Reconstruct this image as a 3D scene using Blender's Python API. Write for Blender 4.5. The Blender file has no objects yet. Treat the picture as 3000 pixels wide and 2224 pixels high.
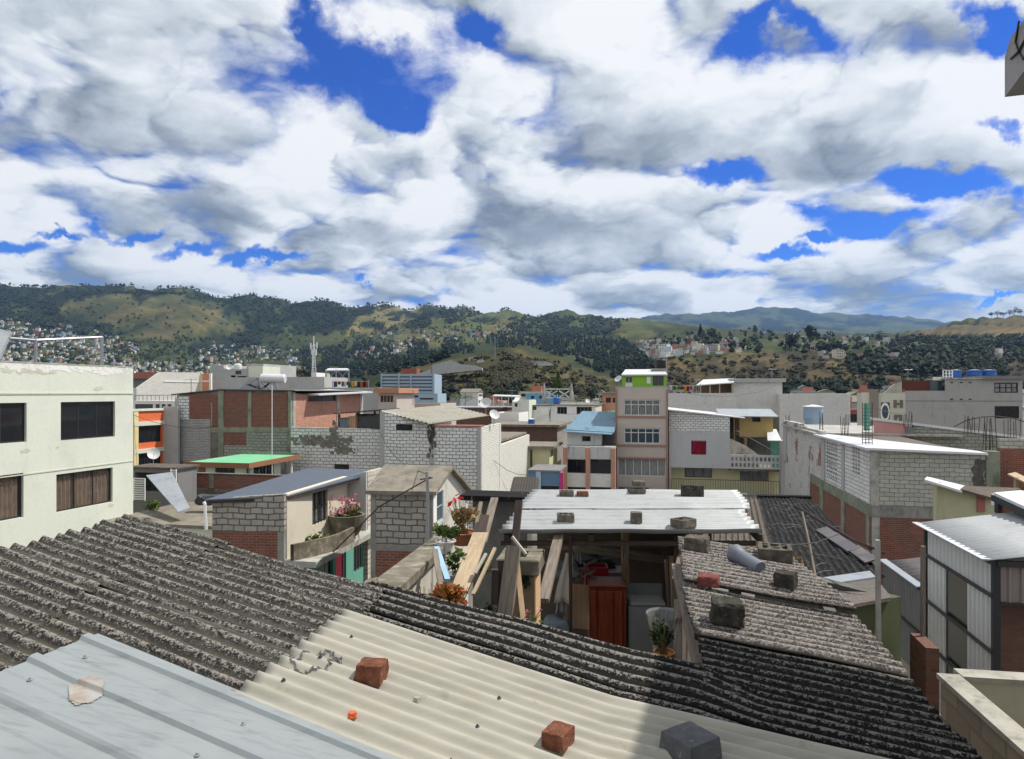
import bpy, math, random
from mathutils import Vector, noise as mnoise
random.seed(7)
R = math.radians
scene = bpy.context.scene
COL = scene.collection
# ------------------------------------------------------------------ camera model used to lay things out (metres, camera at the origin)
F_PX, CU, HV = 2000.0, 1500.0, 1150.0
SUN_AZ, SUN_EL = R(15.0), R(56.0)             # azimuth from +x towards +y
GROUND = -9.0

def P(u, v, d):
    return Vector(((u-CU)/F_PX*d, d, (HV-v)/F_PX*d))

# ------------------------------------------------------------------ mesh building
class MB:
    def __init__(self):
        self.v = []; self.f = []; self.uv = []; self.sm = []
    def poly(self, pts, uvs=None, smooth=False):
        i = len(self.v)
        self.v += [tuple(p) for p in pts]
        self.f.append(tuple(range(i, i+len(pts))))
        if uvs is None:
            a, b, c = Vector(pts[0]), Vector(pts[1]), Vector(pts[2])
            n = (b-a).cross(c-a)
            ax = max(range(3), key=lambda k: abs(n[k]))
            if ax == 2: uvs = [(p[0], p[1]) for p in pts]
            elif ax == 0: uvs = [(p[1], p[2]) for p in pts]
            else: uvs = [(p[0], p[2]) for p in pts]
        self.uv += list(uvs); self.sm.append(smooth)
    def box(self, F, s0, s1, n0, n1, z0, z1):
        c = lambda s, n, z: F.w(s, n, z)
        self.poly([c(s0,n1,z0), c(s1,n1,z0), c(s1,n1,z1), c(s0,n1,z1)], [(s0,z0),(s1,z0),(s1,z1),(s0,z1)])
        self.poly([c(s1,n0,z0), c(s0,n0,z0), c(s0,n0,z1), c(s1,n0,z1)], [(s1,z0),(s0,z0),(s0,z1),(s1,z1)])
        self.poly([c(s1,n1,z0), c(s1,n0,z0), c(s1,n0,z1), c(s1,n1,z1)], [(n1,z0),(n0,z0),(n0,z1),(n1,z1)])
        self.poly([c(s0,n0,z0), c(s0,n1,z0), c(s0,n1,z1), c(s0,n0,z1)], [(n0,z0),(n1,z0),(n1,z1),(n0,z1)])
        self.poly([c(s0,n1,z1), c(s1,n1,z1), c(s1,n0,z1), c(s0,n0,z1)], [(s0,n1),(s1,n1),(s1,n0),(s0,n0)])
        self.poly([c(s0,n0,z0), c(s1,n0,z0), c(s1,n1,z0), c(s0,n1,z0)], [(s0,n0),(s1,n0),(s1,n1),(s0,n1)])
    def prism(self, F, pts, n0, n1):
        """pts: polygon (s,z) counter-clockwise seen from outside, extruded from n0 to n1"""
        k = len(pts)
        self.poly([F.w(s,n1,z) for s,z in pts], pts)
        self.poly([F.w(s,n0,z) for s,z in reversed(pts)], list(reversed(pts)))
        for i in range(k):
            (a,b),(c,d) = pts[i], pts[(i+1)%k]
            l = math.hypot(c-a, d-b)
            self.poly([F.w(a,n1,b), F.w(a,n0,b), F.w(c,n0,d), F.w(c,n1,d)], [(0,n1),(0,n0),(l,n0),(l,n1)])
    def slab(self, pts, th):
        """planar polygon (world points, counter-clockwise from above) thickened downwards"""
        top = [Vector(p) for p in pts]; bot = [p-Vector((0,0,th)) for p in top]
        self.poly(top); self.poly(list(reversed(bot)))
        k = len(top)
        for i in range(k):
            j = (i+1)%k
            self.poly([top[i], bot[i], bot[j], top[j]])
    def bar(self, a, b, w, h=None, up=(0,0,1), twist=0):
        """square bar between two points"""
        a, b = Vector(a), Vector(b); h = w if h is None else h
        d = (b-a).normalized(); u = Vector(up)
        if abs(d.dot(u)) > .97: u = Vector((1,0,0))
        x = d.cross(u).normalized(); y = x.cross(d).normalized()
        if twist:
            c, s = math.cos(twist), math.sin(twist); x, y = x*c+y*s, y*c-x*s
        x = x*w/2; y = y*h/2; L = (b-a).length
        A = [a-x-y, a+x-y, a+x+y, a-x+y]; B = [p+(b-a) for p in A]
        for i in range(4):
            j = (i+1)%4
            self.poly([A[i], A[j], B[j], B[i]], [(0,0),(w,0),(w,L),(0,L)])
        self.poly(list(reversed(A))); self.poly(B)
    def tube(self, pts, r, seg=8, r2=None, caps=True):
        pts = [Vector(p) for p in pts]; n = len(pts); rings = []
        for i, p in enumerate(pts):
            d = (pts[min(i+1,n-1)]-pts[max(i-1,0)]).normalized()
            u = Vector((0,0,1)) if abs(d.z) < .95 else Vector((1,0,0))
            x = d.cross(u).normalized(); y = x.cross(d)
            rr = r if r2 is None else r+(r2-r)*i/(n-1)
            if isinstance(r, (list, tuple)): rr = r[i]
            rings.append([p+(x*math.cos(2*math.pi*k/seg)+y*math.sin(2*math.pi*k/seg))*rr for k in range(seg)])
        for i in range(n-1):
            for k in range(seg):
                j = (k+1)%seg
                self.poly([rings[i][k], rings[i][j], rings[i+1][j], rings[i+1][k]], [(k/seg,i),((k+1)/seg,i),((k+1)/seg,i+1),(k/seg,i+1)], True)
        if caps:
            self.poly(list(reversed(rings[0]))); self.poly(rings[-1])
    def lathe(self, c, prof, seg=20, axis=None):
        """profile [(radius, height)] about a vertical axis through c (or about axis)"""
        c = Vector(c)
        z = Vector(axis).normalized() if axis is not None else Vector((0,0,1))
        x = (Vector((1,0,0)) if abs(z.x) < .9 else Vector((0,1,0))).cross(z).normalized(); y = z.cross(x)
        rg = [[c+z*h+(x*math.cos(2*math.pi*k/seg)+y*math.sin(2*math.pi*k/seg))*r for k in range(seg)] for r, h in prof]
        for i in range(len(rg)-1):
            for k in range(seg):
                j = (k+1)%seg
                self.poly([rg[i][k], rg[i][j], rg[i+1][j], rg[i+1][k]], None, True)
        if prof[0][0] > 1e-4: self.poly(list(reversed(rg[0])))
        if prof[-1][0] > 1e-4: self.poly(rg[-1])
    def leaf(self, c, size, tilt=1.0, rng=random):
        a = Vector((rng.uniform(-1,1), rng.uniform(-1,1), rng.uniform(-tilt,tilt))).normalized()
        b = a.cross(Vector((rng.uniform(-1,1), rng.uniform(-1,1), rng.uniform(-1,1)))).normalized()
        c = Vector(c); a = a*size; b = b*size*.55
        self.poly([c-a*.5, c-a*.1+b*.5, c+a*.5, c-a*.1-b*.5])
    def leaves(self, c, rad, n, size, rng=random, lumps=6):
        """leaf-sized faces clumped through an ellipsoid"""
        c = Vector(c); cl = []
        for _ in range(lumps):
            q = Vector((rng.gauss(0,1), rng.gauss(0,1), rng.gauss(0,1))).normalized()*rng.uniform(.2,.8)
            cl.append((Vector((q.x*rad[0], q.y*rad[1], q.z*rad[2])), rng.uniform(.3,.55)))
        for _ in range(n):
            o, k = rng.choice(cl)
            q = Vector((rng.gauss(0,1), rng.gauss(0,1), rng.gauss(0,1))).normalized()*rng.uniform(.35,1)**.5*k
            self.leaf(c+o+Vector((q.x*rad[0], q.y*rad[1], q.z*rad[2])), size*rng.uniform(.6,1.4), 1, rng)
    def build(self, name, mat, parent=None, origin=None):
        if parent is not None: off = OFFS[parent.name]
        elif origin is not None: off = Vector(origin)
        else:
            xs = [p[0] for p in self.v]; ys = [p[1] for p in self.v]; zs = [p[2] for p in self.v]
            off = Vector(((min(xs)+max(xs))/2, (min(ys)+max(ys))/2, min(zs)))
        me = bpy.data.meshes.new(name)
        me.from_pydata([(a-off.x, b-off.y, c-off.z) for a,b,c in self.v], [], self.f)
        l = me.uv_layers.new(name='UVMap')
        l.data.foreach_set('uv', [k for p in self.uv for k in p])
        me.polygons.foreach_set('use_smooth', self.sm)
        me.materials.append(mat)
        me.update()
        o = bpy.data.objects.new(name, me); COL.objects.link(o)
        if parent is not None: o.parent = parent
        else: o.location = off
        OFFS[o.name] = off
        return o

OFFS = {}
def weld(o, dist=.0005):
    import bmesh
    bm = bmesh.new(); bm.from_mesh(o.data)
    bmesh.ops.remove_doubles(bm, verts=bm.verts, dist=dist)
    bm.to_mesh(o.data); bm.free()
    return o
def bevel(o, w, seg=2):
    import bmesh
    bm = bmesh.new(); bm.from_mesh(o.data)
    bmesh.ops.remove_doubles(bm, verts=bm.verts, dist=.0005)
    bmesh.ops.bevel(bm, geom=bm.edges[:]+bm.verts[:], offset=w, segments=seg, affect='EDGES', clamp_overlap=True)
    bm.to_mesh(o.data); bm.free()
    return o

class Fr:
    """vertical facade frame: s along the wall, n out of it (towards the viewer), z up"""
    def __init__(self, o, d):
        self.o = Vector((o[0], o[1], 0)); L = math.hypot(d[0], d[1]); self.d = Vector((d[0]/L, d[1]/L, 0))
        self.n = Vector((self.d.y, -self.d.x, 0))
    def w(self, s, n, z):
        p = self.o+self.d*s+self.n*n; return Vector((p.x, p.y, z))
    def s(self, u):
        k = (u-CU)/F_PX
        return (k*self.o.y-self.o.x)/(self.d.x-k*self.d.y)
    def z(self, u, v):
        return (HV-v)/F_PX*(self.o.y+self.s(u)*self.d.y)
    def rect(self, u0, v0, u1, v1):
        s0, s1 = self.s(u0), self.s(u1)
        um = (u0+u1)/2
        return s0, s1, self.z(um, v1), self.z(um, v0)
    def pt(self, u, v, n=0):
        return self.w(self.s(u), n, self.z(u, v))
AN = R(11.9)
BX, BY = math.cos(AN), -math.sin(AN)           # along the street fronts, to the right
AX, AY = math.sin(AN), math.cos(AN)            # away from the viewer
def front(u, d, ang=None):
    a = AN if ang is None else R(ang)
    return Fr(P(u, HV, d), (math.cos(a), -math.sin(a)))
def rside(F, s):
    """frame of the wall that turns away from the right end of F"""
    return Fr(F.w(s, 0, 0), (-F.n.x, -F.n.y))
def lside(F, s, L):
    """frame of the wall on the left end of F (runs from far to near), length L"""
    return Fr(F.w(s, -L, 0), (F.n.x, F.n.y))

# ------------------------------------------------------------------ things
def tag(o, label, cat, group=None):
    o['label'] = label; o['category'] = cat; o['kind'] = 'thing'
    if group: o['group'] = group
    return o
def thing(name, label, cat, loc, group=None):
    o = bpy.data.objects.new(name, None); COL.objects.link(o)
    o.location = loc; o.empty_display_size = .2
    OFFS[o.name] = Vector(loc)
    return tag(o, label, cat, group)
def kids(o):
    return [c for c in bpy.data.objects if c.parent == o]
def dup(o, delta, label=None, rotz=None, scale=None):
    r = o.copy(); COL.objects.link(r)
    r.location = Vector(o.location)+Vector(delta)
    if rotz is not None: r.rotation_euler = (0,0,rotz)
    if scale is not None: r.scale = (scale,)*3
    if label: r['label'] = label
    for c in kids(o):
        if c is r: continue
        k = c.copy(); COL.objects.link(k); k.parent = r
        for g in kids(c):
            q = g.copy(); COL.objects.link(q); q.parent = k
    return r
# ------------------------------------------------------------------ materials
class N:
    def __init__(self, name):
        self.m = bpy.data.materials.new(name); self.m.use_nodes = True
        self.t = self.m.node_tree; self.b = self.t.nodes['Principled BSDF']
    def n(self, typ, **kw):
        o = self.t.nodes.new(typ)
        for k, v in kw.items():
            if k.startswith('_'): setattr(o, k[1:], v)
            else: o.inputs[k.replace('9',' ')].default_value = v
        return o
    def l(self, a, b): self.t.links.new(a, b)
    def coord(self, kind='Object'):
        return self.n('ShaderNodeTexCoord').outputs[kind]
    def mapv(self, vec, scale):
        m = self.n('ShaderNodeMapping'); m.inputs['Scale'].default_value = scale; self.l(vec, m.inputs['Vector']); return m.outputs[0]
    def noise(self, vec, scale, detail=5, rough=.6, dist=0):
        o = self.n('ShaderNodeTexNoise', Scale=scale, Detail=detail, Roughness=rough, Distortion=dist)
        if vec is not None: self.l(vec, o.inputs['Vector'])
        return o.outputs['Fac']
    def ramp(self, fac, stops):
        o = self.n('ShaderNodeValToRGB'); e = o.color_ramp.elements
        e[0].position = stops[0][0]; e[0].color = c4(stops[0][1]); e[1].position = stops[-1][0]; e[1].color = c4(stops[-1][1])
        for p, c in stops[1:-1]:
            q = e.new(p); q.color = c4(c)
        self.l(fac, o.inputs['Fac']); return o.outputs['Color']
    def mix(self, fac, a, b, mode='MIX'):
        o = self.n('ShaderNodeMix', _data_type='RGBA', _blend_type=mode)
        for sock, val in ((o.inputs['Factor'], fac), (o.inputs[6], a), (o.inputs[7], b)):
            if hasattr(val, 'is_output'): self.l(val, sock)
            elif isinstance(val, (int, float)) and sock.type == 'VALUE': sock.default_value = val
            else: sock.default_value = c4(val)
        return o.outputs[2]
    def math(self, op, a, b=0.0, c=None):
        o = self.n('ShaderNodeMath', _operation=op)
        for i, val in enumerate((a, b, c)):
            if val is None: continue
            if hasattr(val, 'is_output'): self.l(val, o.inputs[i])
            else: o.inputs[i].default_value = val
        return o.outputs[0]
    def step(self, v, a, b):
        o = self.n('ShaderNodeMapRange', _interpolation_type='SMOOTHSTEP'); o.inputs[1].default_value = a; o.inputs[2].default_value = b
        self.l(v, o.inputs[0]); return o.outputs[0]
    def bump(self, h, strength=.3, dist=.01):
        o = self.n('ShaderNodeBump', Strength=strength, Distance=dist); self.l(h, o.inputs['Height']); self.l(o.outputs[0], self.b.inputs['Normal'])
    def done(self, col, rough=.8, metal=0.0, spec=.3):
        if hasattr(col, 'is_output'): self.l(col, self.b.inputs['Base Color'])
        else: self.b.inputs['Base Color'].default_value = c4(col)
        if hasattr(rough, 'is_output'): self.l(rough, self.b.inputs['Roughness'])
        else: self.b.inputs['Roughness'].default_value = rough
        self.b.inputs['Metallic'].default_value = metal; self.b.inputs['Specular IOR Level'].default_value = spec
        return self.m
def c4(c):
    c = tuple(c); return c if len(c) == 4 else c+(1.0,)
def sc(c, k): return tuple(min(1, x*k) for x in c[:3])

def plaster(name, col, dirt=None, amount=.5, rough=.85, drip=.35):
    """painted render with blotches of grime, rain streaks with a shape of their own and fine grain"""
    q = N(name); co = q.coord(); dirt = dirt or sc(col, .55)
    big = q.noise(co, .7, 6, .65); fine = q.noise(co, 9, 4, .6)
    st = q.noise(q.mapv(co, (2.6,2.6,.22)), 1.4, 5, .62)
    c = q.mix(q.math('MULTIPLY', q.step(big, .45, .78), amount), col, dirt)
    c = q.mix(q.math('MULTIPLY', q.step(st, .56, .72), drip), c, sc(dirt, .8))
    c = q.mix(q.math('MULTIPLY', q.step(fine, .42, .7), .18), c, sc(col, .7))
    q.bump(q.noise(co, 30, 3), .25, .006)
    return q.done(c, rough)
def brick(name, c1, c2, mortar, bw=.24, bh=.075, ms=.01, grime=(.12,.11,.1), amount=.5, bump=.7, squash=0.0, patch=None, pa=.55):
    q = N(name); uv = q.coord('UV'); co = q.coord()
    wob = q.n('ShaderNodeVectorMath', _operation='ADD')
    nz = q.n('ShaderNodeTexNoise', Scale=2.2, Detail=2.0); q.l(uv, nz.inputs['Vector'])
    sc_ = q.n('ShaderNodeVectorMath', _operation='SCALE'); q.l(nz.outputs['Color'], sc_.inputs[0]); sc_.inputs['Scale'].default_value = bh*.62
    q.l(uv, wob.inputs[0]); q.l(sc_.outputs[0], wob.inputs[1])
    b = q.n('ShaderNodeTexBrick', Scale=1.0); b.inputs['Brick Width'].default_value = bw; b.inputs['Row Height'].default_value = bh
    b.inputs['Mortar Size'].default_value = ms; b.inputs['Mortar Smooth'].default_value = .25; b.inputs['Bias'].default_value = -.1
    b.inputs['Color1'].default_value = c4(c1); b.inputs['Color2'].default_value = c4(c2); b.inputs['Mortar'].default_value = c4(mortar)
    q.l(wob.outputs[0], b.inputs['Vector'])
    big = q.noise(co, .55, 6, .65); mid = q.noise(co, 3.2, 5, .65)
    c = b.outputs['Color']
    c = q.mix(q.math('MULTIPLY', q.step(mid, .4, .75), .4), c, sc(c1, .62))
    if patch: c = q.mix(q.math('MULTIPLY', q.step(q.noise(co, .45, 7, .7), pa, pa+.06), .85), c, patch)
    c = q.mix(q.math('MULTIPLY', q.step(big, .5, .75), amount), c, grime)
    q.bump(q.math('SUBTRACT', q.math('MULTIPLY', mid, .35), b.outputs['Fac']), bump, .012)
    return q.done(c, .9)
def concrete(name, col=(.27,.26,.24), k=.55):
    q = N(name); co = q.coord()
    c = q.ramp(q.noise(co, 1.6, 8, .68), [(.3, sc(col,k)), (.55, col), (.75, sc(col,1.25))])
    c = q.mix(q.math('MULTIPLY', q.step(q.noise(q.mapv(co,(2,2,.35)), 2.1, 6, .65), .52, .7), .55), c, (.09,.088,.075))
    q.bump(q.noise(co, 14, 6, .7), .45, .015)
    return q.done(c, .92)
def lichen(name, base, dark, light, moss, cover=.5, lo=.5, scale=70, crest=.15, trough_shade=0.0, run=True):
    """old fibre-cement: black mould, moss in the troughs, pale lichen crust"""
    q = N(name); co = q.coord(); cr = q.n('ShaderNodeAttribute', _attribute_name='crest').outputs['Fac']
    big = q.noise(co, 1.1, 5, .6); md = q.noise(co, scale*.42, 8, .72); fn = q.noise(co, scale, 6, .75, .6); sp = q.noise(co, scale*.6, 5, .7, .4)
    c = q.mix(q.step(q.math('ADD', big, q.math('MULTIPLY', md, .5)), .62, .92), base, dark)
    c = q.mix(q.step(q.math('ADD', md, q.math('MULTIPLY', cr, .2)), .52, .66), c, sc(dark, .72))          # mould builds up on the crests
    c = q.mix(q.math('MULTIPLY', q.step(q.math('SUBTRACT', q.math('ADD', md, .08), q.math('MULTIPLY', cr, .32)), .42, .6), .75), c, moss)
    if run: run = q.noise(q.mapv(q.coord('UV'), (1.1,16,1)), 2.2, 6, .62)
    if run: c = q.mix(q.math('MULTIPLY', q.step(run, .5, .66), .65), c, sc(dark, .9))
    if run: c = q.mix(q.math('MULTIPLY', q.step(run, .46, .34), .5), c, sc(base, 1.35))
    m = q.math('ADD', q.math('MULTIPLY', fn, .7), q.math('MULTIPLY', sp, .5))
    m = q.math('ADD', m, q.math('MULTIPLY', cr, crest)); m = q.math('ADD', m, q.math('MULTIPLY', big, .12))
    c = q.mix(q.math('MULTIPLY', q.step(m, lo+.27, lo+.34), cover), c, light)
    c = q.mix(q.math('MULTIPLY', q.step(q.noise(co, scale*.22, 5, .65, .5), .66, .70), .8), c, q.mix(.5, light, (.34,.30,.26)))
    if trough_shade: c = q.mix(q.math('MULTIPLY', q.step(q.math('ADD', cr, q.math('MULTIPLY', md, .4)), .75, .3), trough_shade), c, sc(dark, .8))  # corrugation shade painted into the troughs of the right-hand sheets
    q.bump(q.math('ADD', fn, md), .8, .012)
    return q.done(c, .95, 0, .15)
def metal(name, col, dirt=(.2,.2,.2), amount=.3, rough=.42, metal_=.35, axis=(1,1,1), rust=0):
    q = N(name); co = q.coord()
    c = q.mix(q.math('MULTIPLY', q.step(q.noise(co, 1.3, 7, .65), .45, .75), amount), col, dirt)
    c = q.mix(q.math('MULTIPLY', q.step(q.noise(q.mapv(co, axis), 5, 5, .6), .5, .72), amount*.7), c, sc(dirt, .8))
    if rust: c = q.mix(q.math('MULTIPLY', q.step(q.noise(co, 2.3, 8, .7), .6-.15*rust, .72), .9), c, (.16,.07,.035))
    r = q.math('ADD', q.math('MULTIPLY', q.noise(co, 4, 4), .3), rough-.12)
    q.bump(q.noise(co, 3, 3), .12, .01)
    return q.done(c, r, metal_, .5)
def wood(name, c1, c2, scale=6, rough=.75, ax=2):
    q = N(name); co = q.coord('UV')
    v = q.mapv(co, (14,1.1,1))
    n = q.noise(v, scale*.35, 6, .65, .8)
    c = q.mix(q.step(n, .3, .7), c1, c2)
    c = q.mix(q.math('MULTIPLY', q.step(q.noise(q.coord(), 2.1, 6), .5, .75), .4), c, sc(c2, .6))
    q.bump(n, .3, .006)
    return q.done(c, rough)
def paint(name, col, rough=.5, spec=.4, var=.3, scale=2.0):
    q = N(name); co = q.coord()
    c = q.mix(q.math('MULTIPLY', q.step(q.noise(co, scale, 6, .65), .42, .75), var), col, sc(col, .5))
    return q.done(c, rough, 0, spec)
def rock(name, c1, c2, c3, scale=9, bump=.9):
    q = N(name); co = q.coord()
    c = q.ramp(q.noise(co, scale, 8, .72), [(.3, c1), (.52, c2), (.72, c3)])
    c = q.mix(q.step(q.noise(co, scale*3, 5, .7), .62, .7), c, (.3,.3,.27))
    q.bump(q.noise(co, scale*1.6, 8, .75), bump, .03)
    return q.done(c, .95, 0, .15)
def foliage(name, c1, c2, c3=None, scale=1.4):
    q = N(name); geo = q.n('ShaderNodeNewGeometry'); co = q.coord()
    rnd = geo.outputs['Random Per Island']
    c = q.mix(rnd, c1, c2)
    c = q.mix(q.step(q.noise(co, scale, 4), .42, .62), c, c3 or sc(c2, 1.5))
    q.done(c, .75, 0, .2)
    tr = q.n('ShaderNodeBsdfTranslucent'); q.l(c, tr.inputs['Color'])
    ms = q.n('ShaderNodeMixShader'); ms.inputs[0].default_value = .2
    q.l(q.b.outputs[0], ms.inputs[1]); q.l(tr.outputs[0], ms.inputs[2])
    q.l(ms.outputs[0], q.t.nodes['Material Output'].inputs['Surface'])
    return q.m
def glass(name, col, rough=.06, clear=0.0):
    q = N(name); q.done(col, rough, 0, .6)
    if clear:
        tr = q.n('ShaderNodeBsdfTransparent'); ms = q.n('ShaderNodeMixShader'); ms.inputs[0].default_value = clear
        q.l(q.b.outputs[0], ms.inputs[1]); q.l(tr.outputs[0], ms.inputs[2]); q.l(ms.outputs[0], q.t.nodes['Material Output'].inputs['Surface'])
    else:
        co = q.coord(); q.bump(q.noise(co, .8, 2), .06, .02)
    return q.m

M = {}
M['cream'] = plaster('cream_render', (.64,.665,.575), (.42,.44,.37), .32, drip=.2)
M['cream_dark'] = plaster('cream_band', (.55,.55,.44), (.33,.33,.27), .4)
M['white'] = plaster('white_render', (.78,.78,.76), (.38,.38,.36), .5)
M['whitepaint'] = plaster('white_paint', (.76,.75,.72), (.5,.48,.45), .35)
M['grey'] = plaster('grey_render', (.42,.42,.41), (.26,.26,.25), .5)
M['greydk'] = plaster('dark_grey_render', (.2,.2,.2), (.11,.11,.11), .5)
M['pinkcream'] = plaster('pinkish_cream_render', (.53,.46,.41), (.4,.34,.3), .3, drip=.15)
M['brownband'] = paint('brown_band_paint', (.34,.2,.155), .8)
M['salmon'] = plaster('salmon_paint', (.56,.29,.2), (.38,.2,.14), .35)
M['orange'] = plaster('orange_paint', (.72,.16,.06), (.5,.13,.06), .25)
M['yellowtrim'] = paint('pale_yellow_trim', (.72,.62,.32), .8)
M['ochre'] = plaster('ochre_render', (.5,.36,.15), (.34,.24,.1), .3)
M['yellowpale'] = plaster('pale_yellow_render', (.56,.53,.33), (.4,.37,.23), .35)
M['pink'] = plaster('pink_render', (.58,.3,.28), (.4,.22,.2), .4)
M['lime'] = plaster('lime_green_paint', (.25,.5,.05), (.18,.36,.05), .3)
M['teal'] = plaster('teal_paint', (.12,.33,.25), (.09,.2,.16), .4)
M['tealdk'] = paint('dark_teal_paint', (.04,.16,.12), .6)
M['skyblue'] = plaster('sky_blue_paint', (.2,.42,.62), (.14,.3,.45), .35)
M['slateblue'] = plaster('slate_blue_paint', (.12,.2,.32), (.09,.15,.24), .3)
M['magenta'] = paint('magenta_paint', (.5,.03,.2), .7)
M['officeblue'] = paint('pale_blue_office_panel', (.36,.46,.56), .55, var=.25)
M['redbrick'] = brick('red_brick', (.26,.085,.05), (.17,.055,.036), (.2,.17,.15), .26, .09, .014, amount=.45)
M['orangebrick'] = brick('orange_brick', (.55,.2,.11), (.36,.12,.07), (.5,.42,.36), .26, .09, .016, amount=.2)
M['whitebrick'] = brick('whitewashed_brick', (.84,.83,.79), (.74,.73,.69), (.27,.26,.24), .27, .1, .012, (.34,.33,.3), .35, 1.0)
M['whiteblock'] = brick('whitewashed_block', (.80,.80,.77), (.70,.70,.68), (.17,.17,.155), .42, .205, .022, (.22,.21,.19), .5, 1.0)
M['stainblock'] = brick('stained_pale_block', (.72,.71,.67), (.62,.61,.58), (.16,.16,.145), .42, .205, .02, (.3,.29,.27), .5, .9)
M['whiteside'] = brick('bright_whitewashed_brick', (.80,.79,.73), (.72,.71,.65), (.25,.24,.21), .27, .105, .011, (.5,.48,.42), .3, 1.0, patch=(.42,.2,.13), pa=.66)
M['greyblock'] = brick('grey_block', (.40,.37,.33), (.32,.3,.265), (.11,.1,.09), .4, .2, .022, (.13,.12,.1), .35, 1.0)
M['paleblock'] = brick('pale_grey_block', (.47,.465,.41), (.39,.385,.34), (.12,.115,.1), .42, .2, .012, (.2,.18,.16), .5, .9)
M['limeblock'] = brick('greenish_block', (.34,.37,.3), (.27,.3,.25), (.14,.14,.12), .4, .2, .02, (.15,.16,.12), .4, .9)
M['peelbrick'] = brick('peeling_white_brick', (.78,.77,.74), (.64,.63,.6), (.16,.15,.14), .26, .1, .014, (.25,.22,.2), .4, 1.0, patch=(.25,.085,.05), pa=.56)
M['brownbrick'] = brick('brown_brick', (.2,.105,.075), (.15,.08,.058), (.14,.11,.09), .26, .09, .01, amount=.4)
M['concrete'] = concrete('weathered_concrete')
M['concretedk'] = concrete('dark_concrete', (.16,.155,.14))
M['concretelt'] = concrete('pale_concrete', (.42,.41,.37))
M['concretegreen'] = concrete('greenish_concrete', (.25,.27,.2))
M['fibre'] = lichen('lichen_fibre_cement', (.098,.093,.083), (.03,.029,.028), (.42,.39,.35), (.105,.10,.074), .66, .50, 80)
M['fibredark'] = lichen('mouldy_shaded_fibre_cement', (.04,.038,.034), (.014,.0135,.0125), (.38,.36,.33), (.03,.029,.02), .6, .62, 70, .3, .75)  # mould tone darkened further to carry the shadow on these sheets
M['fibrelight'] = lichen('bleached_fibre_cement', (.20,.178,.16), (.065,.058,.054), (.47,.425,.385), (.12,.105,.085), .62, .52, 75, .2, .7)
M['fibrepale'] = lichen('pale_fibre_cement', (.36,.34,.3), (.2,.19,.17), (.5,.48,.44), (.26,.25,.2), .5, .55, 30)
M['fibreblack'] = lichen('black_fibre_cement', (.02,.02,.021), (.009,.009,.01), (.075,.075,.072), (.014,.014,.012), .6, .5, 14)
M['fibrebrown'] = lichen('brown_fibre_cement', (.17,.14,.12), (.09,.075,.065), (.3,.27,.24), (.1,.085,.07), .5, .52, 16)
M['dustyconc'] = concrete('dusty_concrete_roof', (.23,.205,.165))
M['creamsheet'] = None
M['bluesheet'] = metal('blue_grey_sheet', (.295,.32,.325), (.19,.21,.215), .65, .42, .25, (1,6,1))
M['galv'] = metal('galvanised_white', (.37,.385,.39), (.26,.27,.27), .5, .5, .15, (1,5,1))
M['galvbright'] = metal('bright_galvanised', (.66,.67,.68), (.5,.5,.5), .3, .4, .2)
M['galvdull'] = metal('dull_galvanised', (.34,.37,.4), (.2,.21,.22), .5, .5, .3)
M['purlin'] = metal('dark_weathered_sheet', (.085,.08,.09), (.2,.17,.15), .6, .6, .2, (3,.3,1))
M['slateroof'] = metal('slate_blue_sheet', (.085,.105,.14), (.06,.07,.09), .5, .55, .15, (1,5,1))
M['blueroof'] = metal('light_blue_sheet', (.14,.25,.33), (.08,.14,.2), .5, .5, .1)
M['greenroof'] = plaster('green_roof_coating', (.16,.46,.25), (.3,.5,.36), .6, drip=.1)
M['fascia'] = plaster('brown_fascia', (.28,.13,.07), (.17,.08,.05), .4)
M['rustroof'] = metal('rust_red_sheet', (.36,.13,.1), (.2,.1,.08), .5, .6, .1)
M['steel'] = metal('grey_steel', (.34,.35,.37), (.2,.2,.2), .3, .4, .6)
M['steeldk'] = metal('dark_steel', (.04,.042,.05), (.08,.06,.05), .4, .5, .3)
M['rebar'] = metal('rusty_rebar', (.05,.032,.03), (.1,.05,.035), .5, .7, .2)
M['whitemetal'] = paint('white_painted_metal', (.72,.72,.73), .4)
M['dish'] = paint('pale_dish_paint', (.62,.62,.62), .5, var=.25)
M['glass'] = glass('dark_window_glass', (.012,.014,.018))
M['glassblue'] = glass('bluish_window_glass', (.05,.07,.09), .12)
M['glassclear'] = glass('clear_window_glass', (.02,.022,.025), .05, .82)
M['void'] = paint('unlit_interior', (.012,.012,.012), .95, .05, .3)
M['curtbrown'] = wood('brown_curtain', (.42,.31,.23), (.22,.16,.12), 6, .9)
M['curtwhite'] = wood('white_curtain', (.7,.71,.7), (.5,.51,.51), 6, .9)
M['curtgrey'] = wood('grey_green_curtain', (.55,.58,.56), (.36,.39,.37), 6, .9)
M['curtred'] = wood('crimson_curtain', (.6,.01,.07), (.42,.006,.04), 6, .8)
M['frame'] = paint('dark_window_frame', (.03,.028,.028), .45)
M['framewhite'] = paint('white_window_frame', (.62,.62,.6), .5)
M['framegrey'] = paint('grey_window_frame', (.25,.25,.25), .5)
M['iron'] = paint('black_iron', (.02,.02,.02), .5)
M['wood'] = wood('raw_timber', (.45,.32,.19), (.28,.19,.11))
M['woodgrey'] = wood('weathered_timber', (.26,.215,.17), (.13,.105,.085))
M['wooddk'] = wood('dark_timber', (.085,.06,.052), (.04,.028,.025))
M['woodred'] = wood('red_varnished_wood', (.22,.047,.02), (.12,.024,.011), 6, .35)
M['plank'] = wood('pale_plank', (.47,.37,.25), (.35,.26,.165))
M['board'] = wood('tan_fibreboard', (.3,.2,.12), (.22,.14,.08))
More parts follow.
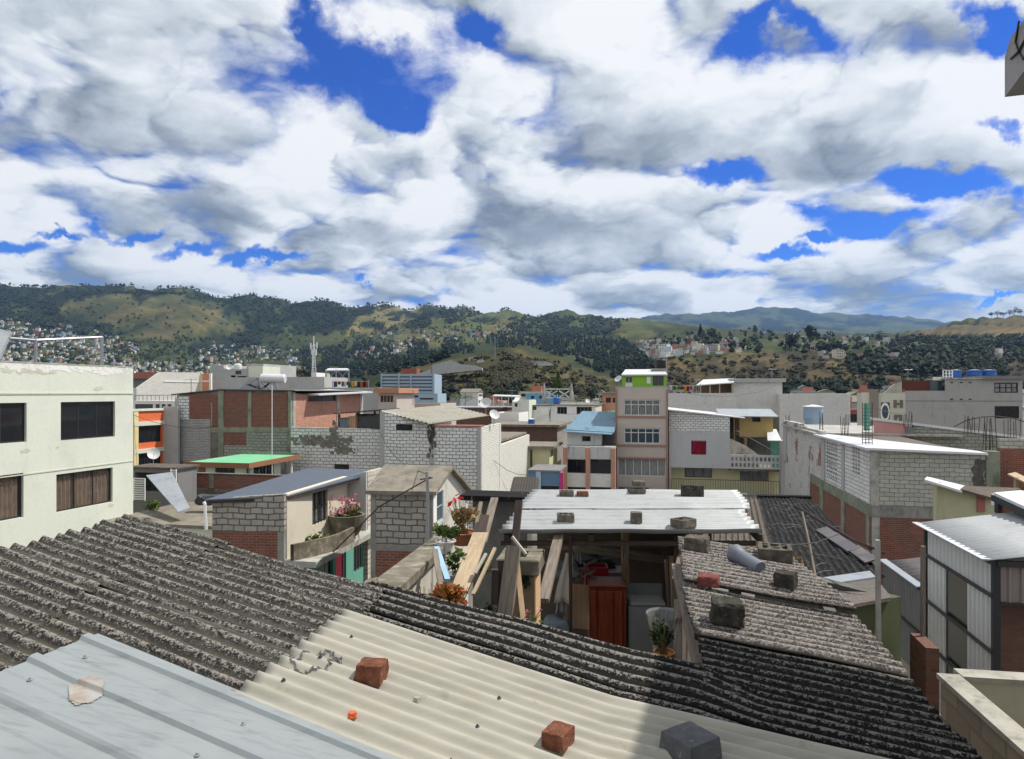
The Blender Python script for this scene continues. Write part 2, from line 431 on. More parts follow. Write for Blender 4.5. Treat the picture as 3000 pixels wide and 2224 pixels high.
M['cloth'] = paint('off_white_cloth', (.46,.43,.37), .9, .1)
M['clothgrey'] = paint('grey_cloth', (.25,.27,.28), .9, .1)
M['tarp'] = paint('dark_tarp', (.055,.058,.062), .6)
M['tarpblue'] = paint('blue_grey_tarp', (.16,.2,.23), .6)
M['redplastic'] = paint('red_plastic', (.32,.008,.02), .4)
M['greyplastic'] = paint('grey_plastic', (.2,.21,.215), .5, .4, .45, 4)
M['clearplastic'] = glass('clear_plastic', (.3,.33,.34), .15, .6)
M['orangepot'] = paint('orange_plastic_pot', (.55,.2,.025), .5)
M['terracotta'] = paint('terracotta', (.38,.14,.07), .8)
M['potgrey'] = paint('grey_pot', (.32,.33,.31), .7)
M['bluetank'] = paint('blue_plastic_tank', (.03,.12,.42), .4)
M['paleblue'] = paint('pale_blue_tank', (.26,.36,.47), .5, var=.25)
M['blacktank'] = paint('black_plastic_tank', (.012,.012,.014), .3)
M['bluewood'] = paint('pale_blue_painted_wood', (.3,.48,.62), .6)
M['pvc'] = paint('grey_pvc', (.17,.19,.23), .45, var=.45, scale=5)
M['brickred'] = rock('rough_red_brick', (.1,.04,.025), (.24,.095,.055), (.34,.15,.09), 14)
M['blockdark'] = rock('mouldy_block', (.022,.021,.018), (.06,.056,.046), (.14,.13,.105), 12)
M['blockgrey'] = rock('weathered_block', (.05,.046,.038), (.14,.125,.10), (.25,.225,.185), 11)
M['blocksmooth'] = rock('dark_grey_block', (.075,.08,.085), (.12,.125,.13), (.17,.175,.18), 7, .4)
M['redblock'] = rock('red_painted_block', (.1,.03,.028), (.23,.07,.06), (.36,.2,.18), 10)
M['shard'] = paint('bright_terracotta', (.6,.13,.05), .8)
M['leafred'] = foliage('red_orange_leaves', (.34,.09,.025), (.16,.12,.03), (.42,.14,.05), 7)
M['leafgreen'] = foliage('green_leaves', (.045,.085,.025), (.09,.13,.035))
M['leafdark'] = foliage('dark_leaves', (.014,.03,.012), (.03,.05,.018))
M['leafdry'] = foliage('dry_stems', (.16,.12,.06), (.28,.2,.1))
M['petalpink'] = foliage('pink_petals', (.62,.16,.26), (.75,.35,.42), (.7,.25,.3))
M['petalred'] = foliage('red_petals', (.6,.02,.03), (.7,.05,.08), (.65,.03,.05))
M['letter'] = paint('brown_letter', (.15,.135,.1), .7)
M['yellowwall'] = plaster('yellow_green_wall', (.47,.46,.30), (.28,.27,.17), .5)
M['greenwall'] = plaster('mossy_green_wall', (.085,.095,.045), (.045,.05,.026), .6)  # green lowered because the wall stands in shade; the shade is in the colour
M['peelwall'] = plaster('peeling_white_wall', (.52,.49,.42), (.09,.08,.055), 1.0, drip=.8)
def cream_sheet():
    q = N('cream_fibreglass_sheet'); co = q.coord()
    c = q.mix(q.step(q.noise(q.mapv(co,(.6,6,1)), 1.6, 6), .35, .7), (.40,.383,.325), (.31,.298,.25))
    c = q.mix(q.math('MULTIPLY', q.step(q.noise(co, 30, 6, .7), .56, .7), .3), c, (.3,.28,.22))
    cr = q.n('ShaderNodeAttribute', _attribute_name='crest').outputs['Fac']
    dirt = q.math('SUBTRACT', q.noise(q.mapv(co,(.5,2,1)), 4, 7, .7), q.math('MULTIPLY', cr, .22))
    c = q.mix(q.math('MULTIPLY', q.step(dirt, .34, .56), .5), c, (.36,.33,.255))
    c = q.mix(q.math('MULTIPLY', q.step(q.noise(q.mapv(q.coord('UV'), (.9,9,1)), 2.0, 6, .65), .52, .68), .35), c, (.27,.25,.19))
    c = q.mix(q.math('MULTIPLY', q.step(q.noise(co, 5, 7, .72), .6, .68), .4), c, (.24,.22,.17))
    q.bump(q.noise(co, 60, 4), .15, .004)
    return q.done(c, .5, 0, .3)
M['creamsheet'] = cream_sheet()
M['salmonband'] = plaster('salmon_cornice', (.5,.24,.15), (.35,.17,.11), .3)
M['curtorange'] = wood('orange_brown_curtain', (.4,.16,.06), (.22,.08,.035), 6, .85)
M['greennet'] = paint('green_shade_net', (.02,.3,.14), .7)
# ------------------------------------------------------------------ camera, sun, sky
cam = bpy.data.cameras.new('camera'); camo = bpy.data.objects.new('camera', cam); COL.objects.link(camo)
camo.rotation_euler = (R(90), 0, 0); cam.sensor_width = 36; cam.lens = 24.0
cam.shift_y = (HV-1112)/3000.0; cam.clip_start = .05; cam.clip_end = 40000
scene.camera = camo
sl = bpy.data.lights.new('sun', 'SUN'); sl.energy = 4.8; sl.angle = R(.55); sl.color = (1, .95, .87)
so = bpy.data.objects.new('sun', sl); COL.objects.link(so)
SUN = Vector((math.cos(SUN_EL)*math.cos(SUN_AZ), math.cos(SUN_EL)*math.sin(SUN_AZ), math.sin(SUN_EL)))
so.rotation_euler = SUN.to_track_quat('Z', 'Y').to_euler()
scene.view_settings.view_transform = 'Standard'; scene.view_settings.look = 'None'
scene.view_settings.exposure = 0.1; scene.view_settings.gamma = 1.0

DOFF = .158
def make_sky():
    w = bpy.data.worlds.new('World'); scene.world = w; w.use_nodes = True
    q = N.__new__(N); q.m = w; q.t = w.node_tree; q.b = None
    for n in list(q.t.nodes): q.t.nodes.remove(n)
    out = q.n('ShaderNodeOutputWorld')
    sky = q.n('ShaderNodeTexSky', _sky_type='NISHITA'); sky.sun_disc = False
    sky.sun_elevation = SUN_EL; sky.sun_rotation = R(90)-SUN_AZ; sky.altitude = 2200; sky.air_density = 1.0; sky.dust_density = .3; sky.ozone_density = 3
    hs = q.n('ShaderNodeHueSaturation'); hs.inputs['Saturation'].default_value = 1.3; hs.inputs['Value'].default_value = 1.0
    q.l(sky.outputs[0], hs.inputs['Color'])
    bgs = q.n('ShaderNodeBackground'); tint = q.mix(1.0, hs.outputs[0], (.10,.62,1.38), 'MULTIPLY'); q.l(tint, bgs.inputs['Color']); bgs.inputs['Strength'].default_value = .1
    D = q.n('ShaderNodeTexCoord').outputs['Generated']
    sp = q.n('ShaderNodeSeparateXYZ'); q.l(D, sp.inputs[0])
    zc = q.math('ADD', q.math('MAXIMUM', sp.outputs[2], 0.0), .16)
    cb = q.n('ShaderNodeCombineXYZ'); q.l(q.math('DIVIDE', sp.outputs[0], zc), cb.inputs[0]); q.l(q.math('DIVIDE', sp.outputs[1], zc), cb.inputs[1])
    Pv = cb.outputs[0]
    def direction(u, v): return Vector(((u-CU)/F_PX, 1, (HV-v)/F_PX)).normalized()
    def blob(u, v, ru, rv, rot=0):
        """soft spot of the sky dome about one direction; falls from 1 at its centre to 0 at its rim"""
        c = direction(u, v); k = c.y
        m = q.n('ShaderNodeMapping', _vector_type='TEXTURE')
        m.inputs['Location'].default_value = c; m.inputs['Rotation'].default_value = (0, R(rot), 0)
        m.inputs['Scale'].default_value = (ru/F_PX*k, ru/F_PX*k, rv/F_PX*k)
        q.l(wdir, m.inputs['Vector'])
        ln = q.n('ShaderNodeVectorMath', _operation='LENGTH'); q.l(m.outputs[0], ln.inputs[0])
        o = q.n('ShaderNodeMapRange', _interpolation_type='SMOOTHSTEP')
        o.inputs[1].default_value = 1.05; o.inputs[2].default_value = .1
        q.l(ln.outputs[1], o.inputs[0]); return o.outputs[0]
    # ragged edges: the blob look-up is warped by noise
    wn = q.n('ShaderNodeTexNoise', Scale=7.0, Detail=7.0, Roughness=.6); q.l(D, wn.inputs['Vector'])
    ws = q.n('ShaderNodeVectorMath', _operation='MULTIPLY_ADD'); q.l(wn.outputs['Color'], ws.inputs[0]); ws.inputs[1].default_value = (.15,)*3; ws.inputs[2].default_value = (-.075,)*3
    wa = q.n('ShaderNodeVectorMath', _operation='ADD'); q.l(D, wa.inputs[0]); q.l(ws.outputs[0], wa.inputs[1]); wdir = wa.outputs[0]
    def total(lst):
        acc = None
        for a in lst:
            b = blob(*a[:4], rot=a[4] if len(a) > 4 else 0); s = a[5] if len(a) > 5 else 1.0
            b = q.math('MULTIPLY', b, s)
            acc = b if acc is None else q.math('ADD', acc, b)
        return acc
    holes = total([(1010,170,210,150,0), (1230,190,250,150,-10), (1140,300,150,80,0), (1430,85,120,70), (880,40,110,60,0,.7),
                   (2190,150,100,120,35), (2290,55,190,55,15), (2880,40,140,70), (2960,80,90,80),
                   (2150,505,170,50,0), (2560,640,230,55,5), (2780,550,260,55,28), (2940,430,140,45,30), (2380,600,120,40,0,.6),
                   (20,730,110,40,0,.9), (380,645,200,22,-14,.7), (560,705,150,30,-16,.9), (760,755,190,28,-14,.9), (140,690,100,16,-10,.7), (1110,815,26,55,-25),
                   (2310,742,190,30,3), (2400,690,100,24), (2960,850,110,10,3,.8)])
    darks = total([(160,140,420,260,10,.8), (560,500,420,170,0,.75), (900,640,330,120,0,.8), (1560,690,420,120,0,1.0), (1250,700,300,110,0,.7), (1950,420,160,140,0,.6),
                   (2500,500,230,110,15,.8), (2050,850,420,60,0,.8), (2900,820,170,60,0,.8), (1350,830,500,60,0,.55), (300,330,300,200,0,.4), (2330,660,190,60,0,.4)])
    def billow(vec, scale, detail, rough=.55):
        """cauliflower heads: rounded tops with sharp creases between them"""
        o = q.n('ShaderNodeTexNoise', _noise_type='RIDGED_MULTIFRACTAL', _normalize=True, Scale=scale, Detail=detail, Roughness=rough, Lacunarity=2.1, Offset=.85, Gain=1.6)
        q.l(vec, o.inputs['Vector']); return q.math('SUBTRACT', 1.0, o.outputs['Fac'])
    def shifted(vec, off):
        o = q.n('ShaderNodeVectorMath', _operation='ADD'); q.l(vec, o.inputs[0]); o.inputs[1].default_value = off; return o.outputs[0]
    # flatten the dome so that clouds crowd and shrink towards the horizon
    cz = q.n('ShaderNodeCombineXYZ'); k_ = q.math('DIVIDE', 1.0, q.math('ADD', q.math('MAXIMUM', sp.outputs[2], 0.0), .34))
    q.l(q.math('MULTIPLY', sp.outputs[0], k_), cz.inputs[0]); q.l(q.math('MULTIPLY', sp.outputs[1], k_), cz.inputs[1]); q.l(q.math('MULTIPLY', q.math('MULTIPLY', sp.outputs[2], k_), 2.0), cz.inputs[2])
    wv = q.n('ShaderNodeTexNoise', Scale=3.0, Detail=5.0, Roughness=.55); q.l(cz.outputs[0], wv.inputs['Vector'])
    wm = q.n('ShaderNodeVectorMath', _operation='MULTIPLY_ADD'); q.l(wv.outputs['Color'], wm.inputs[0]); wm.inputs[1].default_value = (.22,)*3; wm.inputs[2].default_value = (-.11,)*3
    wp_ = q.n('ShaderNodeVectorMath', _operation='ADD'); q.l(cz.outputs[0], wp_.inputs[0]); q.l(wm.outputs[0], wp_.inputs[1]); W = wp_.outputs[0]
    def heap(vec, dt): return q.math('ADD', q.math('MULTIPLY', billow(vec, 2.6, dt, .5), .5), q.math('MULTIPLY', q.noise(vec, 3.2, dt, .55), .6))
    h0 = heap(W, 7); h1 = heap(shifted(W, (.05,.0,.11)), 5); h2 = heap(shifted(W, (.014,.0,.03)), 7)
    n2 = q.noise(W, 10.0, 9, .68, .25); big = q.noise(W, 1.5, 3, .5)
    d = q.math('ADD', q.math('MULTIPLY', h0, .6), q.math('MULTIPLY', n2, .34)); d = q.math('ADD', d, q.math('MULTIPLY', big, .12))
    d = q.math('SUBTRACT', q.math('ADD', d, DOFF), q.math('MULTIPLY', holes, .40))
    alpha = q.step(d, .34, .64)
    thick = q.step(d, .5, .8)
    lit = q.math('ADD', q.math('MULTIPLY', q.math('SUBTRACT', h0, h1), 1.0), q.math('MULTIPLY', q.math('SUBTRACT', h0, h2), 1.5))
    sh = q.math('ADD', lit, .80)
    sh = q.math('SUBTRACT', sh, q.math('MULTIPLY', q.math('MULTIPLY', darks, q.math('ADD', q.math('MULTIPLY', thick, .7), .3)), .46))
    sh = q.math('SUBTRACT', sh, q.math('MULTIPLY', q.step(big, .5, .7), .12))
    colr = q.ramp(sh, [(.12, (.20,.235,.28)), (.4, (.37,.41,.46)), (.65, (.62,.665,.71)), (.82, (.83,.86,.88)), (.98, (.95,.955,.96))])
    bgc = q.n('ShaderNodeBackground'); q.l(colr, bgc.inputs['Color']); bgc.inputs['Strength'].default_value = .97
    mx = q.n('ShaderNodeMixShader'); q.l(alpha, mx.inputs[0]); q.l(bgs.outputs[0], mx.inputs[1]); q.l(bgc.outputs[0], mx.inputs[2])
    q.l(mx.outputs[0], out.inputs['Surface'])
    w.cycles.sampling_method = 'MANUAL'; w.cycles.sample_map_resolution = 1024
make_sky()

# ------------------------------------------------------------------ terrain
KN = {-700: [(600,1174),(1000,1120),(1500,1050),(2000,985),(2500,915),(3000,848),(3800,900),(9000,1000)],
 0: [(600,1174),(1000,1120),(1500,1050),(2000,985),(2500,915),(3000,842),(3800,900),(9000,1000)],
 300: [(600,1174),(1000,1130),(1500,1065),(2000,985),(2400,900),(2700,868),(3000,838),(3800,900),(9000,1000)],
 520: [(600,1176),(1000,1135),(1500,1085),(2000,1000),(2400,905),(2650,880),(3000,846),(3800,900),(9000,1000)],
 700: [(600,1176),(1000,1142),(1500,1090),(2000,1030),(2500,955),(3000,871),(3800,930),(9000,1000)],
 950: [(600,1174),(1000,1140),(1500,1082),(2000,1020),(2500,955),(3050,892),(3800,940),(9000,1000)],
 1180: [(250,1205),(450,1160),(620,1100),(750,1085),(900,1090),(1300,1062),(2000,1000),(2600,940),(3150,893),(3800,950),(9000,1000)],
 1340: [(250,1205),(420,1155),(560,1070),(680,1040),(800,1046),(1200,1050),(2000,985),(2600,940),(3200,910),(3800,950),(9000,1000)],
 1500: [(250,1205),(420,1150),(560,1060),(680,1022),(800,1034),(1200,1045),(1800,990),(2500,950),(3200,914),(3800,950),(9000,1000)],
 1620: [(250,1205),(420,1165),(560,1095),(680,1048),(800,1065),(1000,1075),(1400,1020),(2000,985),(3000,920),(3800,950),(9000,1000)],
 1740: [(250,1205),(450,1180),(600,1130),(700,1105),(850,1105),(1000,1085),(1400,1020),(2000,980),(3000,930),(3800,950),(9000,960)],
 1850: [(250,1205),(500,1185),(700,1110),(900,1075),(1200,1040),(1600,1000),(2200,960),(3100,936),(4500,950),(7000,945),(9000,934)],
 1960: [(250,1205),(480,1160),(600,1085),(700,1045),(800,1030),(1200,1005),(1800,975),(2600,955),(4000,970),(6000,955),(9000,922)],
 2140: [(250,1205),(480,1160),(600,1090),(700,1050),(800,1032),(1200,1000),(1700,980),(2500,975),(4500,980),(6500,955),(9200,913)],
 2275: [(250,1205),(480,1160),(600,1090),(700,1055),(800,1036),(1200,1000),(1700,985),(2500,985),(5000,980),(7000,950),(9300,899)],
 2440: [(250,1205),(480,1160),(600,1095),(700,1060),(800,1040),(1200,1005),(1700,990),(2500,988),(5000,985),(7000,955),(9300,918)],
 2600: [(250,1205),(480,1160),(600,1100),(700,1068),(800,1048),(1100,1020),(1400,1000),(1700,985),(2200,990),(5000,985),(7000,960),(9300,926)],
 2720: [(250,1205),(480,1160),(600,1105),(700,1075),(800,1055),(1100,1020),(1400,990),(1700,966),(2200,985),(5000,985),(9000,937)],
 2820: [(250,1205),(480,1160),(600,1110),(700,1080),(800,1060),(1100,1010),(1400,970),(1700,942),(2200,975),(5000,985),(9000,946)],
 2920: [(250,1205),(480,1160),(600,1110),(700,1080),(800,1060),(1100,1005),(1400,960),(1700,932),(2200,970),(5000,985),(9000,950)],
 3040: [(250,1205),(480,1160),(600,1110),(700,1080),(800,1060),(1100,1000),(1400,952),(1700,924),(2200,965),(9000,950)],
 3700: [(250,1205),(480,1160),(600,1110),(700,1080),(800,1060),(1100,1000),(1400,945),(1700,915),(2200,965),(9000,950)]}
KU = sorted(KN)
def prof(u, d):
    k = KN[u]
    if d <= k[0][0]:
        z0 = (HV-k[0][1])/F_PX*k[0][0]
        t = min(1, max(0, (d-110)/(k[0][0]-110))); t = t*t*(3-2*t)
        return GROUND+(z0-GROUND)*t
    for (a, va), (b, vb) in zip(k, k[1:]):
        if d <= b:
            t = (math.log(d)-math.log(a))/(math.log(b)-math.log(a))
            t = t*.6+.4*t*t*(3-2*t)
            return (HV-(va+(vb-va)*t))/F_PX*d
    z = (HV-k[-1][1])/F_PX*k[-1][0]
    return z-(d-k[-1][0])*.12
def gully(x, d):
    w = mnoise.noise(Vector((x*.0011, d*.0011, 7)))*160
    return 1-abs(mnoise.noise(Vector(((x+w)*.0052+9, (d+w)*.0012, 1))))*1.7-abs(mnoise.noise(Vector(((x-w)*.014, d*.004, 4))))*.5
def terrain_z(u, d):
    u = min(max(u, KU[0]), KU[-1])
    for a, b in zip(KU, KU[1:]):
        if u <= b:
            t = (u-a)/(b-a); t = t*t*(3-2*t)
            z = prof(a, d)*(1-t)+prof(b, d)*t; break
    x = (u-CU)/F_PX*d
    k = min(1, max(0, (d-260)/500))
    a = mnoise.fractal(Vector((x*.0026, d*.0026, 3)), .9, 2.1, 6)
    r = gully(x, d)
    k2 = min(1, max(0, (d-900)/600))
    return z+k*d*(a*.0046+(r-.55)*(.0035+.0085*k2)*min(1, max(.2, (5200-d)/1600)))
DS = [110*(9800/110)**(i/189.0) for i in range(190)]+[11500, 14000]
US = [-700+i*10.0 for i in range(441)]
ZT = [[terrain_z(u, d) for u in US] for d in DS]
VT = [[HV-ZT[j][i]*F_PX/DS[j] for i in range(len(US))] for j in range(len(DS))]
def visible_d(u, v):
    """distance of the first piece of terrain met by the sight line (u,v)"""
    i = min(max(int(round((u-US[0])/10)), 0), len(US)-1); best = None
    for j in range(1, len(DS)-3):
        if VT[j][i] <= v:
            a, b = VT[j-1][i], VT[j][i]; t = (a-v)/(a-b) if a > b else 0
            return DS[j-1]+(DS[j]-DS[j-1])*min(max(t,0),1)
    return None
def skyline(u):
    i = min(max(int(round((u-US[0])/10)), 0), len(US)-1)
    j = min(range(len(DS)-2), key=lambda j: VT[j][i]); return VT[j][i], DS[j]
def inpoly(u, v, pts):
    c = False
    for i in range(len(pts)):
        (a,b),(x,y) = pts[i], pts[i-1]
        if (b > v) != (y > v) and u < (x-a)*(v-b)/(y-b)+a: c = not c
    return c
TAN1 = [(180,880),(330,858),(400,870),(330,930),(270,985),(170,960)]
TAN2 = [(400,880),(520,855),(600,880),(690,940),(740,975),(600,1005),(420,990),(300,980),(340,920)]
TAN3 = [(1010,950),(1120,905),(1180,905),(1230,880),(1230,925),(1100,985),(1020,990)]
FIELD = [(1180,960),(1400,890),(1560,930),(1500,985),(1300,1020),(1150,1000)]
FIELD2 = [(1780,925),(1880,935),(1920,985),(1800,990)]
DRYHILL = [(2560,1010),(2720,962),(2900,930),(3400,905),(3400,1000),(2800,1000)]
BANK = [(1900,1060),(2280,1030),(3500,1060),(3500,1190),(1900,1190)]
NEARHILL = [(1130,1110),(1340,1040),(1500,1015),(1640,1045),(1800,1115),(1800,1200),(1130,1200)]
C_FOREST_SHADE, C_GRASS, C_TAN, C_BANK, C_FIELD = (.016,.025,.016), (.055,.066,.028), (.10,.09,.042), (.05,.043,.028), (.085,.1,.036)
def cover(u, v, d):
    n = mnoise.fractal(Vector((u*.012, v*.03, d*.0004)), .8, 2, 4)
    uu, vv = u+n*28, v+n*11
    if d > 4300: return (.009,.017,.017) if gully((u-CU)/F_PX*d*.45, d*.45) < .62+n*.5 else (.055,.072,.035)  # far range: folds coloured dark so they read as shaded
    g = gully((u-CU)/F_PX*d, d)  # low g: gullies take dark vegetation tones in place of relief shade
    if inpoly(uu, vv, TAN1) or inpoly(uu, vv, TAN2): return ((C_TAN if n > -.05 else (.072,.075,.034)) if g > .5 else (.055,.062,.028)) if g > .15 else (.026,.034,.018)
    if d > 1000 and g < .1: return C_FOREST_SHADE
    if inpoly(uu, vv, TAN3): return (.15,.135,.06) if n > -.2 else C_FOREST_SHADE
    if inpoly(uu, vv, FIELD) or inpoly(uu, vv, FIELD2): return C_FIELD if n > 0 else (.1,.095,.04)
    if d > 1000 and inpoly(uu, vv, DRYHILL): return (.13,.105,.06) if vv < 985 else (.05,.047,.03)
    if d < 1000 and inpoly(uu, vv, NEARHILL): return (.058,.056,.026) if n < .2 else (.09,.078,.038)
    if d < 1000 and inpoly(uu, vv, BANK): return C_BANK if n < .15 else (.095,.075,.04)
    if d > 1200 and vv < 980 and u < 1450: return C_FOREST_SHADE if n < .18 else C_GRASS
    return C_GRASS if n > -.12 else (.035,.045,.02)
def make_terrain():
    nu = len(US); vs = []; cs = []
    for j, d in enumerate(DS):
        for i, u in enumerate(US):
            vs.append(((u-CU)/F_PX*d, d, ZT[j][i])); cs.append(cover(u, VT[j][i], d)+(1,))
    fs = [(j*nu+i, j*nu+i+1, (j+1)*nu+i+1, (j+1)*nu+i) for j in range(len(DS)-1) for i in range(nu-1)]
    me = bpy.data.meshes.new('hills'); me.from_pydata(vs, [], fs)
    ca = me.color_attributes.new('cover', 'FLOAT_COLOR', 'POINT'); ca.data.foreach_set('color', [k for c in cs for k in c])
    me.polygons.foreach_set('use_smooth', [True]*len(fs))
    q = N('hillside_cover'); co = q.coord()
    a = q.n('ShaderNodeAttribute', _attribute_name='cover').outputs['Color']
    f1 = q.noise(co, .02, 8, .72); f2 = q.noise(co, .09, 6, .7)
    vr = q.n('ShaderNodeTexVoronoi', Scale=.0115); q.l(co, vr.inputs['Vector'])
    cell = q.n('ShaderNodeSeparateColor'); q.l(vr.outputs['Color'], cell.inputs[0])
    c = q.mix(q.step(f1, .38, .62), q.mix(.5, a, q.mix(1, a, (.45,.45,.42), 'MULTIPLY')), a)
    c = q.mix(q.math('MULTIPLY', q.step(cell.outputs[0], .55, .8), .4), c, q.mix(1, c, (1.9,1.75,1.4), 'MULTIPLY'))
    c = q.mix(q.math('MULTIPLY', q.step(f2, .5, .62), .5), c, q.mix(1, c, (.42,.46,.44), 'MULTIPLY'))
    q.bump(f1, .6, 6.0)
    me.materials.append(q.done(c, .95, 0, .05))
    o = bpy.data.objects.new('hills', me); COL.objects.link(o); o['kind'] = 'structure'
    b = MB(); G = GROUND-.3
    b.poly([(-15000,-15000,G-30),(15000,-15000,G-30),(15000,16000,G-30),(-15000,16000,G-30)])
    q = N('valley_floor'); c = q.mix(q.step(q.noise(q.coord(), .01, 8), .4, .6), (.07,.08,.035), (.12,.11,.06))
    o = b.build('valley_floor', q.done(c, .95), origin=(0,0,0)); o['kind'] = 'structure'
    b = MB(); b.poly([(-420,-260,GROUND),(420,-260,GROUND),(420,130,GROUND),(-420,130,GROUND)])
    q = N('town_ground'); c = q.mix(q.step(q.noise(q.coord(), .3, 8), .4, .6), (.11,.105,.095), (.17,.16,.14))
    o = b.build('ground', q.done(c, .95), origin=(0,0,0)); o['kind'] = 'structure'
make_terrain()
def on_hill(u, v):
    d = visible_d(u, v)
    if d is None: return None
    return Vector(((u-CU)/F_PX*d, d, terrain_z(u, d)))

# ------------------------------------------------------------------ woods on the hills (each one mass), and single trees
def clump(b, p, h, w, rng, conif=False, n=7):
    """one far tree: a ragged crown of a few faceted puffs"""
    for k in range(n):
        t = rng.random()
        if conif: r = w*(1-t)*.55+w*.1; c = Vector((p.x+rng.gauss(0,.12)*w, p.y+rng.gauss(0,.12)*w, p.z+h*(.12+.8*t)))
        else: r = w*rng.uniform(.22,.42); c = Vector((p.x+rng.gauss(0,.28)*w, p.y+rng.gauss(0,.28)*w, p.z+h*rng.uniform(.35,.9)))
        pts = []
        for i in range(5):
            a = i*1.2566+rng.uniform(-.4,.4); pts.append(c+Vector((math.cos(a)*r*rng.uniform(.7,1.2), math.sin(a)*r*rng.uniform(.7,1.2), rng.uniform(-.3,.3)*r)))
        top = c+Vector((rng.gauss(0,.2)*r, rng.gauss(0,.2)*r, r*rng.uniform(.7,1.3))); bot = c-Vector((0,0,r*rng.uniform(.5,.9)))
        for i in range(5):
            j = (i+1)%5
            b.poly([pts[i], pts[j], top]); b.poly([pts[j], pts[i], bot])
    b.bar(p-Vector((0,0,.5)), p+Vector((0,0,h*.6)), w*.06)
def wood_mass(name, polys, n, h, w, mat, seed, conif=0, dmin=0):
    rng = random.Random(seed); b = MB(); k = 0; tries = 0
    while k < n and tries < n*30:
        tries += 1
        pl = rng.choice(polys); us = [p[0] for p in pl]; vs = [p[1] for p in pl]
        u, v = rng.uniform(min(us), max(us)), rng.uniform(min(vs), max(vs))
        if not inpoly(u, v, pl): continue
        if mnoise.noise(Vector((u*.02, v*.05, seed))) < -.25: continue
        p = on_hill(u, v)
        if p is None or p.y < dmin: continue
        s = rng.uniform(.6, 1.35)
        clump(b, p, h*s, w*s, rng, rng.random() < conif, 5 if p.y > 1500 else 8); k += 1
    o = b.build(name, mat); o['kind'] = 'stuff'; return o
fo1 = foliage('far_forest_leaves', (.013,.024,.014), (.028,.042,.02), (.04,.052,.024), .02)
fo2 = foliage('pine_forest_leaves', (.009,.018,.012), (.017,.028,.016), (.024,.035,.018), .03)
fo3 = foliage('scrub_leaves', (.03,.034,.016), (.058,.054,.025), (.07,.062,.03), .05)
wood_mass('hillside_forest', [[(-150,850),(180,850),(170,930),(60,950),(-150,940)], [(180,848),(640,862),(560,860),(400,868),(330,856),(190,876)], [(500,858),(900,892),(1010,915),(960,985),(840,990),(740,968),(650,905)],
   [(900,890),(1240,885),(1140,905),(1000,950),(900,980)], [(100,905),(190,935),(160,965),(90,950)], [(680,985),(770,970),(760,1015),(690,1020)], [(1180,970),(1260,905),(1450,910),(1330,950)], [(1500,925),(1850,935),(1790,980),(1600,1000),(1480,975)], [(220,950),(330,960),(300,985),(210,980)]], 4600, 10, 9, fo1, 3, .3, 1300)
wood_mass('pine_forest', [[(1410,990),(1500,970),(1700,990),(1830,1000),(1880,1040),(1930,1100),(1800,1110),(1680,1060),(1560,1020),(1430,1018)], [(880,1030),(1060,1010),(1330,1000),(1400,1030),(1300,1052),(1180,1090),(1000,1112),(890,1100)]], 2600, 11, 5.5, fo2, 5, .8, 500)
wood_mass('hill_scrub', [[(1150,1120),(1350,1060),(1500,1035),(1640,1065),(1780,1125),(1780,1160),(1160,1160)], [(1960,1050),(2300,1040),(3050,1060),(3050,1150),(1960,1150)], [(1450,1080),(1560,1060),(1560,1130),(1440,1140)]], 1500, 2.6, 3.6, fo3, 9, 0, 350)
wood_mass('plateau_trees', [[(1880,990),(2200,965),(2600,985),(2980,1000),(2980,1060),(2500,1040),(2000,1030)], [(2650,1000),(3080,985),(3080,1075),(2600,1040)], [(2480,1060),(2950,1070),(2950,1120),(2500,1110)]], 900, 10, 7, fo1, 11, .35, 600)
wood_mass('slope_trees', [[(950,960),(1400,930),(1600,960),(1500,1010),(1000,1020)], [(300,980),(900,1000),(1000,1060),(300,1060)], [(0,1000),(600,1060),(900,1090),(0,1100)]], 1200, 7, 6.5, fo1, 13, .2, 900)
wood_mass('patch_scrub', [TAN1, TAN2, TAN3], 170, 7, 7, fo1, 41, .2, 1200)
def far_tree(u, v, hpx, label, group=None, name='tree', conif=False, wpx=None, mat=None, seed=0, d=None):
    p = on_hill(u, v) if d is None else Vector(((u-CU)/F_PX*d, d, (HV-v)/F_PX*d))
    if p is None: return
    rng = random.Random(seed+int(u)); h = hpx/F_PX*p.y; w = (wpx or hpx*.8)/F_PX*p.y
    t = thing(name, label, 'tree', p-Vector((0,0,.3)), group)
    b = MB(); b.tube([p-Vector((0,0,.3)), p+Vector((w*.03,0,h*.3)), p+Vector((0,0,h*.8))], h*.03, 6, h*.008)
    for k in range(5):
        a = k*1.4; b.tube([p+Vector((0,0,h*(.25+.1*k))), p+Vector((math.cos(a)*w*.3, math.sin(a)*w*.3, h*(.45+.1*k)))], h*.012, 5, h*.003)
    b.build('trunk', M['wooddk'], t)
    b = MB(); n = int(min(900, 160+hpx*9))
    if conif:
        for k in range(n):
            q = rng.random()**.7; r = w*.5*(1-q)*rng.uniform(.5,1); a = rng.uniform(0,6.283)
            b.leaf(p+Vector((math.cos(a)*r, math.sin(a)*r, h*(.12+.88*q)-r*.25)), h*.085, .5, rng)
    else: b.leaves(p+Vector((0,0,h*.6)), (w*.55, w*.55, h*.42), n, h*.085, rng, 9)
    b.build('crown', mat or fo1, t)
    return t
far_tree(2375, 1015, 66, 'big dark round tree standing alone on the plateau below the blue mountains', mat=fo2, wpx=52)
far_tree(2052, 1002, 52, 'tall dark pointed tree rising from the house-dotted plateau', conif=True, mat=fo2, wpx=30)
far_tree(2090, 1004, 46, 'dark bushy tree beside the tall pointed tree on the plateau', mat=fo2, wpx=40)
far_tree(2318, 1030, 60, 'dark tree in the shade just before the big round plateau tree', mat=fo2, wpx=44)
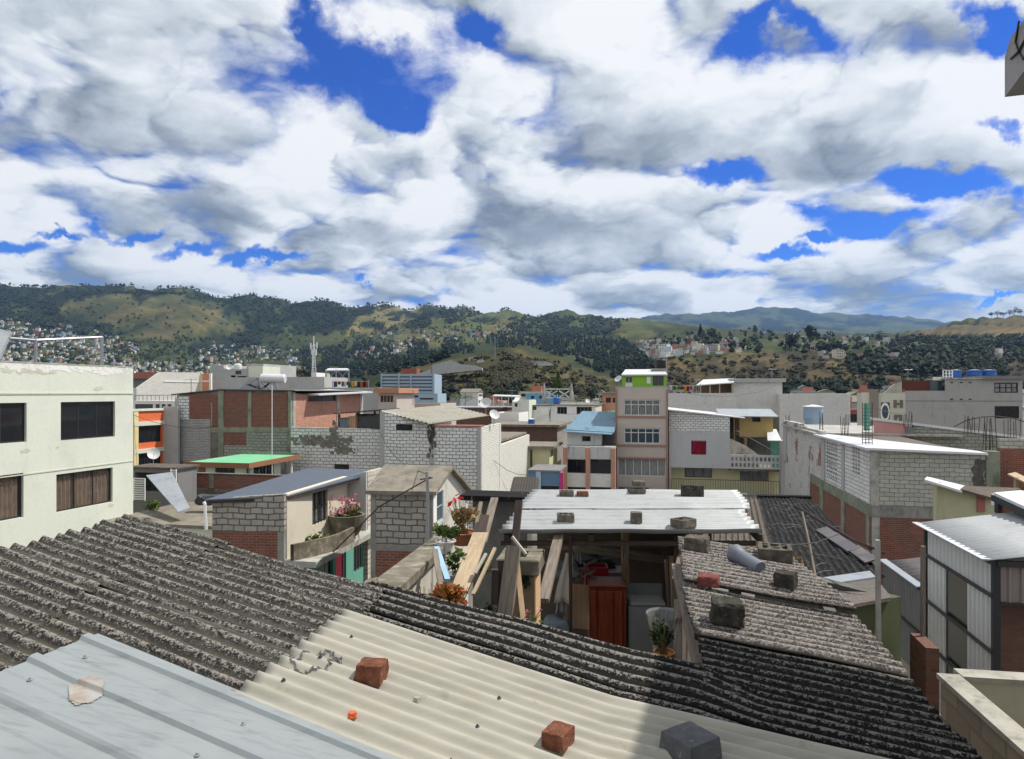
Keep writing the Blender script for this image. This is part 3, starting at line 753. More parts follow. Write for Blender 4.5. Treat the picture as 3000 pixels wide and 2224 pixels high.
far_tree(2215, 985, 34, 'small dark tree on the plateau rim, halfway to the big round tree', mat=fo1, wpx=28)
far_tree(2575, 1003, 34, 'lone dark tree at the foot of the dry hill', mat=fo1, wpx=34)
for i, (u, hp) in enumerate([(925,22),(960,14),(1000,16),(1170,14),(1300,13),(1365,14),(1484,20),(1580,10),(40,12),(120,14),(250,12),(420,14),(560,13),(700,18),(752,14),(800,12)]):
    v, d = skyline(u); z = terrain_z(u, d)
    far_tree(u, HV-z*F_PX/d, hp*.62, 'small dark tree standing up on the skyline of the long hill', 'trees on the hill skyline', mat=fo1, seed=4, d=d)
for i, u in enumerate([2905,2922,2940,2958,2972,2990]):
    v, d = skyline(u); z = terrain_z(u, d)
    far_tree(u, HV-z*F_PX/d, 22, 'dark tree of the row on top of the dry hill', 'trees on the dry hilltop', mat=fo2, seed=5, wpx=24, d=d)

for name_, us_ in (('ridge_trees', range(-60,1500,4)),):
    rng = random.Random(77); b = MB()
    for u in us_:
        if mnoise.noise(Vector((u*.013, 2, 0))) < -.12: continue
        v, d = skyline(u); uu = u+rng.uniform(-3,3); d *= rng.uniform(.985,1.0); z = terrain_z(uu, d); s = rng.uniform(.35,1.0)
        clump(b, Vector(((uu-CU)/F_PX*d, d, z-2)), 17*s, 12*s, rng, rng.random() < .3, 5)
    b.build(name_, fo1)['kind'] = 'stuff'
# ------------------------------------------------------------------ hillside houses
HC = {'white': (.74,.73,.7), 'cream': (.66,.58,.45), 'pinkish': (.58,.4,.33), 'grey': (.42,.42,.41), 'brick red': (.33,.12,.08), 'pale blue': (.33,.43,.5)}
house_protos = {}
def far_proto(kind, wall, k):
    b = MB(); w = MB()
    F = Fr((-4,-4), (1,0)); st = (1,2,3)[k%3]; H = 3*st; W = (8,7,10)[k%3]; L = (8,9,7)[k%3]
    vs = []; me = bpy.data.meshes.new('far_house')
    b.box(F, 0, W, -L, 0, -4, H); nb = len(b.f)
    if k == 1: b.prism(F, [(-.4,H+.02),(W+.4,H+.02),(W/2,H+1.8)], -L-.3, .3)
    elif k == 0: b.box(F, W*.5, W*.9, -L*.8, -L*.4, H+.02, H+2.2)
    else: b.box(F, -.3, W+.3, -L-.3, .3, H+.02, H+.25)
    nr = len(b.f)
    for f in range(st):
        for x in range(3):
            s = W*(.12+.29*x); b.box(F, s, s+1.5, .0, .04, f*3+1, f*3+2.2)
        b.box(rside(F, W), 1.5, 3, 0, .04, f*3+1, f*3+2.2)
    me.from_pydata(b.v, [], b.f)
    for m_ in (wall, (M['rustroof'], M['dustyconc'], M['galvdull'])[k%3], M['glass']): me.materials.append(m_)
    me.polygons.foreach_set('material_index', [0]*nb+[1]*(nr-nb)+[2]*(len(b.f)-nr)); me.update()
    o = bpy.data.objects.new('far_house', me); return o
for kname, c in HC.items():
    mt = paint('far_'+kname.replace(' ','_')+'_wall', c, .85, .1, .25, .15)
    house_protos[kname] = [far_proto(kname, mt, k) for k in range(3)]
ZONES = [([(0,925),(250,960),(420,1010),(380,1060),(0,1000)], 62, 'spread over the slope under the terraced hill'),
         ([(0,1010),(400,1060),(900,1075),(880,1120),(300,1120),(0,1110)], 92, 'in the packed town along the foot of the long hill'),
         ([(600,1000),(900,1030),(900,1065),(560,1060)], 26, 'scattered above the town below the dark forest'),
         ([(1000,1040),(1200,1000),(1280,1010),(1080,1060)], 26, 'in the little village above the dark pines'),
         ([(1080,985),(1500,950),(1560,990),(1200,1010)], 24, 'dotted over the green middle slopes'),
         ([(1860,1000),(2150,985),(2180,1035),(1850,1050)], 34, 'among trees on the left of the plateau'),
         ([(2150,960),(2560,990),(2980,1020),(2980,1060),(2400,1050)], 26, 'among trees towards the dry hill')]
rng = random.Random(21); made = set(); spots = []
for zi, (pl, n, where) in enumerate(ZONES):
    k = 0; us = [p[0] for p in pl]; vs = [p[1] for p in pl]; tr = 0
    while k < n and tr < 4000:
        tr += 1
        u, v = rng.uniform(min(us), max(us)), rng.uniform(min(vs), max(vs))
        if not inpoly(u, v, pl): continue
        p = on_hill(u, v)
        if p is None or p.y > 3600 or p.y < 480: continue
        if any((p-q).length < 13 for q in spots[-200:]): continue
        spots.append(p); k += 1
        kn = rng.choices(list(HC), (8,6,3,5,2,2))[0]; pr = rng.randrange(3)
        o = house_protos[kn][pr].copy(); COL.objects.link(o); o.name = 'far_house'
        o.location = p; o.rotation_euler = (0,0,R(rng.uniform(-40,40))); s = rng.uniform(.6,1.0)*(1.15 if p.y > 1500 else 1)
        o.scale = (s*rng.uniform(.8,1.4), s, s)
        pt = 'pitched-roof ' if pr == 1 else ''
        tag(o, f'tiny {kn} {pt}house {where}', 'house', f'{kn} {pt}houses {where}')
# the rest of the far town, too small and too many to tell apart
def town_mass():
    rng = random.Random(5); b = MB(); mats = [paint('far_town_'+str(i), c, .85, .1, .3, .1) for i, c in enumerate(((.72,.70,.66),(.6,.52,.43),(.42,.41,.4),(.42,.22,.16),(.55,.6,.64)))]
    idx = []; Z = [z[0] for z in ZONES[:2]]*3+[z[0] for z in ZONES]
    for _ in range(2300):
        pl = rng.choice(Z); us = [p[0] for p in pl]; vs = [p[1] for p in pl]
        u, v = rng.uniform(min(us), max(us)), rng.uniform(min(vs), max(vs))
        if not inpoly(u, v, pl): continue
        p = on_hill(u, v)
        if p is None or p.y < 480: continue
        n0 = len(b.f); a = rng.uniform(-.6,.6); F = Fr((p.x, p.y), (math.cos(a), math.sin(a))); k = rng.uniform(.5,1.0)
        b.box(F, -4*k, 4*k, -6*k, 0, p.z-4, p.z+rng.choice((3,3,6,6,8))*k)
        idx += [rng.randrange(5)]*(len(b.f)-n0)
    o = b.build('far_town', mats[0])
    for m_ in mats[1:]: o.data.materials.append(m_)
    o.data.polygons.foreach_set('material_index', idx); o['kind'] = 'stuff'
town_mass()
def haze():
    b = MB(); F = Fr((-8500,-200), (1,0)); b.box(F, 0, 17000, -14600, 0, GROUND-32, 1450)
    m = bpy.data.materials.new('haze'); m.use_nodes = True; t = m.node_tree
    t.nodes.remove(t.nodes['Principled BSDF'])
    v = t.nodes.new('ShaderNodeVolumePrincipled'); v.inputs['Color'].default_value = (.34,.58,1.0,1); v.inputs['Density'].default_value = HAZE
    v.inputs['Anisotropy'].default_value = .2
    t.links.new(v.outputs[0], t.nodes['Material Output'].inputs['Volume'])
    o = b.build('haze', m, origin=(0,0,0)); o['kind'] = 'stuff'
HAZE = 4.5e-5
haze()
# ------------------------------------------------------------------ the near corrugated roof (one gently sagging surface)
RD = Vector((.951,-.309,0)); RT = Vector((.309,.951,0))       # down the corrugations; across them
def rz(s): return -1.805-.2*s if s < -.6 else -1.685-.1*(s+.6)
def rw(s, t, h=0):
    p = RD*s+RT*t; return Vector((p.x, p.y, rz(s)+h))
def r_un(u, v):
    """the point of the roof met by a sight line, as (s, t)"""
    kx, kz = (u-CU)/F_PX, (HV-v)/F_PX; lo, hi = .5, 60
    for _ in range(50):
        y = (lo+hi)/2
        if kz*y > rz(kx*y*RD.x+y*RD.y): lo = y
        else: hi = y
    return kx*y*RD.x+y*RD.y, kx*y*RT.x+y*RT.y
def lerp_pts(pts, x):
    if x <= pts[0][0]: return pts[0][1]
    for (a,b),(c,d) in zip(pts, pts[1:]):
        if x <= c: return b+(d-b)*(x-a)/(c-a) if c > a else d
    return pts[-1][1]
def corr(name, mat, parent, t0, t1, left, right, pitch=.1, amp=.016, lift=0.0, ns=26, shear=None, th=.007, surf=None, origin=None, jag=.012, seed=1, wave=.006, tscale=None, phase=0, rib=False):
    """a corrugated sheet: rows along t, each from left(t) to right(t) along s"""
    surf = surf or rw; rng = random.Random(seed); per = 10
    nt = int((t1-t0)/pitch*per)+1; vs = []; cr = []; uv = []
    for side in (0, 1):
        for i in range(nt+1):
            t = t0+(t1-t0)*i/nt; ph = 2*math.pi*(t-phase)/pitch; c = math.cos(ph); c = 2*max(0,c)**3-1 if rib else c; k = math.floor((t-phase)/pitch+.5)
            rr = random.Random(int(k)*13+seed); jl, jr = rr.uniform(-jag,jag), rr.uniform(-jag,jag)
            a, b = left(t)+jl, right(t)+jr
            for j in range(ns+1):
                s = a+(b-a)*j/ns
                tt = t+(shear(s, t) if shear else 0)
                h = amp*c+lift+wave*mnoise.noise(Vector((s*1.3, t*1.7, seed)))*3
                p = surf(s, tt, h-(th if side else 0)); vs.append(p); cr.append((c+1)/2); uv.append((s, t))
    w = ns+1; m = (nt+1)*w; fs = []
    for i in range(nt):
        for j in range(ns):
            q = (i*w+j, i*w+j+1, (i+1)*w+j+1, (i+1)*w+j); fs.append(q); fs.append(tuple(m+k for k in reversed(q)))
    for j in range(ns):
        fs.append((j, m+j, m+j+1, j+1)); b_ = nt*w; fs.append((b_+j+1, m+b_+j+1, m+b_+j, b_+j))
    for i in range(nt):
        fs.append((i*w, (i+1)*w, m+(i+1)*w, m+i*w)); e = ns
        fs.append((i*w+e, m+i*w+e, m+(i+1)*w+e, (i+1)*w+e))
    off = OFFS[parent.name] if parent is not None else Vector(origin)
    me = bpy.data.meshes.new(name); me.from_pydata([tuple(v-off) for v in vs], [], fs)
    me.attributes.new('crest', 'FLOAT', 'POINT').data.foreach_set('value', cr)
    l = me.uv_layers.new(name='UVMap')
    l.data.foreach_set('uv', [x for f in fs for i in f for x in uv[i]])
    me.polygons.foreach_set('use_smooth', [len(set(x >= m for x in f)) == 1 for f in fs])
    me.materials.append(mat); me.update()
    o = bpy.data.objects.new(name, me); COL.objects.link(o)
    if parent is not None: o.parent = parent
    else: o.location = off
    OFFS[o.name] = off
    return o
def shr(s, t):
    k = min(1, max(0, (t-2.7)/1.3)); return .085*k*(s+4.27)
roof = thing('roofed_house', 'large old corrugated roof blotched with lichen and mould, sagging below the viewer', 'roof', rw(-1, 3.4, -.4))
EDGE_L = [(.6,-4.0),(2.9,-4.13),(3.4,-4.18),(3.95,-4.27),(4.2,-4.3)]
JO = [(.6,-2.0),(2.6,-2.09),(3.1,-2.14),(3.5,-2.18),(4.2,-2.28)]
# upper part, in three overlapping courses
LAP = [(.6,-3.15),(2.4,-3.2),(3.0,-3.42),(3.6,-3.4),(4.2,-3.45)]
for k, (ta, tb, lf) in enumerate(((.9,1.98,.03),(1.97,2.97,.036),(2.96,3.96,.031))):
    corr('roof_sheet', M['fibre'], roof, ta, tb, lambda t: lerp_pts(EDGE_L, t), lambda t: lerp_pts(LAP, t)+.02, lift=lf+.013, pitch=.1, amp=.0165, ns=24, shear=shr, seed=30+k, jag=.02)['label'] = 'grey mossy sheets with pale lichen crust'
    corr('roof_sheet', M['fibre'], roof, ta, tb, lambda t: lerp_pts(LAP, t)-.1, lambda t: lerp_pts(JO, t)+.03, lift=lf, pitch=.1, amp=.0165, ns=40, shear=shr, seed=40+k, jag=.02)['label'] = 'grey mossy sheets with pale lichen crust'
# right part beside and beyond the cream sheet
RL = lambda t: lerp_pts(JO, t)-.12
CT = [(-2.3,3.55),(-1.19,3.66),(-.32,3.58),(.08,3.47),(1.3,3.2)]
TOPS = [(-2.5,0),(-2.28,.03),(-1.95,.07),(-1.4,.15),(-.95,.19),(-.49,.25),(-.2,.24),(.15,.0),(2,0)]
sh2 = lambda s, t: lerp_pts(TOPS, s)*min(1, max(0, (t-3.5)/.65))
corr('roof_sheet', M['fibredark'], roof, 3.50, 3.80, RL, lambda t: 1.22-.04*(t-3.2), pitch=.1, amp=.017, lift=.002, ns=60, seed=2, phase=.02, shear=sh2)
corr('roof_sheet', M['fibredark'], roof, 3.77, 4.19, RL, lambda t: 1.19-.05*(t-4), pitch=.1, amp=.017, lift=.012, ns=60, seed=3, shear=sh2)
# beyond the court, on the far side
LW = [(3.9,-.16),(4.42,-.18),(4.9,-.24),(6,-.42),(7.67,-.6),(8,-.62)]
EV = [(3.4,1.22),(4.04,1.19),(4.79,1.10),(5.48,1.02),(6.29,.92),(7.88,.52),(8.2,.45)]
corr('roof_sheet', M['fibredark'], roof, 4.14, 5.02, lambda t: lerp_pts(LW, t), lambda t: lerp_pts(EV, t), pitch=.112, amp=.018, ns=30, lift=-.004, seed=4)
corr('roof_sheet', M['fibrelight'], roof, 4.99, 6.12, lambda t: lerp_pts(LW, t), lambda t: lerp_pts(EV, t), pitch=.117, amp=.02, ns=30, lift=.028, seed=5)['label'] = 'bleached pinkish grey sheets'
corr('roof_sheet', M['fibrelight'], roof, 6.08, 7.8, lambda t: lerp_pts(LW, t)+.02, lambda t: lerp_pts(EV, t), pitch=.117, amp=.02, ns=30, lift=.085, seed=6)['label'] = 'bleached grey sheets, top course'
# timbers and walls that carry it
b = MB()
for t in (1.2, 2.4, 3.3): b.bar(rw(-4.1, t, -.11), rw(-.6, t, -.11), .08, .1); b.bar(rw(-.59, t, -.11), rw(1.0, t, -.11), .08, .1)
for t in (4.3, 5.0, 6.0, 7.0, 7.7): b.bar(rw(lerp_pts(LW,t)+.06, t, -.09), rw(lerp_pts(EV,t)-.1, t, -.09), .08, .1)
b.build('roof_timbers', M['wooddk'], roof)
b = MB()
F = Fr(rw(.95, 3.2), RT); G = Fr(rw(-4.0, 3.8), RD)
b.box(Fr(rw(.98, 3.3), -RT), -2.6, 0, -.15, 0, GROUND, -2.05)
b.box(Fr(rw(-4.0, 3.95), RD), 0, 4.0, -.15, 0, GROUND, -1.95)
b.box(Fr(rw(-.05, 7.6), -RT), 0, 3.2, -.12, 0, GROUND, -1.95)
b.box(Fr(rw(.8, 7.7), -RT), 0, 4.2, -.1, 0, GROUND, -2.02)
b.build('support_wall', M['concretedk'], roof)

cream = thing('corrugated_sheet', 'cream ribbed fibreglass sheet set in the middle of the old grey roof', 'roof sheet', rw(-1, 2.6, .06))
corr('sheet', M['creamsheet'], cream, 2.445, 3.56, lambda t: lerp_pts(JO, t)-.02, lambda t: 1.5, lift=.062, pitch=.098, amp=.0165, ns=70, seed=8, jag=.004, shear=lambda s, t: .03*(s+2)*max(0,(t-2.6)), wave=.002, phase=.03)
# a mended crack: dark sealed lines and the replaced pale flake lying on the crests
def crack(parent, pts, r=.004):
    b = MB(); b.tube([rw(s, t, .062+.0165*math.cos(2*math.pi*(t-.03)/.098)+.002) for s, t in pts], r, 5); return b.build('crack', M['greydk'], parent)
def zig(pts, n=14):
    rng = random.Random(3); out = []
    for (a,b),(c,d) in zip(pts, pts[1:]):
        for i in range(n): out.append((a+(c-a)*i/n+rng.gauss(0,.006), b+(d-b)*i/n+rng.gauss(0,.006)))
    return out+[pts[-1]]
for pl in ([(870,1962),(905,1950),(960,1945),(990,1965),(1005,1985)], [(850,1975),(890,2005),(935,2000),(975,1980),(1000,1965)]):
    crack(cream, zig([r_un(*p) for p in pl]))

# blue-grey box-rib sheet at the near end
def rib_sheet(parent):
    nt = 150; ns = 30; t0, t1, s0, s1 = .6, 2.50, -2.9, .2; vs = []; fs = []; cr = []; uv = []
    for k in (0, 1):
        for i in range(nt+1):
            t = t0+(t1-t0)*i/nt; x = ((t-2.43+.36) % .25)
            h = .0
            if abs(x-.11) < .034: h = .021*min(1, (.034-abs(x-.11))/.014)
            elif abs(((t-2.43+.36) % .25)-.235) < .009: h = .004
            for j in range(ns+1):
                s = s0+(s1-s0)*j/ns+.05*(t-2.5)*-0.35
                d = 0
                q = math.hypot((s+2.62)*1.0, (t-2.2)*1.4)
                if q < .2: d = -.014*(1-q/.2)**1.0
                vs.append(rw(s, t, h+d+.07-(.002 if k else 0))); uv.append((s, t))
    w = ns+1; m = (nt+1)*w
    for i in range(nt):
        for j in range(ns):
            q = (i*w+j, i*w+j+1, (i+1)*w+j+1, (i+1)*w+j); fs.append(q); fs.append(tuple(m+k for k in reversed(q)))
    for i in range(nt):
        fs.append((i*w, (i+1)*w, m+(i+1)*w, m+i*w)); fs.append((i*w+ns, m+i*w+ns, m+(i+1)*w+ns, (i+1)*w+ns))
    for j in range(ns):
        fs.append((j, m+j, m+j+1, j+1)); b_ = nt*w; fs.append((b_+j+1, m+b_+j+1, m+b_+j, b_+j))
    off = OFFS[parent.name]; me = bpy.data.meshes.new('sheet'); me.from_pydata([tuple(v-off) for v in vs], [], fs)
    l = me.uv_layers.new(name='UVMap'); l.data.foreach_set('uv', [x for f in fs for i in f for x in uv[i]])
    me.materials.append(M['bluesheet']); me.update()
    o = bpy.data.objects.new('sheet', me); COL.objects.link(o); o.parent = parent; OFFS['sheet'] = off
ms = thing('metal_sheet', 'blue-grey ribbed metal sheet with a rusty dent, laid over the old roof', 'roof sheet', rw(-1.5, 1.6, .08))
rib_sheet(ms)
def stain(parent):
    # thin rust-coloured patch of old filler in the dent
    pts = [r_un(*p) for p in ((200,2058),(288,2030),(308,2046),(300,2090),(268,2112),(222,2122),(203,2105))]
    q = N('dent_filler'); co = q.coord()
    c = q.mix(q.step(q.noise(co, 9, 6, .7), .38, .66), (.27,.215,.17), (.34,.335,.32)); q.done(c, .7)
    b = MB(); n = 40; a0, a1 = min(p[0] for p in pts), max(p[0] for p in pts); c0, c1 = min(p[1] for p in pts), max(p[1] for p in pts)
    def hh(s, t):
        x = (t-2.43+.36) % .25; h = .021*min(1, (.034-abs(x-.11))/.014) if abs(x-.11) < .034 else (.004 if abs(x-.235) < .009 else 0)
        k = math.hypot(s+2.62, (t-2.2)*1.4); return rw(s, t, h+.0745-(.014*(1-k/.2) if k < .2 else 0))
    for i in range(n):
        for j in range(n):
            s, t, ds, dt = a0+(a1-a0)*i/n, c0+(c1-c0)*j/n, (a1-a0)/n, (c1-c0)/n
            if inpoly(s+ds/2, t+dt/2, pts): b.poly([hh(s,t), hh(s+ds,t), hh(s+ds,t+dt), hh(s,t+dt)], [(s,t),(s+ds,t),(s+ds,t+dt),(s,t+dt)])
    return b.build('filler_patch', q.m, parent)
stain(ms)

# ------------------------------------------------------------------ loose stones and blocks that weigh the roof down
def blockm(c, dx, dy, sx, sy, sz, mat, jitter=.06, seed=0, hole=False, tilt=(0,0), rough=.5):
    """irregular stone or brick lump: subdivided box pushed about by noise; c = middle of its base"""
    import bmesh
    bm = bmesh.new(); bmesh.ops.create_cube(bm, size=1)
    bmesh.ops.subdivide_edges(bm, edges=bm.edges[:], cuts=5, use_grid_fill=True)
    rng = random.Random(seed); dx = Vector((dx[0], dx[1], 0)).normalized(); dyv = Vector((-dx.y, dx.x, 0)); up = Vector((tilt[0], tilt[1], 1)).normalized()
    tp = rng.uniform(.9,1.0)
    for v in bm.verts:
        x, y, z = v.co*2
        r = (abs(x)**6+abs(y)**6+abs(z)**6)**(1/6.0); k = 1/max(r,1e-3); x, y, z = x*(rough*k+1-rough), y*(rough*k+1-rough), z*(rough*k+1-rough)
        nv = Vector((x*1.6+seed*3.1, y*1.6, z*1.6)); q = mnoise.noise_vector(nv)*jitter*1.6+mnoise.noise_vector(nv*3)*jitter*.8
        kk = 1-(1-tp)*(z+1)/2
        v.co = dx*((x*kk+q.x)*sx/2)+dyv*((y*kk+q.y)*sy/2)+up*((z+1+q.z)*sz/2)+Vector(c)
    return bm
def stone(name, label, cat, c, ang, size, mat, group=None, jitter=.06, seed=0, tilt=(0,0), rough=.5, smooth=False):
    bm = blockm(Vector((0,0,0)), (math.cos(R(ang)), math.sin(R(ang))), 0, *size, mat, jitter, seed, tilt=tilt, rough=rough)
    me = bpy.data.meshes.new(name); bm.to_mesh(me); bm.free(); me.materials.append(mat)
    for p in me.polygons: p.use_smooth = smooth
    o = bpy.data.objects.new(name, me); COL.objects.link(o); o.location = c
    return tag(o, label, cat, group)
def on_roof(u, v, h=.02):
    s, t = r_un(u, v); return rw(s, t, h), (rw(s, t).y)
def roof_stone(name, label, cat, u, v, wpx, hpx, dep, ang, mat, h=.05, **k):
    p, d = on_roof(u, v, h); return stone(name, label, cat, p, ang, (wpx/F_PX*d, dep, hpx/F_PX*d), mat, **k)
TL = (-.1,0)
roof_stone('brick', 'chipped brown brick sitting alone on the cream ribbed sheet', 'brick', 1085, 2028, 84, 58, .12, -8, M['brickred'], h=.055, seed=1, jitter=.045, rough=.18, tilt=(.12,-.05))
roof_stone('brick', 'red brick end cut by the lower edge of the view, on cream sheet', 'brick', 1636, 2222, 70, 50, .13, -30, M['brickred'], h=.06, seed=2, jitter=.045, rough=.22)
roof_stone('concrete_block', 'smooth dark grey block in the shadow on the cream sheet', 'block', 2022, 2250, 130, 62, .2, 32, M['blocksmooth'], h=.06, seed=3, jitter=.015, rough=.1)
roof_stone('brick_shard', 'tiny bright orange brick chip on the cream sheet', 'brick chip', 1032, 2142, 24, 20, .03, 20, M['shard'], h=.055, seed=4, jitter=.15)
roof_stone('stone_chip', 'tiny pale stone chip on the cream sheet', 'stone chip', 1221, 2091, 18, 12, .02, -30, M['concretelt'], h=.06, seed=5, jitter=.15)
roof_stone('concrete_block', 'big rounded grey lump at the top corner of the bleached roof', 'block', 2042, 1634, 70, 46, .22, -25, M['blockgrey'], h=.06, seed=6, rough=.6)
roof_stone('brick', 'red faced broken block beside the grey funnel pipe', 'brick', 2076, 1735, 62, 30, .16, -20, M['redblock'], h=.06, seed=7, rough=.5)
roof_stone('concrete_block', 'tall dark block standing on the right of the bleached roof', 'block', 2302, 1750, 60, 52, .17, -35, M['blockdark'], h=.07, seed=8, rough=.4)
roof_stone('concrete_block', 'largest black mossy lump at the middle of the bleached roof', 'block', 2130, 1845, 94, 68, .22, -12, M['blockdark'], h=.05, seed=9, rough=.55, jitter=.08)
# hollow decorative block lying with its openwork face up
def lattice_block(name, label, c, ang, L, W, H, mat, group=None, bars=2, seed=0, tilt=0):
    rng = random.Random(seed); a = R(ang); F = Fr((c[0]-math.cos(a)*L/2+math.sin(a)*W/2, c[1]-math.sin(a)*L/2-math.cos(a)*W/2), (math.cos(a), math.sin(a)))
    z0, z1 = c[2], c[2]+H; w = .12*min(L, W)+.006; b = MB()
    b.box(F, 0, L, -w, 0, z0, z1); b.box(F, 0, L, -W, -W+w, z0, z1)
    b.box(F, 0, w, -W+w, -w, z0, z1); b.box(F, L-w, L, -W+w, -w, z0, z1)
    for i in range(1, bars+1):
        x = L*i/(bars+1); b.box(F, x-w*.35, x+w*.35, -W+w, -w, z0, z1-.003)
    b.bar(F.w(w,-w,z1-.02), F.w(L-w,-W+w,z1-.02), w*.5, .03); b.bar(F.w(w,-W+w,z1-.022), F.w(L-w,-w,z1-.022), w*.5, .03)
    b.box(F, w, L-w, -W+w, -w, z0, z0+.02)
    o = b.build(name, mat); bevel(o, .006, 1)
    return tag(o, label, 'block', group)
p, d = on_roof(2270, 1660, .08); lattice_block('lattice_block', 'openwork concrete block lying face up beside a dark block on the bleached roof', p, -18, 92/F_PX*d, .32, .13, M['blockgrey'])
# grey funnel-ended pipe lying on the roof
pp = thing('vent_pipe', 'grey plastic pipe with a flared funnel end lying on the bleached roof', 'pipe', on_roof(2190, 1700, .1)[0])
a0, d0 = on_roof(2228, 1706, .13); a1 = on_roof(2152, 1672, .17)[0]; ax = (a1-a0).normalized(); Lp = (a1-a0).length
b = MB(); b.lathe(a0, [(.0,0),(.062,0),(.066,.02),(.066,Lp*.62),(.068,Lp*.74),(.088,Lp*.9),(.095,Lp),(.084,Lp-.002),(.055,Lp*.8),(.0,Lp*.78)], 20, ax); b.build('pipe_body', M['pvc'], pp)
# ------------------------------------------------------------------ the neighbour's concrete canopy that throws the shadow on the near roof
can = thing('concrete_canopy', 'weathered concrete canopy slab jutting in high above, with peeling plaster', 'canopy', (6.5, 3.5, 2.3))
C0 = Vector((3.97, 5.5, 0)); Fc = Fr(C0-RT*6.5, RT)
b = MB(); prof_ = [(0,2.42),(6.1,2.42),(6.5,2.38),(6.5,2.70),(6.38,2.80),(0,2.86)]
Fc.n = Vector((-RD.x, -RD.y, 0)); b.prism(Fc, prof_, -6, 0); b.build('slab', concrete('canopy_concrete', (.33,.31,.31), .5), can)
b = MB(); b.tube([C0-RT*.42+RD*.01+Vector((0,0,2.4)), C0-RT*.45+RD*.03+Vector((0,0,1.8))], .02, 8); b.build('drain_pipe', M['pvc'], can)
b = MB(); b.tube([Fc.w(6.2,.004,2.84), Fc.w(6.25,.01,2.7), Fc.w(6.18,.006,2.58), Fc.w(6.1,.01,2.5)], .008, 5); b.tube([Fc.w(6.35,.006,2.62), Fc.w(6.18,.012,2.6), Fc.w(5.9,.008,2.68)], .01, 5); b.build('cable', M['iron'], can)
b = MB(); Fw = Fr(C0-RT*6.2+RD*1.6, RT); Fw.n = Vector((-RD.x, -RD.y, 0)); b.box(Fw, 0, 5.0, -4.3, 0, GROUND, 2.4); b.build('wall', M['concrete'], can)
# fixing nails with dark washers along the crests
def nails(parent, rows, t0, t1, pitch, phase, every, h, mat, shf=None):
    b = MB(); k0, k1 = int(math.ceil((t0-phase)/pitch)), int((t1-phase)/pitch)
    for r, s in enumerate(rows):
        for k in range(k0, k1+1):
            if (k+r) % every: continue
            t = phase+k*pitch; tt = t+(shf(s, t) if shf else 0); p = rw(s, tt, h)
            b.lathe(p, [(.011,0),(.011,.003),(.005,.005),(.005,.011),(.001,.013)], 7)
    b.build('roof_nails', M[mat], parent)
nails(cream, (-1.98,-1.1,-.2,.7), 2.5, 3.45, .098, .03, 3, .0775, 'steeldk', lambda s, t: .03*(s+2)*max(0,(t-2.6)))
nails(ms, (-2.75,-1.9,-.9), .9, 2.45, .25, 2.43-.36+.235, 1, .073, 'steel')
# ------------------------------------------------------------------ walls with real openings, windows, whole buildings
def wall(parent, F, s0, s1, z0, top, mat, holes=(), th=.2, name='wall', n=0.0):
    """slab of wall in frame F; top: a height or [(s,z),...]; holes: (s0,s1,z0,z1)"""
    tp = (lambda s: top) if not isinstance(top, (list, tuple)) else (lambda s: lerp_pts(top, s))
    hs = [(max(a,s0), min(b,s1), c, d) for a,b,c,d in holes]
    S = {s0, s1}
    for a,b,_,_ in hs: S.add(a); S.add(b)
    if isinstance(top, (list, tuple)):
        for s,_ in top:
            if s0 < s < s1: S.add(s)
    S = sorted(S); b = MB()
    for a, c in zip(S, S[1:]):
        if c-a < 1e-6: continue
        m = (a+c)/2; mine = [h for h in hs if h[0]-1e-6 <= m <= h[1]+1e-6]
        Z = sorted({z0}|{h[2] for h in mine}|{h[3] for h in mine})
        segs = []
        for i, z in enumerate(Z):
            zz = Z[i+1] if i+1 < len(Z) else None
            mid = (z+zz)/2 if zz is not None else z+1e-4
            if zz is not None and any(h[2] < mid < h[3] for h in mine): continue
            if zz is None and any(h[3] > z+1e-6 for h in mine): continue
            segs.append((z, zz))
        for z, zz in segs:
            za, zc = (zz, zz) if zz is not None else (tp(a), tp(c))
            b.poly([F.w(a,n,z), F.w(c,n,z), F.w(c,n,zc), F.w(a,n,za)], [(a,z),(c,z),(c,zc),(a,za)])
            b.poly([F.w(c,n-th,z), F.w(a,n-th,z), F.w(a,n-th,za), F.w(c,n-th,zc)], [(c,z),(a,z),(a,za),(c,zc)])
        b.poly([F.w(a,n,tp(a)), F.w(c,n,tp(c)), F.w(c,n-th,tp(c)), F.w(a,n-th,tp(a))], [(a,0),(c,0),(c,th),(a,th)])
    for s, sg in ((s0,-1),(s1,1)):
        q = [F.w(s,n,z0), F.w(s,n-th,z0), F.w(s,n-th,tp(s)), F.w(s,n,tp(s))]; w_ = [(n,z0),(n-th,z0),(n-th,tp(s)),(n,tp(s))]
        if sg < 0: q.reverse(); w_.reverse()
        b.poly(q, w_)
    for a,c,z,zz in hs:
        b.poly([F.w(a,n,z), F.w(a,n-th,z), F.w(a,n-th,zz), F.w(a,n,zz)], [(0,z),(th,z),(th,zz),(0,zz)])
        b.poly([F.w(c,n-th,z), F.w(c,n,z), F.w(c,n,zz), F.w(c,n-th,zz)], [(0,z),(th,z),(th,zz),(0,zz)])
        b.poly([F.w(a,n,z), F.w(c,n,z), F.w(c,n-th,z), F.w(a,n-th,z)], [(a,0),(c,0),(c,th),(a,th)])
        b.poly([F.w(a,n-th,zz), F.w(c,n-th,zz), F.w(c,n,zz), F.w(a,n,zz)], [(a,0),(c,0),(c,th),(a,th)])
    return b.build(name, mat, parent)
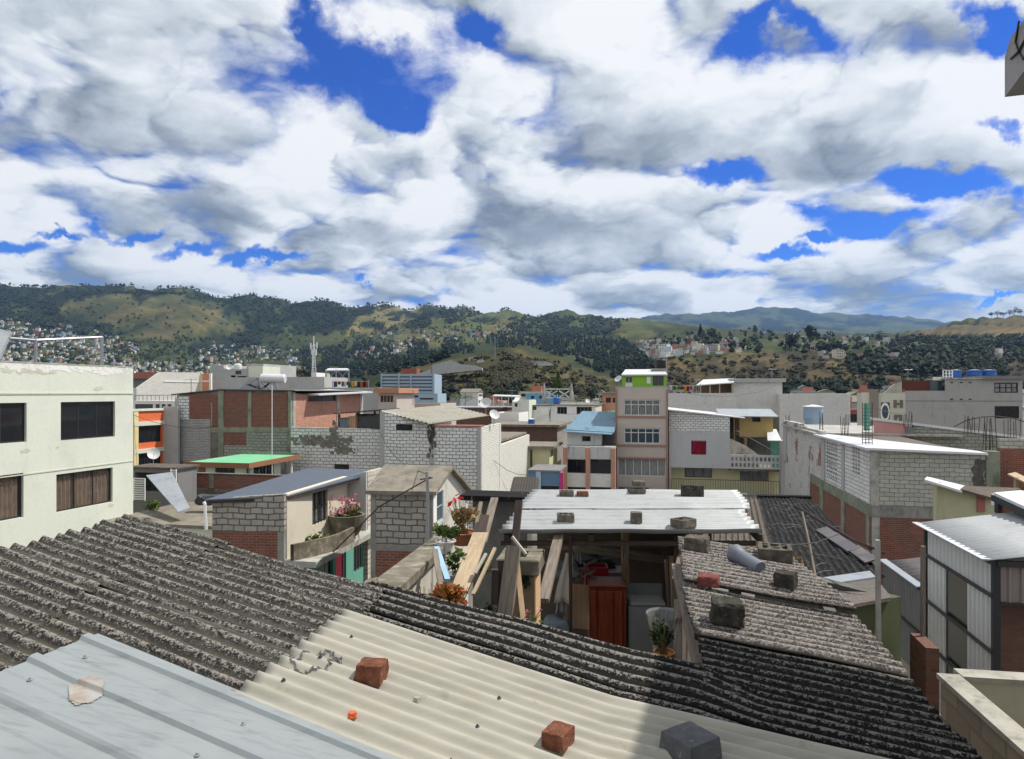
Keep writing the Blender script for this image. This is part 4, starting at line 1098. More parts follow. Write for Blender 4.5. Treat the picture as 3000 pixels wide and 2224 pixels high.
def window(parent, F, r, cols=2, rows=1, frame='frame', pane='glass', curtain=None, rec=.09, w=.045, grille=None, rowat=None, n=0, clabel=None):
    a, c, z, zz = r; b = MB(); e = .004
    b.box(F, a+e, c-e, n-rec-.04, n-rec, z+e, z+e+w); b.box(F, a+e, c-e, n-rec-.04, n-rec, zz-w-e, zz-e)
    b.box(F, a+e, a+w+e, n-rec-.04, n-rec, z+w+e, zz-w-e); b.box(F, c-w-e, c-e, n-rec-.04, n-rec, z+w+e, zz-w-e)
    for i in range(1, cols):
        s = a+(c-a)*i/cols; b.box(F, s-w*.4, s+w*.4, n-rec-.038, n-rec-.002, z+w+e, zz-w-e)
    for i in range(1, rows):
        h = z+(zz-z)*(rowat if rowat else i/rows); b.box(F, a+w+e, c-w-e, n-rec-.036, n-rec-.004, h-w*.4, h+w*.4)
    o = b.build('window', M[frame], parent); OFFS[o.name] = OFFS[parent.name]
    b = MB(); b.box(F, a+w, c-w, n-rec-.03, n-rec-.015, z+w, zz-w); b.build('pane', M[pane], o)
    if curtain:
        b = MB(); k = max(8, int((c-a)/.09)); L = (c-a-2*w)
        for i in range(k):
            s0_, s1_ = a+w+L*i/k, a+w+L*(i+1)/k; d0, d1 = (.02 if i%2 else .07), (.07 if i%2 else .02)
            b.poly([F.w(s0_,n-rec-.035-d0,z+w), F.w(s1_,n-rec-.035-d1,z+w), F.w(s1_,n-rec-.035-d1,zz-w-.02*(i%3)), F.w(s0_,n-rec-.035-d0,zz-w-.02*(i%3))], [(s0_,z),(s1_,z),(s1_,zz),(s0_,zz)])
        b.build('curtain', M[curtain], o)
    if grille:
        b = MB(); k = int(grille)
        for i in range(1, k):
            s = a+(c-a)*i/k; b.box(F, s-.012, s+.012, n-.03, n-.006, z, zz)
        for i in range(1, max(2,k//2)):
            h = z+(zz-z)*i/max(2,k//2); b.box(F, a, c, n-.005, n+.008, h-.01, h+.01)
        b.build('grille', M['iron'], o)
    return o
def H(u0, v0, u1, v1, **k): k['px'] = (u0, v0, u1, v1); return k
def building(name, label, cat, u0, d, u1, top, mat, zb=GROUND, ang=None, depth=8.0, holes=(), u2=None, smat=None, sholes=(), stop=None, roof='flat', rmat='dustyconc', over=.25, rth=.08, lmat=None, group=None, rdrop=.3, wname='wall', F=None):
    """front wall from pixel column u0 (distance d) to u1; top: a row or [(u,v),...]; u2: where the right-hand wall ends in the view"""
    F = F or front(u0, d, ang); s1 = F.s(u1)
    prof_ = [(F.s(u), F.z(u, v)) for u, v in top] if isinstance(top, (list, tuple)) else [(0, F.z(u0, top)), (s1, F.z(u0, top))]
    prof_[0] = (0, prof_[0][1]); prof_[-1] = (s1, prof_[-1][1])
    t = thing(name, label, cat, F.w(s1/2, -depth/2, zb), group)
    G = rside(F, s1); L = G.s(u2) if u2 else depth
    if L < 0 or L > 60: L = depth
    hp = [F.rect(*h['px']) for h in holes]
    wall(t, F, 0, s1, zb, prof_, M[mat], hp, name=wname)
    for h, r in zip(holes, hp):
        k = {x: y for x, y in h.items() if x not in ('px','open')}
        if not h.get('open'): window(t, F, r, **k)
    stp = prof_[-1][1]
    if stop is not None: stp = [(G.s(u), G.z(u, v)) for u, v in stop] if isinstance(stop, (list, tuple)) else G.z(u2 or u1, stop)
    shp = [G.rect(*h['px']) for h in sholes]
    wall(t, G, .2, L, zb, stp, M[smat or mat], shp)
    for h, r in zip(sholes, shp):
        k = {x: y for x, y in h.items() if x not in ('px','open')}
        if not h.get('open'): window(t, G, r, **k)
    Lf = lside(F, 0, L); wall(t, Lf, 0, L-.2, zb, prof_[0][1], M[lmat or smat or mat])
    Bk = Fr(F.w(s1, -L, 0), (-F.d.x, -F.d.y))
    wall(t, Bk, .2, s1-.2, zb, [(s1-s, z) for s, z in reversed(prof_)], M[lmat or smat or mat])
    if roof == 'flat':
        b = MB(); zt = min(z for _, z in prof_); b.box(F, .2, s1-.2, -L+.2, -.2, zt-rdrop-.15, zt-rdrop); b.build('roof', M[rmat], t)
    elif roof == 'slab':
        b = MB(); zt = max(z for _, z in prof_)+.003; b.box(F, -over, s1+over, -L-over, over, zt, zt+rth); b.build('roof', M[rmat], t)
    elif roof == 'slope':
        p = list(prof_); x = over/max(.01, p[1][0]-p[0][0]); 
        p[0] = (p[0][0]-over, p[0][1]-(p[1][1]-p[0][1])*x); x = over/max(.01, p[-1][0]-p[-2][0]); p[-1] = (p[-1][0]+over, p[-1][1]+(p[-1][1]-p[-2][1])*x)
        b = MB(); b.prism(F, [(s,z+.004) for s,z in p]+[(s,z+.004+rth) for s,z in reversed(p)], -L-over, over); b.build('roof', M[rmat], t)
    return t, F, G
def dish(label, u, v, d, rpx, face, group=None, post=True, name='satellite_dish', drop=1.0):
    """face: direction the bowl looks"""
    c = P(u, v, d); r = rpx/F_PX*d; f = Vector(face).normalized()
    t = thing(name, label, 'satellite dish', c-Vector((0,0,r*(1+drop))), group)
    b = MB(); b.lathe(c-f*r*.28, [(.001,0),(r*.35,r*.04),(r*.7,r*.15),(r,r*.3),(r*.985,r*.32),(r*.68,r*.18),(r*.34,r*.07),(.001,r*.03)], 24, f); b.build('reflector', M['dish'], t)
    b = MB(); lo = (c-f*r*.1-Vector((0,0,r*.95))); b.tube([lo, c+f*r*.75-Vector((0,0,r*.25))], r*.03, 5); b.lathe(c+f*r*.7-Vector((0,0,r*.25)), [(.001,0),(r*.09,0),(r*.09,r*.16),(.001,r*.16)], 8, f); b.build('feed_arm', M['steel'], t)
    b = MB(); b.tube([c-f*r*.3, c-f*r*.42-Vector((0,0,r*.3)), c-f*r*.42-Vector((0,0,r*(1+drop)))], r*.06, 6); b.build('mast', M['steel'], t)
    return t
def tank(label, u, v, d, wpx, hpx, mat, lid=True, group=None, flare=1.0, lmat=None):
    """v: row of its foot"""
    c = P(u, v, d); r = wpx/2/F_PX*d; h = hpx/F_PX*d
    t = thing('water_tank', label, 'water tank', c, group); b = MB()
    b.lathe(c, [(.001,0),(r*.92*flare,0),(r*.95*flare,h*.05),(r,h*.35),(r*1.02,h*.37),(r*1.0,h*.4),(r,h*.78),(r*1.02,h*.8),(r*.98,h*.83),(r*.7 if lid else r,h*.93),(r*.4 if lid else .01,h*.95)], 24)
    b.build('tank_body', M[mat], t)
    if lid:
        b = MB(); b.lathe(c+Vector((0,0,h*.945)), [(.001,0),(r*.42,0),(r*.42,h*.05),(.001,h*.065)], 18); b.build('lid', M[lmat or mat], t)
    else:
        b = MB(); b.lathe(c+Vector((0,0,h*.93)), [(.001,0),(r*1.06,0),(r*1.08,h*.04),(.001,h*.14)], 24); b.build('lid', M[lmat or 'whitemetal'], t)
    return t
def simple(name, label, cat, mat, fn, group=None, bev=0):
    b = MB(); fn(b); o = b.build(name, M[mat])
    if bev: bevel(o, bev)
    return tag(o, label, cat, group)
# ================================================================== left: cream apartment building, facade running away from the viewer
A1 = math.atan2(500, 2000)
pc = P(390, HV, 28); FL = Fr(pc, (math.sin(A1), math.cos(A1))); s_end = 0.0
def left_building():
    t = thing('apartment_building', 'cream rendered apartment building with wide dark windows, cut by the view edge', 'building', FL.w(-8,-5,GROUND))
    zt = FL.z(390, 1078)
    hs = [H(178,1177,337,1285, cols=3), H(-70,1181,78,1300, cols=2), H(165,1380,330,1486, cols=3, curtain='curtbrown', pane='glassclear'), H(-90,1395,69,1530, cols=2, curtain='curtbrown', pane='glassclear'),
          H(160,1600,322,1720, cols=3)]
    rc = []
    for h in hs:
        a, c = FL.s(h['px'][0]), FL.s(h['px'][2]); um = (h['px'][0]+h['px'][2])/2
        rc.append((a, c, FL.z(um, h['px'][3]), FL.z(um, h['px'][1])))
    wall(t, FL, -22, 0, GROUND, zt, M['cream'], rc)
    for h, r in zip(hs, rc): window(t, FL, r, **{k: v for k, v in h.items() if k != 'px'})
    b = MB(); zb = FL.z(200, 1153); b.box(FL, -22.2, 0, .0, .025, zb-.03, zb+.03); z2 = FL.z(200, 1374); b.box(FL, -22.2, 0, 0, .02, z2-.02, z2+.02); b.build('string_course', M['cream_dark'], t)
    G = Fr(FL.w(0,0,0), (-FL.n.x, -FL.n.y)); wall(t, G, .2, 10, GROUND, zt, M['cream'])
    b = MB(); b.box(FL, -21.8, -.2, -9.8, -.2, zt-.9, zt-.75); b.build('roof', M['dustyconc'], t)
    b = MB(); b.box(FL, -22, -.003, -.21, .012, zt+.003, zt+.05); b.build('coping', M['concretelt'], t)
    b = MB(); b.box(Fr(FL.w(-22,0,0), (-FL.n.x,-FL.n.y)), 0, 10, 0, .2, GROUND, zt); b.box(FL, -22, 0, -10.2, -10, GROUND, zt); b.build('rear_wall', M['cream'], t)
left_building()
def peel(name, label, frame, spots, mat, seed):
    rng = random.Random(seed); b = MB()
    for u, v, ru, rv, n in spots:
        for _ in range(n):
            q = frame.pt(u+rng.gauss(0,.5)*ru, v+rng.gauss(0,.5)*rv, .004+rng.random()*.004); k = rng.uniform(.04,.14); m_ = rng.randint(5,7)
            b.poly([q+frame.d*math.cos(i*6.283/m_)*k*rng.uniform(.5,1.3)+Vector((0,0,math.sin(i*6.283/m_)*k*rng.uniform(.3,.8))) for i in range(m_)])
    return b.build(name, M[mat], bpy.data.objects['apartment_building'])
peel('peeling_paint', '', FL, [(60,1075,120,6,50),(200,1080,170,7,90),(330,1088,70,9,60)], 'whitepaint', 1)
peel('grime_spot', '', FL, [(30,1086,30,4,10),(80,1088,40,4,14),(140,1090,30,4,10),(290,1140,16,3,10),(75,1320,9,3,9),(325,1480,6,2,5),(168,1312,2,2,2)], 'cream_dark', 2)
pg = thing('pergola', 'thin grey pipe frame with two posts on top of the cream building', 'pipe frame', P(200, 1070, 26))
b = MB(); b.tube([P(28,991,24), P(105,997,25), P(298,988,27.5)], .05, 6); b.build('top_rail', M['steel'], pg)
for u, v, d in ((104,1072,25),(298,1085,27.5)):
    b = MB(); b.tube([P(u,990,d), P(u,v+12,d)], .06, 6); b.build('post', M['steel'], pg)
simple('metal_awning', 'pale blue tilted sheet corner above the cream building', 'roof panel', 'bluesheet', lambda b: b.slab([P(-90,1060,24), P(2,1052,22), P(36,974,26), P(-80,940,27)], .06))

# ================================================================== house with the slate-blue roof and the flower balcony
def balcony_house():
    d = 23.0; F = front(622, d, 2); F = Fr(P(622,HV,d), (math.cos(R(4)), -math.sin(R(4))))
    s1 = F.s(832)
    t = thing('block_house', 'grey block house with slate-blue lean-to roof, cream side and a flower balcony', 'house', F.w(2,-4,GROUND))
    zt = F.z(830, 1448); z_split = F.z(730, 1558)
    wall(t, F, 0, s1, z_split, [(0,F.z(622,1461)),(s1,zt)], M['greyblock'])
    wall(t, F, 0, s1-.22, GROUND, z_split-.002, M['redbrick'])
    b = MB(); b.box(F, s1-.22, s1, -.2, .012, GROUND, z_split-.002); b.build('corner_column', M['concrete'], t)
    # side wall, lit, runs away to the right
    a = math.atan2(365, 2000); G = Fr(F.w(s1,0,0), (math.sin(a), math.cos(a)))
    L1 = G.s(1018); L2 = G.s(1018)
    r = G.rect(915,1436,960,1532)
    zslab = -5.62
    wall(t, G, .2, L1, zslab, [(0,G.z(835,1450)),(L1,G.z(1016,1396))], M['yellowpale' if False else 'creamwall'], [r])
    window(t, G, r, cols=3, rows=2, frame='frame', pane='glassclear', curtain='curtgrey', grille=5)
    # return wall, its shade put into the grey colour, then the block end
    K = Fr(G.w(L1,0,0), (F.d.x, F.d.y)); k1 = K.s(1072)
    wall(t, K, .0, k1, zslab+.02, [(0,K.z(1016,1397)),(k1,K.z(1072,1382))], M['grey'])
    K2 = Fr(K.w(k1,0,0), (math.sin(a), math.cos(a))); k2 = K2.s(1122)
    wall(t, K2, .2, k2, GROUND, [(0,K2.z(1074,1384)),(k2,K2.z(1122,1371))], M['creamblock'])
    # lower storey, teal, set back under the balcony slab
    G2 = Fr(G.w(0,-1.0,0), G.d)
    rr = [G2.rect(938,1650,975,1790), G2.rect(985,1620,1014,1790), G2.rect(1036,1570,1067,1680)]
    wall(t, G2, .8, 9.5, GROUND, zslab-.2, M['teal'], [(G2.s(985),G2.s(1014),-8.6,-6.1), (G2.s(1036),G2.s(1066),-8.2,-6.1), (G2.s(940),G2.s(975),-8.3,-6.1)])
    window(t, G2, (G2.s(985),G2.s(1014),-8.6,-6.1), cols=1, frame='skyframe', pane='glassclear', curtain='curtred')
    window(t, G2, (G2.s(1036),G2.s(1066),-8.2,-6.1), cols=1, frame='tealframe', pane='glass', grille=4)
    window(t, G2, (G2.s(940),G2.s(975),-8.3,-6.1), cols=2, frame='tealframe', pane='glass')
    # balcony slab and curved planter parapet
    b = MB(); b.box(G, 0, L1+1.2, -1.3, 1.15, zslab-.2, zslab); b.build('balcony_slab', M['concretelt'], t)
    b = MB(); n = 14; pts = []
    for i in range(n+1):
        q = i/n; pts.append((q*(L1*.62), .35+.8*math.sin(min(1,q*1.25)*math.pi*.55)))
    for (x0,y0),(x1,y1) in zip(pts, pts[1:]):
        for k in ((y0,y1,0),):
            A = [G.w(x0,y0,zslab+.004), G.w(x1,y1,zslab+.004), G.w(x1,y1,zslab+.55), G.w(x0,y0,zslab+.55)]
            B = [G.w(x0,y0-.12,zslab+.004), G.w(x1,y1-.12,zslab+.004), G.w(x1,y1-.12,zslab+.55), G.w(x0,y0-.12,zslab+.55)]
            b.poly(A); b.poly(list(reversed(B))); b.poly([A[3],A[2],B[2],B[3]])
    b.build('planter_wall', M['mossconc'], t)
    b = MB(); b.lathe(G.w(L1*.72,.6,zslab+.02), [(.25,0),(.45,.12),(.62,.5),(.7,.9),(.6,.9),(.5,.55),(.001,.5)], 18); b.build('balcony_urn', M['mossconc'], t)
    # roof: one plane, eave at the left front, running over to the side
    e = [P(598,1464,22.6), P(843,1453,23.0), P(1122,1378,K2.w(k2,0,0).y+.1), P(900,1372,32)]
    b = MB(); b.slab(e, .05); rf = b.build('roof', M['slateroof'], t)
    b = MB(); b.bar(e[1]-Vector((0.04,-.05,.1)), e[2]-Vector((.08,-.05,.1)), .08, .1); b.bar(e[0]+Vector((.1,.1,-.1)), e[1]+Vector((-.1,.1,-.1)), .08, .1); b.build('eave_timber', M['wooddk'], t)
    # rear and left walls close the block
    Lf = lside(F, 0, 6); wall(t, Lf, 0, 5.8, GROUND, F.z(622,1463)-.2, M['greyblock'])
    return t, F, G, L1, zslab
M['creamwall'] = plaster('cream_side_wall', (.62,.57,.46), (.4,.36,.28), .3)
M['creamblock'] = brick('cream_painted_block', (.6,.56,.46), (.5,.47,.4), (.2,.18,.15), .42, .2, .014)
M['mossconc'] = lichen('mossy_balcony_concrete', (.33,.3,.25), (.05,.045,.035), (.42,.39,.34), (.16,.14,.1), .5, .5, 9, run=False)
M['skyframe'] = paint('pale_blue_window_frame', (.3,.48,.55), .5); M['tealframe'] = paint('teal_window_frame', (.08,.25,.19), .5)
_, FB, GB, LB1, ZSL = balcony_house()
def plant(name, label, cat, c, rad, n, size, leafmat, pot=None, flower=None, nf=0, group=None, stems=0, seed=1, potshape=None):
    rng = random.Random(seed); c = Vector(c); t = thing(name, label, cat, c, group)
    if pot:
        ps = potshape or (.16,.28); b = MB(); r, h = ps; b.lathe(c, [(.001,0),(r*.72,0),(r*.95,h*.9),(r*1.08,h*.9),(r*1.08,h),(r*.9,h),(r*.85,h*.85),(.001,h*.85)], 16); b.build('pot', M[pot], t); c = c+Vector((0,0,h))
    b = MB(); b.leaves(c+Vector((0,0,rad[2])), rad, n, size, rng, 7); b.build('leaves', M[leafmat], t)
    if stems:
        b = MB()
        for k in range(stems):
            a = rng.uniform(0,6.28); r = rng.uniform(.3,1.1)
            b.tube([c+Vector((rng.gauss(0,.03),rng.gauss(0,.03),-.02)), c+Vector((math.cos(a)*rad[0]*r*.5, math.sin(a)*rad[1]*r*.5, rad[2]*rng.uniform(.6,1.2))), c+Vector((math.cos(a)*rad[0]*r, math.sin(a)*rad[1]*r, rad[2]*rng.uniform(1.2,2.4)))], .006, 4, .003)
        b.build('stems', M['leafdry'], t)
    if flower:
        b = MB()
        for k in range(nf):
            q = Vector((rng.gauss(0,.5)*rad[0], rng.gauss(0,.5)*rad[1], rad[2]*rng.uniform(.9,2.2)))
            for _ in range(7): b.leaf(c+q+Vector((rng.gauss(0,1),rng.gauss(0,1),rng.gauss(0,1)))*size*.35, size*.9, 1, rng)
        b.build('flowers', M[flower], t)
    return t
plant('flowering_plant', 'pink flowering plant spilling out of the round balcony urn', 'plant', GB.w(LB1*.72,.6,ZSL+.55), (.62,.62,.45), 320, .16, 'leafgreen', flower='petalpink', nf=26, stems=10, seed=3)
plant('planter_grass', 'thin green weeds in the curved balcony planter', 'plant', GB.w(LB1*.34,.55,ZSL+.05), (.9,.35,.3), 260, .13, 'leafgreen', stems=14, seed=4)
gu = thing('gutter_pipe', 'thin white drainpipe at the left corner of the slate-blue roof', 'pipe', P(600,1540,22.5)); b = MB(); b.tube([P(597,1470,22.5), P(600,1476,22.5), P(604,1552,22.5)], .05, 6); b.build('pipe_body', M['whitemetal'], gu)

# ================================================================== middle block house with dusty roof and blue window
def middle_house():
    d = 22.0; F = Fr(P(1086,HV,d), (math.cos(R(6)), -math.sin(R(6)))); s1 = F.s(1268)
    t = thing('block_house', 'small grey block house with a dusty concrete roof and narrow blue-white window', 'house', F.w(1.5,-3,GROUND))
    zt = F.z(1086, 1436); zs = F.z(1180, 1615)
    b = MB(); c1 = F.s(1101); c2 = F.s(1250)
    b.box(F, 0, c1, -.2, .014, GROUND, zt); b.box(F, c2, s1, -.2, .014, GROUND, zt); b.box(F, c1, c2, -.2, .01, zs, zs+.2); b.build('concrete_frame', M['concrete'], t)
    wall(t, F, c1, c2, zs+.2, zt, M['greyblock']); wall(t, F, c1, c2, GROUND, zs, M['redbrick'])
    a = math.atan2(330, 2000); G = Fr(F.w(s1,0,0), (math.sin(a), math.cos(a))); L = G.s(1372)
    r = G.rect(1279,1440,1299,1528)
    pk = G.s(1312)
    wall(t, G, .2, L, GROUND, [(0,zt),(pk,zt+.55),(L,zt-.75)], M['whitegrime'], [r]); window(t, G, r, cols=1, rows=2, frame='skyframe', pane='glassblue', curtain='curtwhite', rec=.03)
    b = MB(); b.box(G, G.s(1268)+.01, G.s(1278), 0, .02, r[2]-.1, zt-.05); b.build('white_jamb', M['whitepaint'], t)
    # gabled dusty roof
    W = Fr(F.w(0,0,0), F.d)
    p = lambda s, n, z: F.w(s, n, z)
    b = MB(); b.slab([F.w(-.12,.2,zt+.01), F.w(s1+.15,.2,zt+.01), G.w(pk,.2,zt+.62), F.w(-.1,-pk,zt+.62)], .12)
    b.slab([F.w(-.1,-pk-.004,zt+.616), G.w(pk+.01,.2,zt+.616), G.w(L,.25,zt-.7), F.w(-.1,-L,zt-.7)], .12); b.build('roof', M['dustyconc'], t)
    wall(t, lside(F, 0, L), 0, L-.2, GROUND, zt-.72, M['greyblock'])
    b = MB(); b.lathe(G.w(G.s(1280),.14,r[2]-.28), [(.1,0),(.14,.2),(.001,.2)], 10); b.build('window_box', M['rustroof'], t)
    return t
M['whitegrime'] = plaster('grimy_white_wall', (.56,.54,.48), (.22,.2,.16), .7, drip=.7)
middle_house()
pl_ = thing('utility_pole', 'slim grey metal pole in front of the middle block house', 'pole', P(1251,1600,21)); b = MB(); b.tube([P(1250,1382,21), P(1253,1440,21), P(1252,1640,21)], .05, 8); b.build('shaft', M['steel'], pl_)
b = MB(); b.tube([P(1230,1405,21), P(1268,1400,21)], .02, 5); b.build('cross_arm', M['rebar'], pl_)
simple('service_cable', 'dark twisted cable strung from the balcony house to the slim pole', 'cable', 'rebar', lambda b: b.tube([P(975,1618,21.5), P(1050,1545,21.5), P(1110,1485,21.4), P(1180,1445,21.2), P(1251,1405,21), P(1262,1398,21)], .022, 5))

# ================================================================== court behind the near roof
CF = -4.6
simple('court_floor', 'cement floor of the little court below the near roof', 'floor', 'concretedk', lambda b: b.box(front(1000, 4.6), -3.0, 4.6, -9.5, -.4, CF-.2, CF))
def dwall():
    # sloping garden wall with peeling paint and a mossy capping
    a, c = P(1135,1740,5.8), P(1318,1578,10.0)
    t = thing('garden_wall', 'leaning garden wall with peeling white paint and mossy sloping cap', 'wall', ((a.x+c.x)/2, (a.y+c.y)/2, CF))
    F = Fr(a, (c.x-a.x, c.y-a.y)); L = math.hypot(c.x-a.x, c.y-a.y)
    wall(t, F, 0, L, CF, [(0,a.z-.06),(L,c.z-.06)], M['peelwall'], th=.16)
    b = MB(); b.prism(F, [(-.1,a.z-.055),(L,c.z-.055),(L,c.z+.03),(-.1,a.z+.03)], -.24, .07); b.build('cap', M['mossconc'], t)
    return F, L
FD, LD = dwall()
simple('wall_stub', 'broken dark wall end post at the foot of the garden wall', 'post', 'woodgrey', lambda b: b.bar(P(1085,1700,5.6), P(1100,1760,5.6), .12, .1))
# boards and laths leaning in the court
def leaner(name, label, p, q, w, h, mat, group=None, twist=0, cat='plank'):
    return simple(name, label, cat, mat, lambda b: b.bar(p, q, w, h, twist=twist), group)
leaner('plank', 'broad pale new board leaning in the court, widest of the planks', P(1345,1735,7.0), P(1408,1563,8.6), .19, .03, 'plank')
leaner('plank', 'long weathered lath rising behind the broad pale board', P(1413,1590,8.7), P(1449,1460,10.2), .11, .03, 'woodgrey')
leaner('plank', 'dark brown plank directly behind the broad pale board', P(1402,1590,8.8), P(1420,1510,9.2), .12, .03, 'wooddk')
leaner('plank', 'narrow grey lath leaning left of the dark brown plank', P(1385,1600,8.8), P(1409,1472,9.6), .05, .03, 'woodgrey')
leaner('plank', 'thin bleached stick leaning in the gap right of the broad board', P(1386,1742,7.0), P(1450,1606,7.6), .035, .025, 'plank')
leaner('plank', 'pale thin lath beside the bleached stick', P(1392,1680,7.2), P(1424,1622,7.4), .03, .02, 'cloth')
leaner('plank', 'pale blue painted lath leaning on the garden wall', P(1311,1700,6.8), P(1279,1604,7.6), .055, .03, 'bluewood')
leaner('plank', 'pinkish brown lath next to the pale blue one', P(1292,1716,6.7), P(1274,1612,7.5), .06, .03, 'woodgrey')
leaner('wooden_post', 'tall weathered post crossing the pillar and the white sheet roof', P(1480,1805,5.9), P(1505,1600,6.1), .13, .045, 'woodgrey', cat='post')
leaner('wooden_post', 'upper dark length of timber nailed to the tall weathered post', P(1506,1620,6.15), P(1521,1468,6.35), .062, .05, 'wooddk', cat='post')
leaner('plank', 'short pale lath nailed across the tall weathered post', P(1500,1572,5.95), P(1541,1624,5.9), .022, .02, 'cloth')
leaner('plank', 'slim lath leaning between the post and the pillar', P(1514,1640,6.2), P(1534,1830,5.8), .045, .02, 'wood')
leaner('plank', 'dark inclined timber rising to the white sheet roof', P(1592,1760,8.0), P(1640,1560,9.4), .13, .06, 'woodgrey')
leaner('wooden_post', 'squat old timber post standing left of the tall one', P(1448,1770,6.6), P(1450,1668,6.6), .06, .06, 'wooddk', cat='post')
leaner('wooden_post', 'dark brown timber post close to the squat one', P(1466,1790,6.7), P(1468,1640,6.7), .06, .06, 'wooddk', cat='post')
def pillar():
    d = 6.9; F = Fr(P(1462,HV,d), (math.cos(R(9)), -math.sin(R(9)))); s1 = F.s(1580); zt = F.z(1560, 1640)
    t = thing('masonry_pillar', 'hollow masonry pillar with mossy concrete cap and one orange lit face', 'pillar', F.w(s1/2,-.25,CF))
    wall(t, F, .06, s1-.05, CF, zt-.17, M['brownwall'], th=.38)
    b = MB(); G = rside(F, s1-.05); b.box(G, .0, .43, .0, .012, CF, zt-.004); b.build('lit_face', M['orangewall_sunlit'], t)  # sunlight put into the colour: brighter orange than the pillar's brown faces
    b = MB(); e = .003
    b.box(F, -.03, s1, -.1, .03, zt-.16, zt); b.box(F, -.03, s1, -.5, -.36, zt-.16, zt); b.box(F, -.03, .12, -.36, -.1, zt-.16, zt); b.box(F, s1-.16, s1, -.36, -.1, zt-.16, zt)
    c = b.build('cap', M['mossconc'], t); bevel(c, .012, 1)
    b = MB(); b.leaves(F.w(s1-.14,.03,zt-.2), (.1,.03,.09), 60, .05); b.build('moss', M['leafdark'], t)
M['brownwall'] = plaster('brown_wall', (.26,.18,.12), (.12,.08,.055), .6); M['orangewall_sunlit'] = plaster('orange_wall', (.62,.4,.22), (.45,.28,.16), .25, drip=.1)
pillar()
# plants
plant('succulent', 'round bushy succulent with red orange leaves at the roof edge', 'plant', P(1318,1805,5.25), (.25,.2,.15), 800, .055, 'leafred', stems=8, seed=7)
plant('potted_plant', 'spiky dry potted plant hung in a wide terracotta bowl', 'plant', P(1357,1594,9.4), (.26,.24,.2), 130, .12, 'leafdry', pot='terracotta', potshape=(.2,.17), flower='petalred', nf=2, stems=30, seed=8)
plant('potted_plant', 'leafy plant in a small white pot on the garden wall', 'plant', P(1305,1618,9.0), (.2,.18,.12), 130, .1, 'leafgreen', pot='whitepaint', potshape=(.13,.16), stems=6, seed=9)
plant('climbing_weeds', 'dry dark weeds climbing the peeling garden wall', 'plant', FD.w(LD*.34,.1,-2.85), (.16,.2,.38), 300, .07, 'leafdark', stems=20, seed=10)
plant('climbing_weeds', 'grassy weeds at the foot of the garden wall beside the red succulent', 'plant', FD.w(LD*.3,.35,-3.1), (.25,.2,.28), 200, .08, 'leafgreen', stems=24, seed=11)
plant('shrub', 'dark green shrub in the shade behind the broad board', 'plant', P(1432,1850,7.4), (.14,.14,.16), 120, .06, 'leafdark', seed=12)
plant('shrub', 'yellowish weeds growing behind the thin stick', 'plant', P(1420,1700,8.6), (.12,.1,.16), 90, .06, 'leafgreen', seed=13)
plant('potted_plant', 'small plant in a grey bucket behind the broad board', 'plant', P(1335,1730,7.8), (.12,.12,.14), 60, .1, 'leafgreen', pot='potgrey', potshape=(.12,.2), stems=5, seed=14)
plant('geranium', 'pink geranium flowers at the foot of the pillar', 'plant', P(1545,1835,5.9), (.14,.1,.07), 40, .04, 'leafgreen', flower='petalpink', nf=4, stems=5, seed=15)
# far yard: grey stained low building with broken tile edge
def yard_shed():
    F = front(1385, 13.5); s1 = F.s(1545)
    t = thing('yard_shed', 'stained grey yard shed with a flat cap behind the leaning planks', 'shed', F.w(1,-2,GROUND))
    zt = F.z(1400, 1462); wall(t, F, 0, s1, GROUND, zt, M['concretedk'], th=.2); b = MB(); b.box(F, -.2, s1+.1, -.5, .25, zt+.003, zt+.1); b.build('roof', M['fibreblack'], t)  # dark concrete puts the yard's shade into the wall colour
    wall(t, rside(F,s1), .2, .5, GROUND, zt, M['concretedk'])
    wall(t, lside(F,0,.5), 0, .3, GROUND, zt, M['concretedk'])
yard_shed()
def mini_tiles():
    t = thing('tile_edge', 'short strip of rounded clay tiles peeping over the white sheet roof', 'roof tiles', P(1528,1455,15.5))
    a, c = P(1497,1468,15.2), P(1560,1442,17); dx = Vector((c.x-a.x,0,0)); b = MB()
    for i in range(9):
        x = a.x+(c.x-a.x)*i/8.5; b.tube([(x,15.2,a.z),(x+.12,17.0,a.z+.25)], .075, 8)
    b.build('tile_rows', M['fibrelight'], t)
mini_tiles()

# ---- white sheet roof over the lean-to, and the shed under it
KS = .767; ZW = -2.47*KS; DWF, DWB = 12.0*KS, 16.5*KS
def wsurf(s, t, h):      # s along the ribs (0..1 maps to x), t from front (0) to back
    return Vector((s*KS, DWF+t*KS, ZW+h))
wr = thing('canopy', 'white ribbed sheet canopy held down by loose blocks, over the open shed', 'canopy', (1.5, 11, ZW-.1))
xl = lambda t: (1460-1500)/2000*12+.0+(-.24+.0)*0+lerp_pts([(0,0),(4.5,.735)], t)
xr = lambda t: lerp_pts([(0,4.39),(2.0,4.72),(2.01,4.95),(4.5,5.44)], t)
corr('roof_sheet', M['galv'], wr, 0, 2.32, lambda t: -.24+.163*t, lambda t: 4.40+.18*t, pitch=.4, amp=.034, rib=True, lift=.02, ns=30, surf=wsurf, seed=11, wave=.004)
corr('roof_sheet', M['galv'], wr, 2.2, 4.5, lambda t: -.24+.163*t, lambda t: 4.52+.205*t, pitch=.4, amp=.034, rib=True, lift=.08, ns=30, surf=wsurf, seed=12, wave=.004)
b = MB()
for x in (-.1, 1.4, 3.0, 4.4): b.bar((x*KS,DWF+.1,ZW-.09), ((x+.6)*KS,DWB-.05,ZW-.07), .07, .09)
b.build('rafters', M['wooddk'], wr)
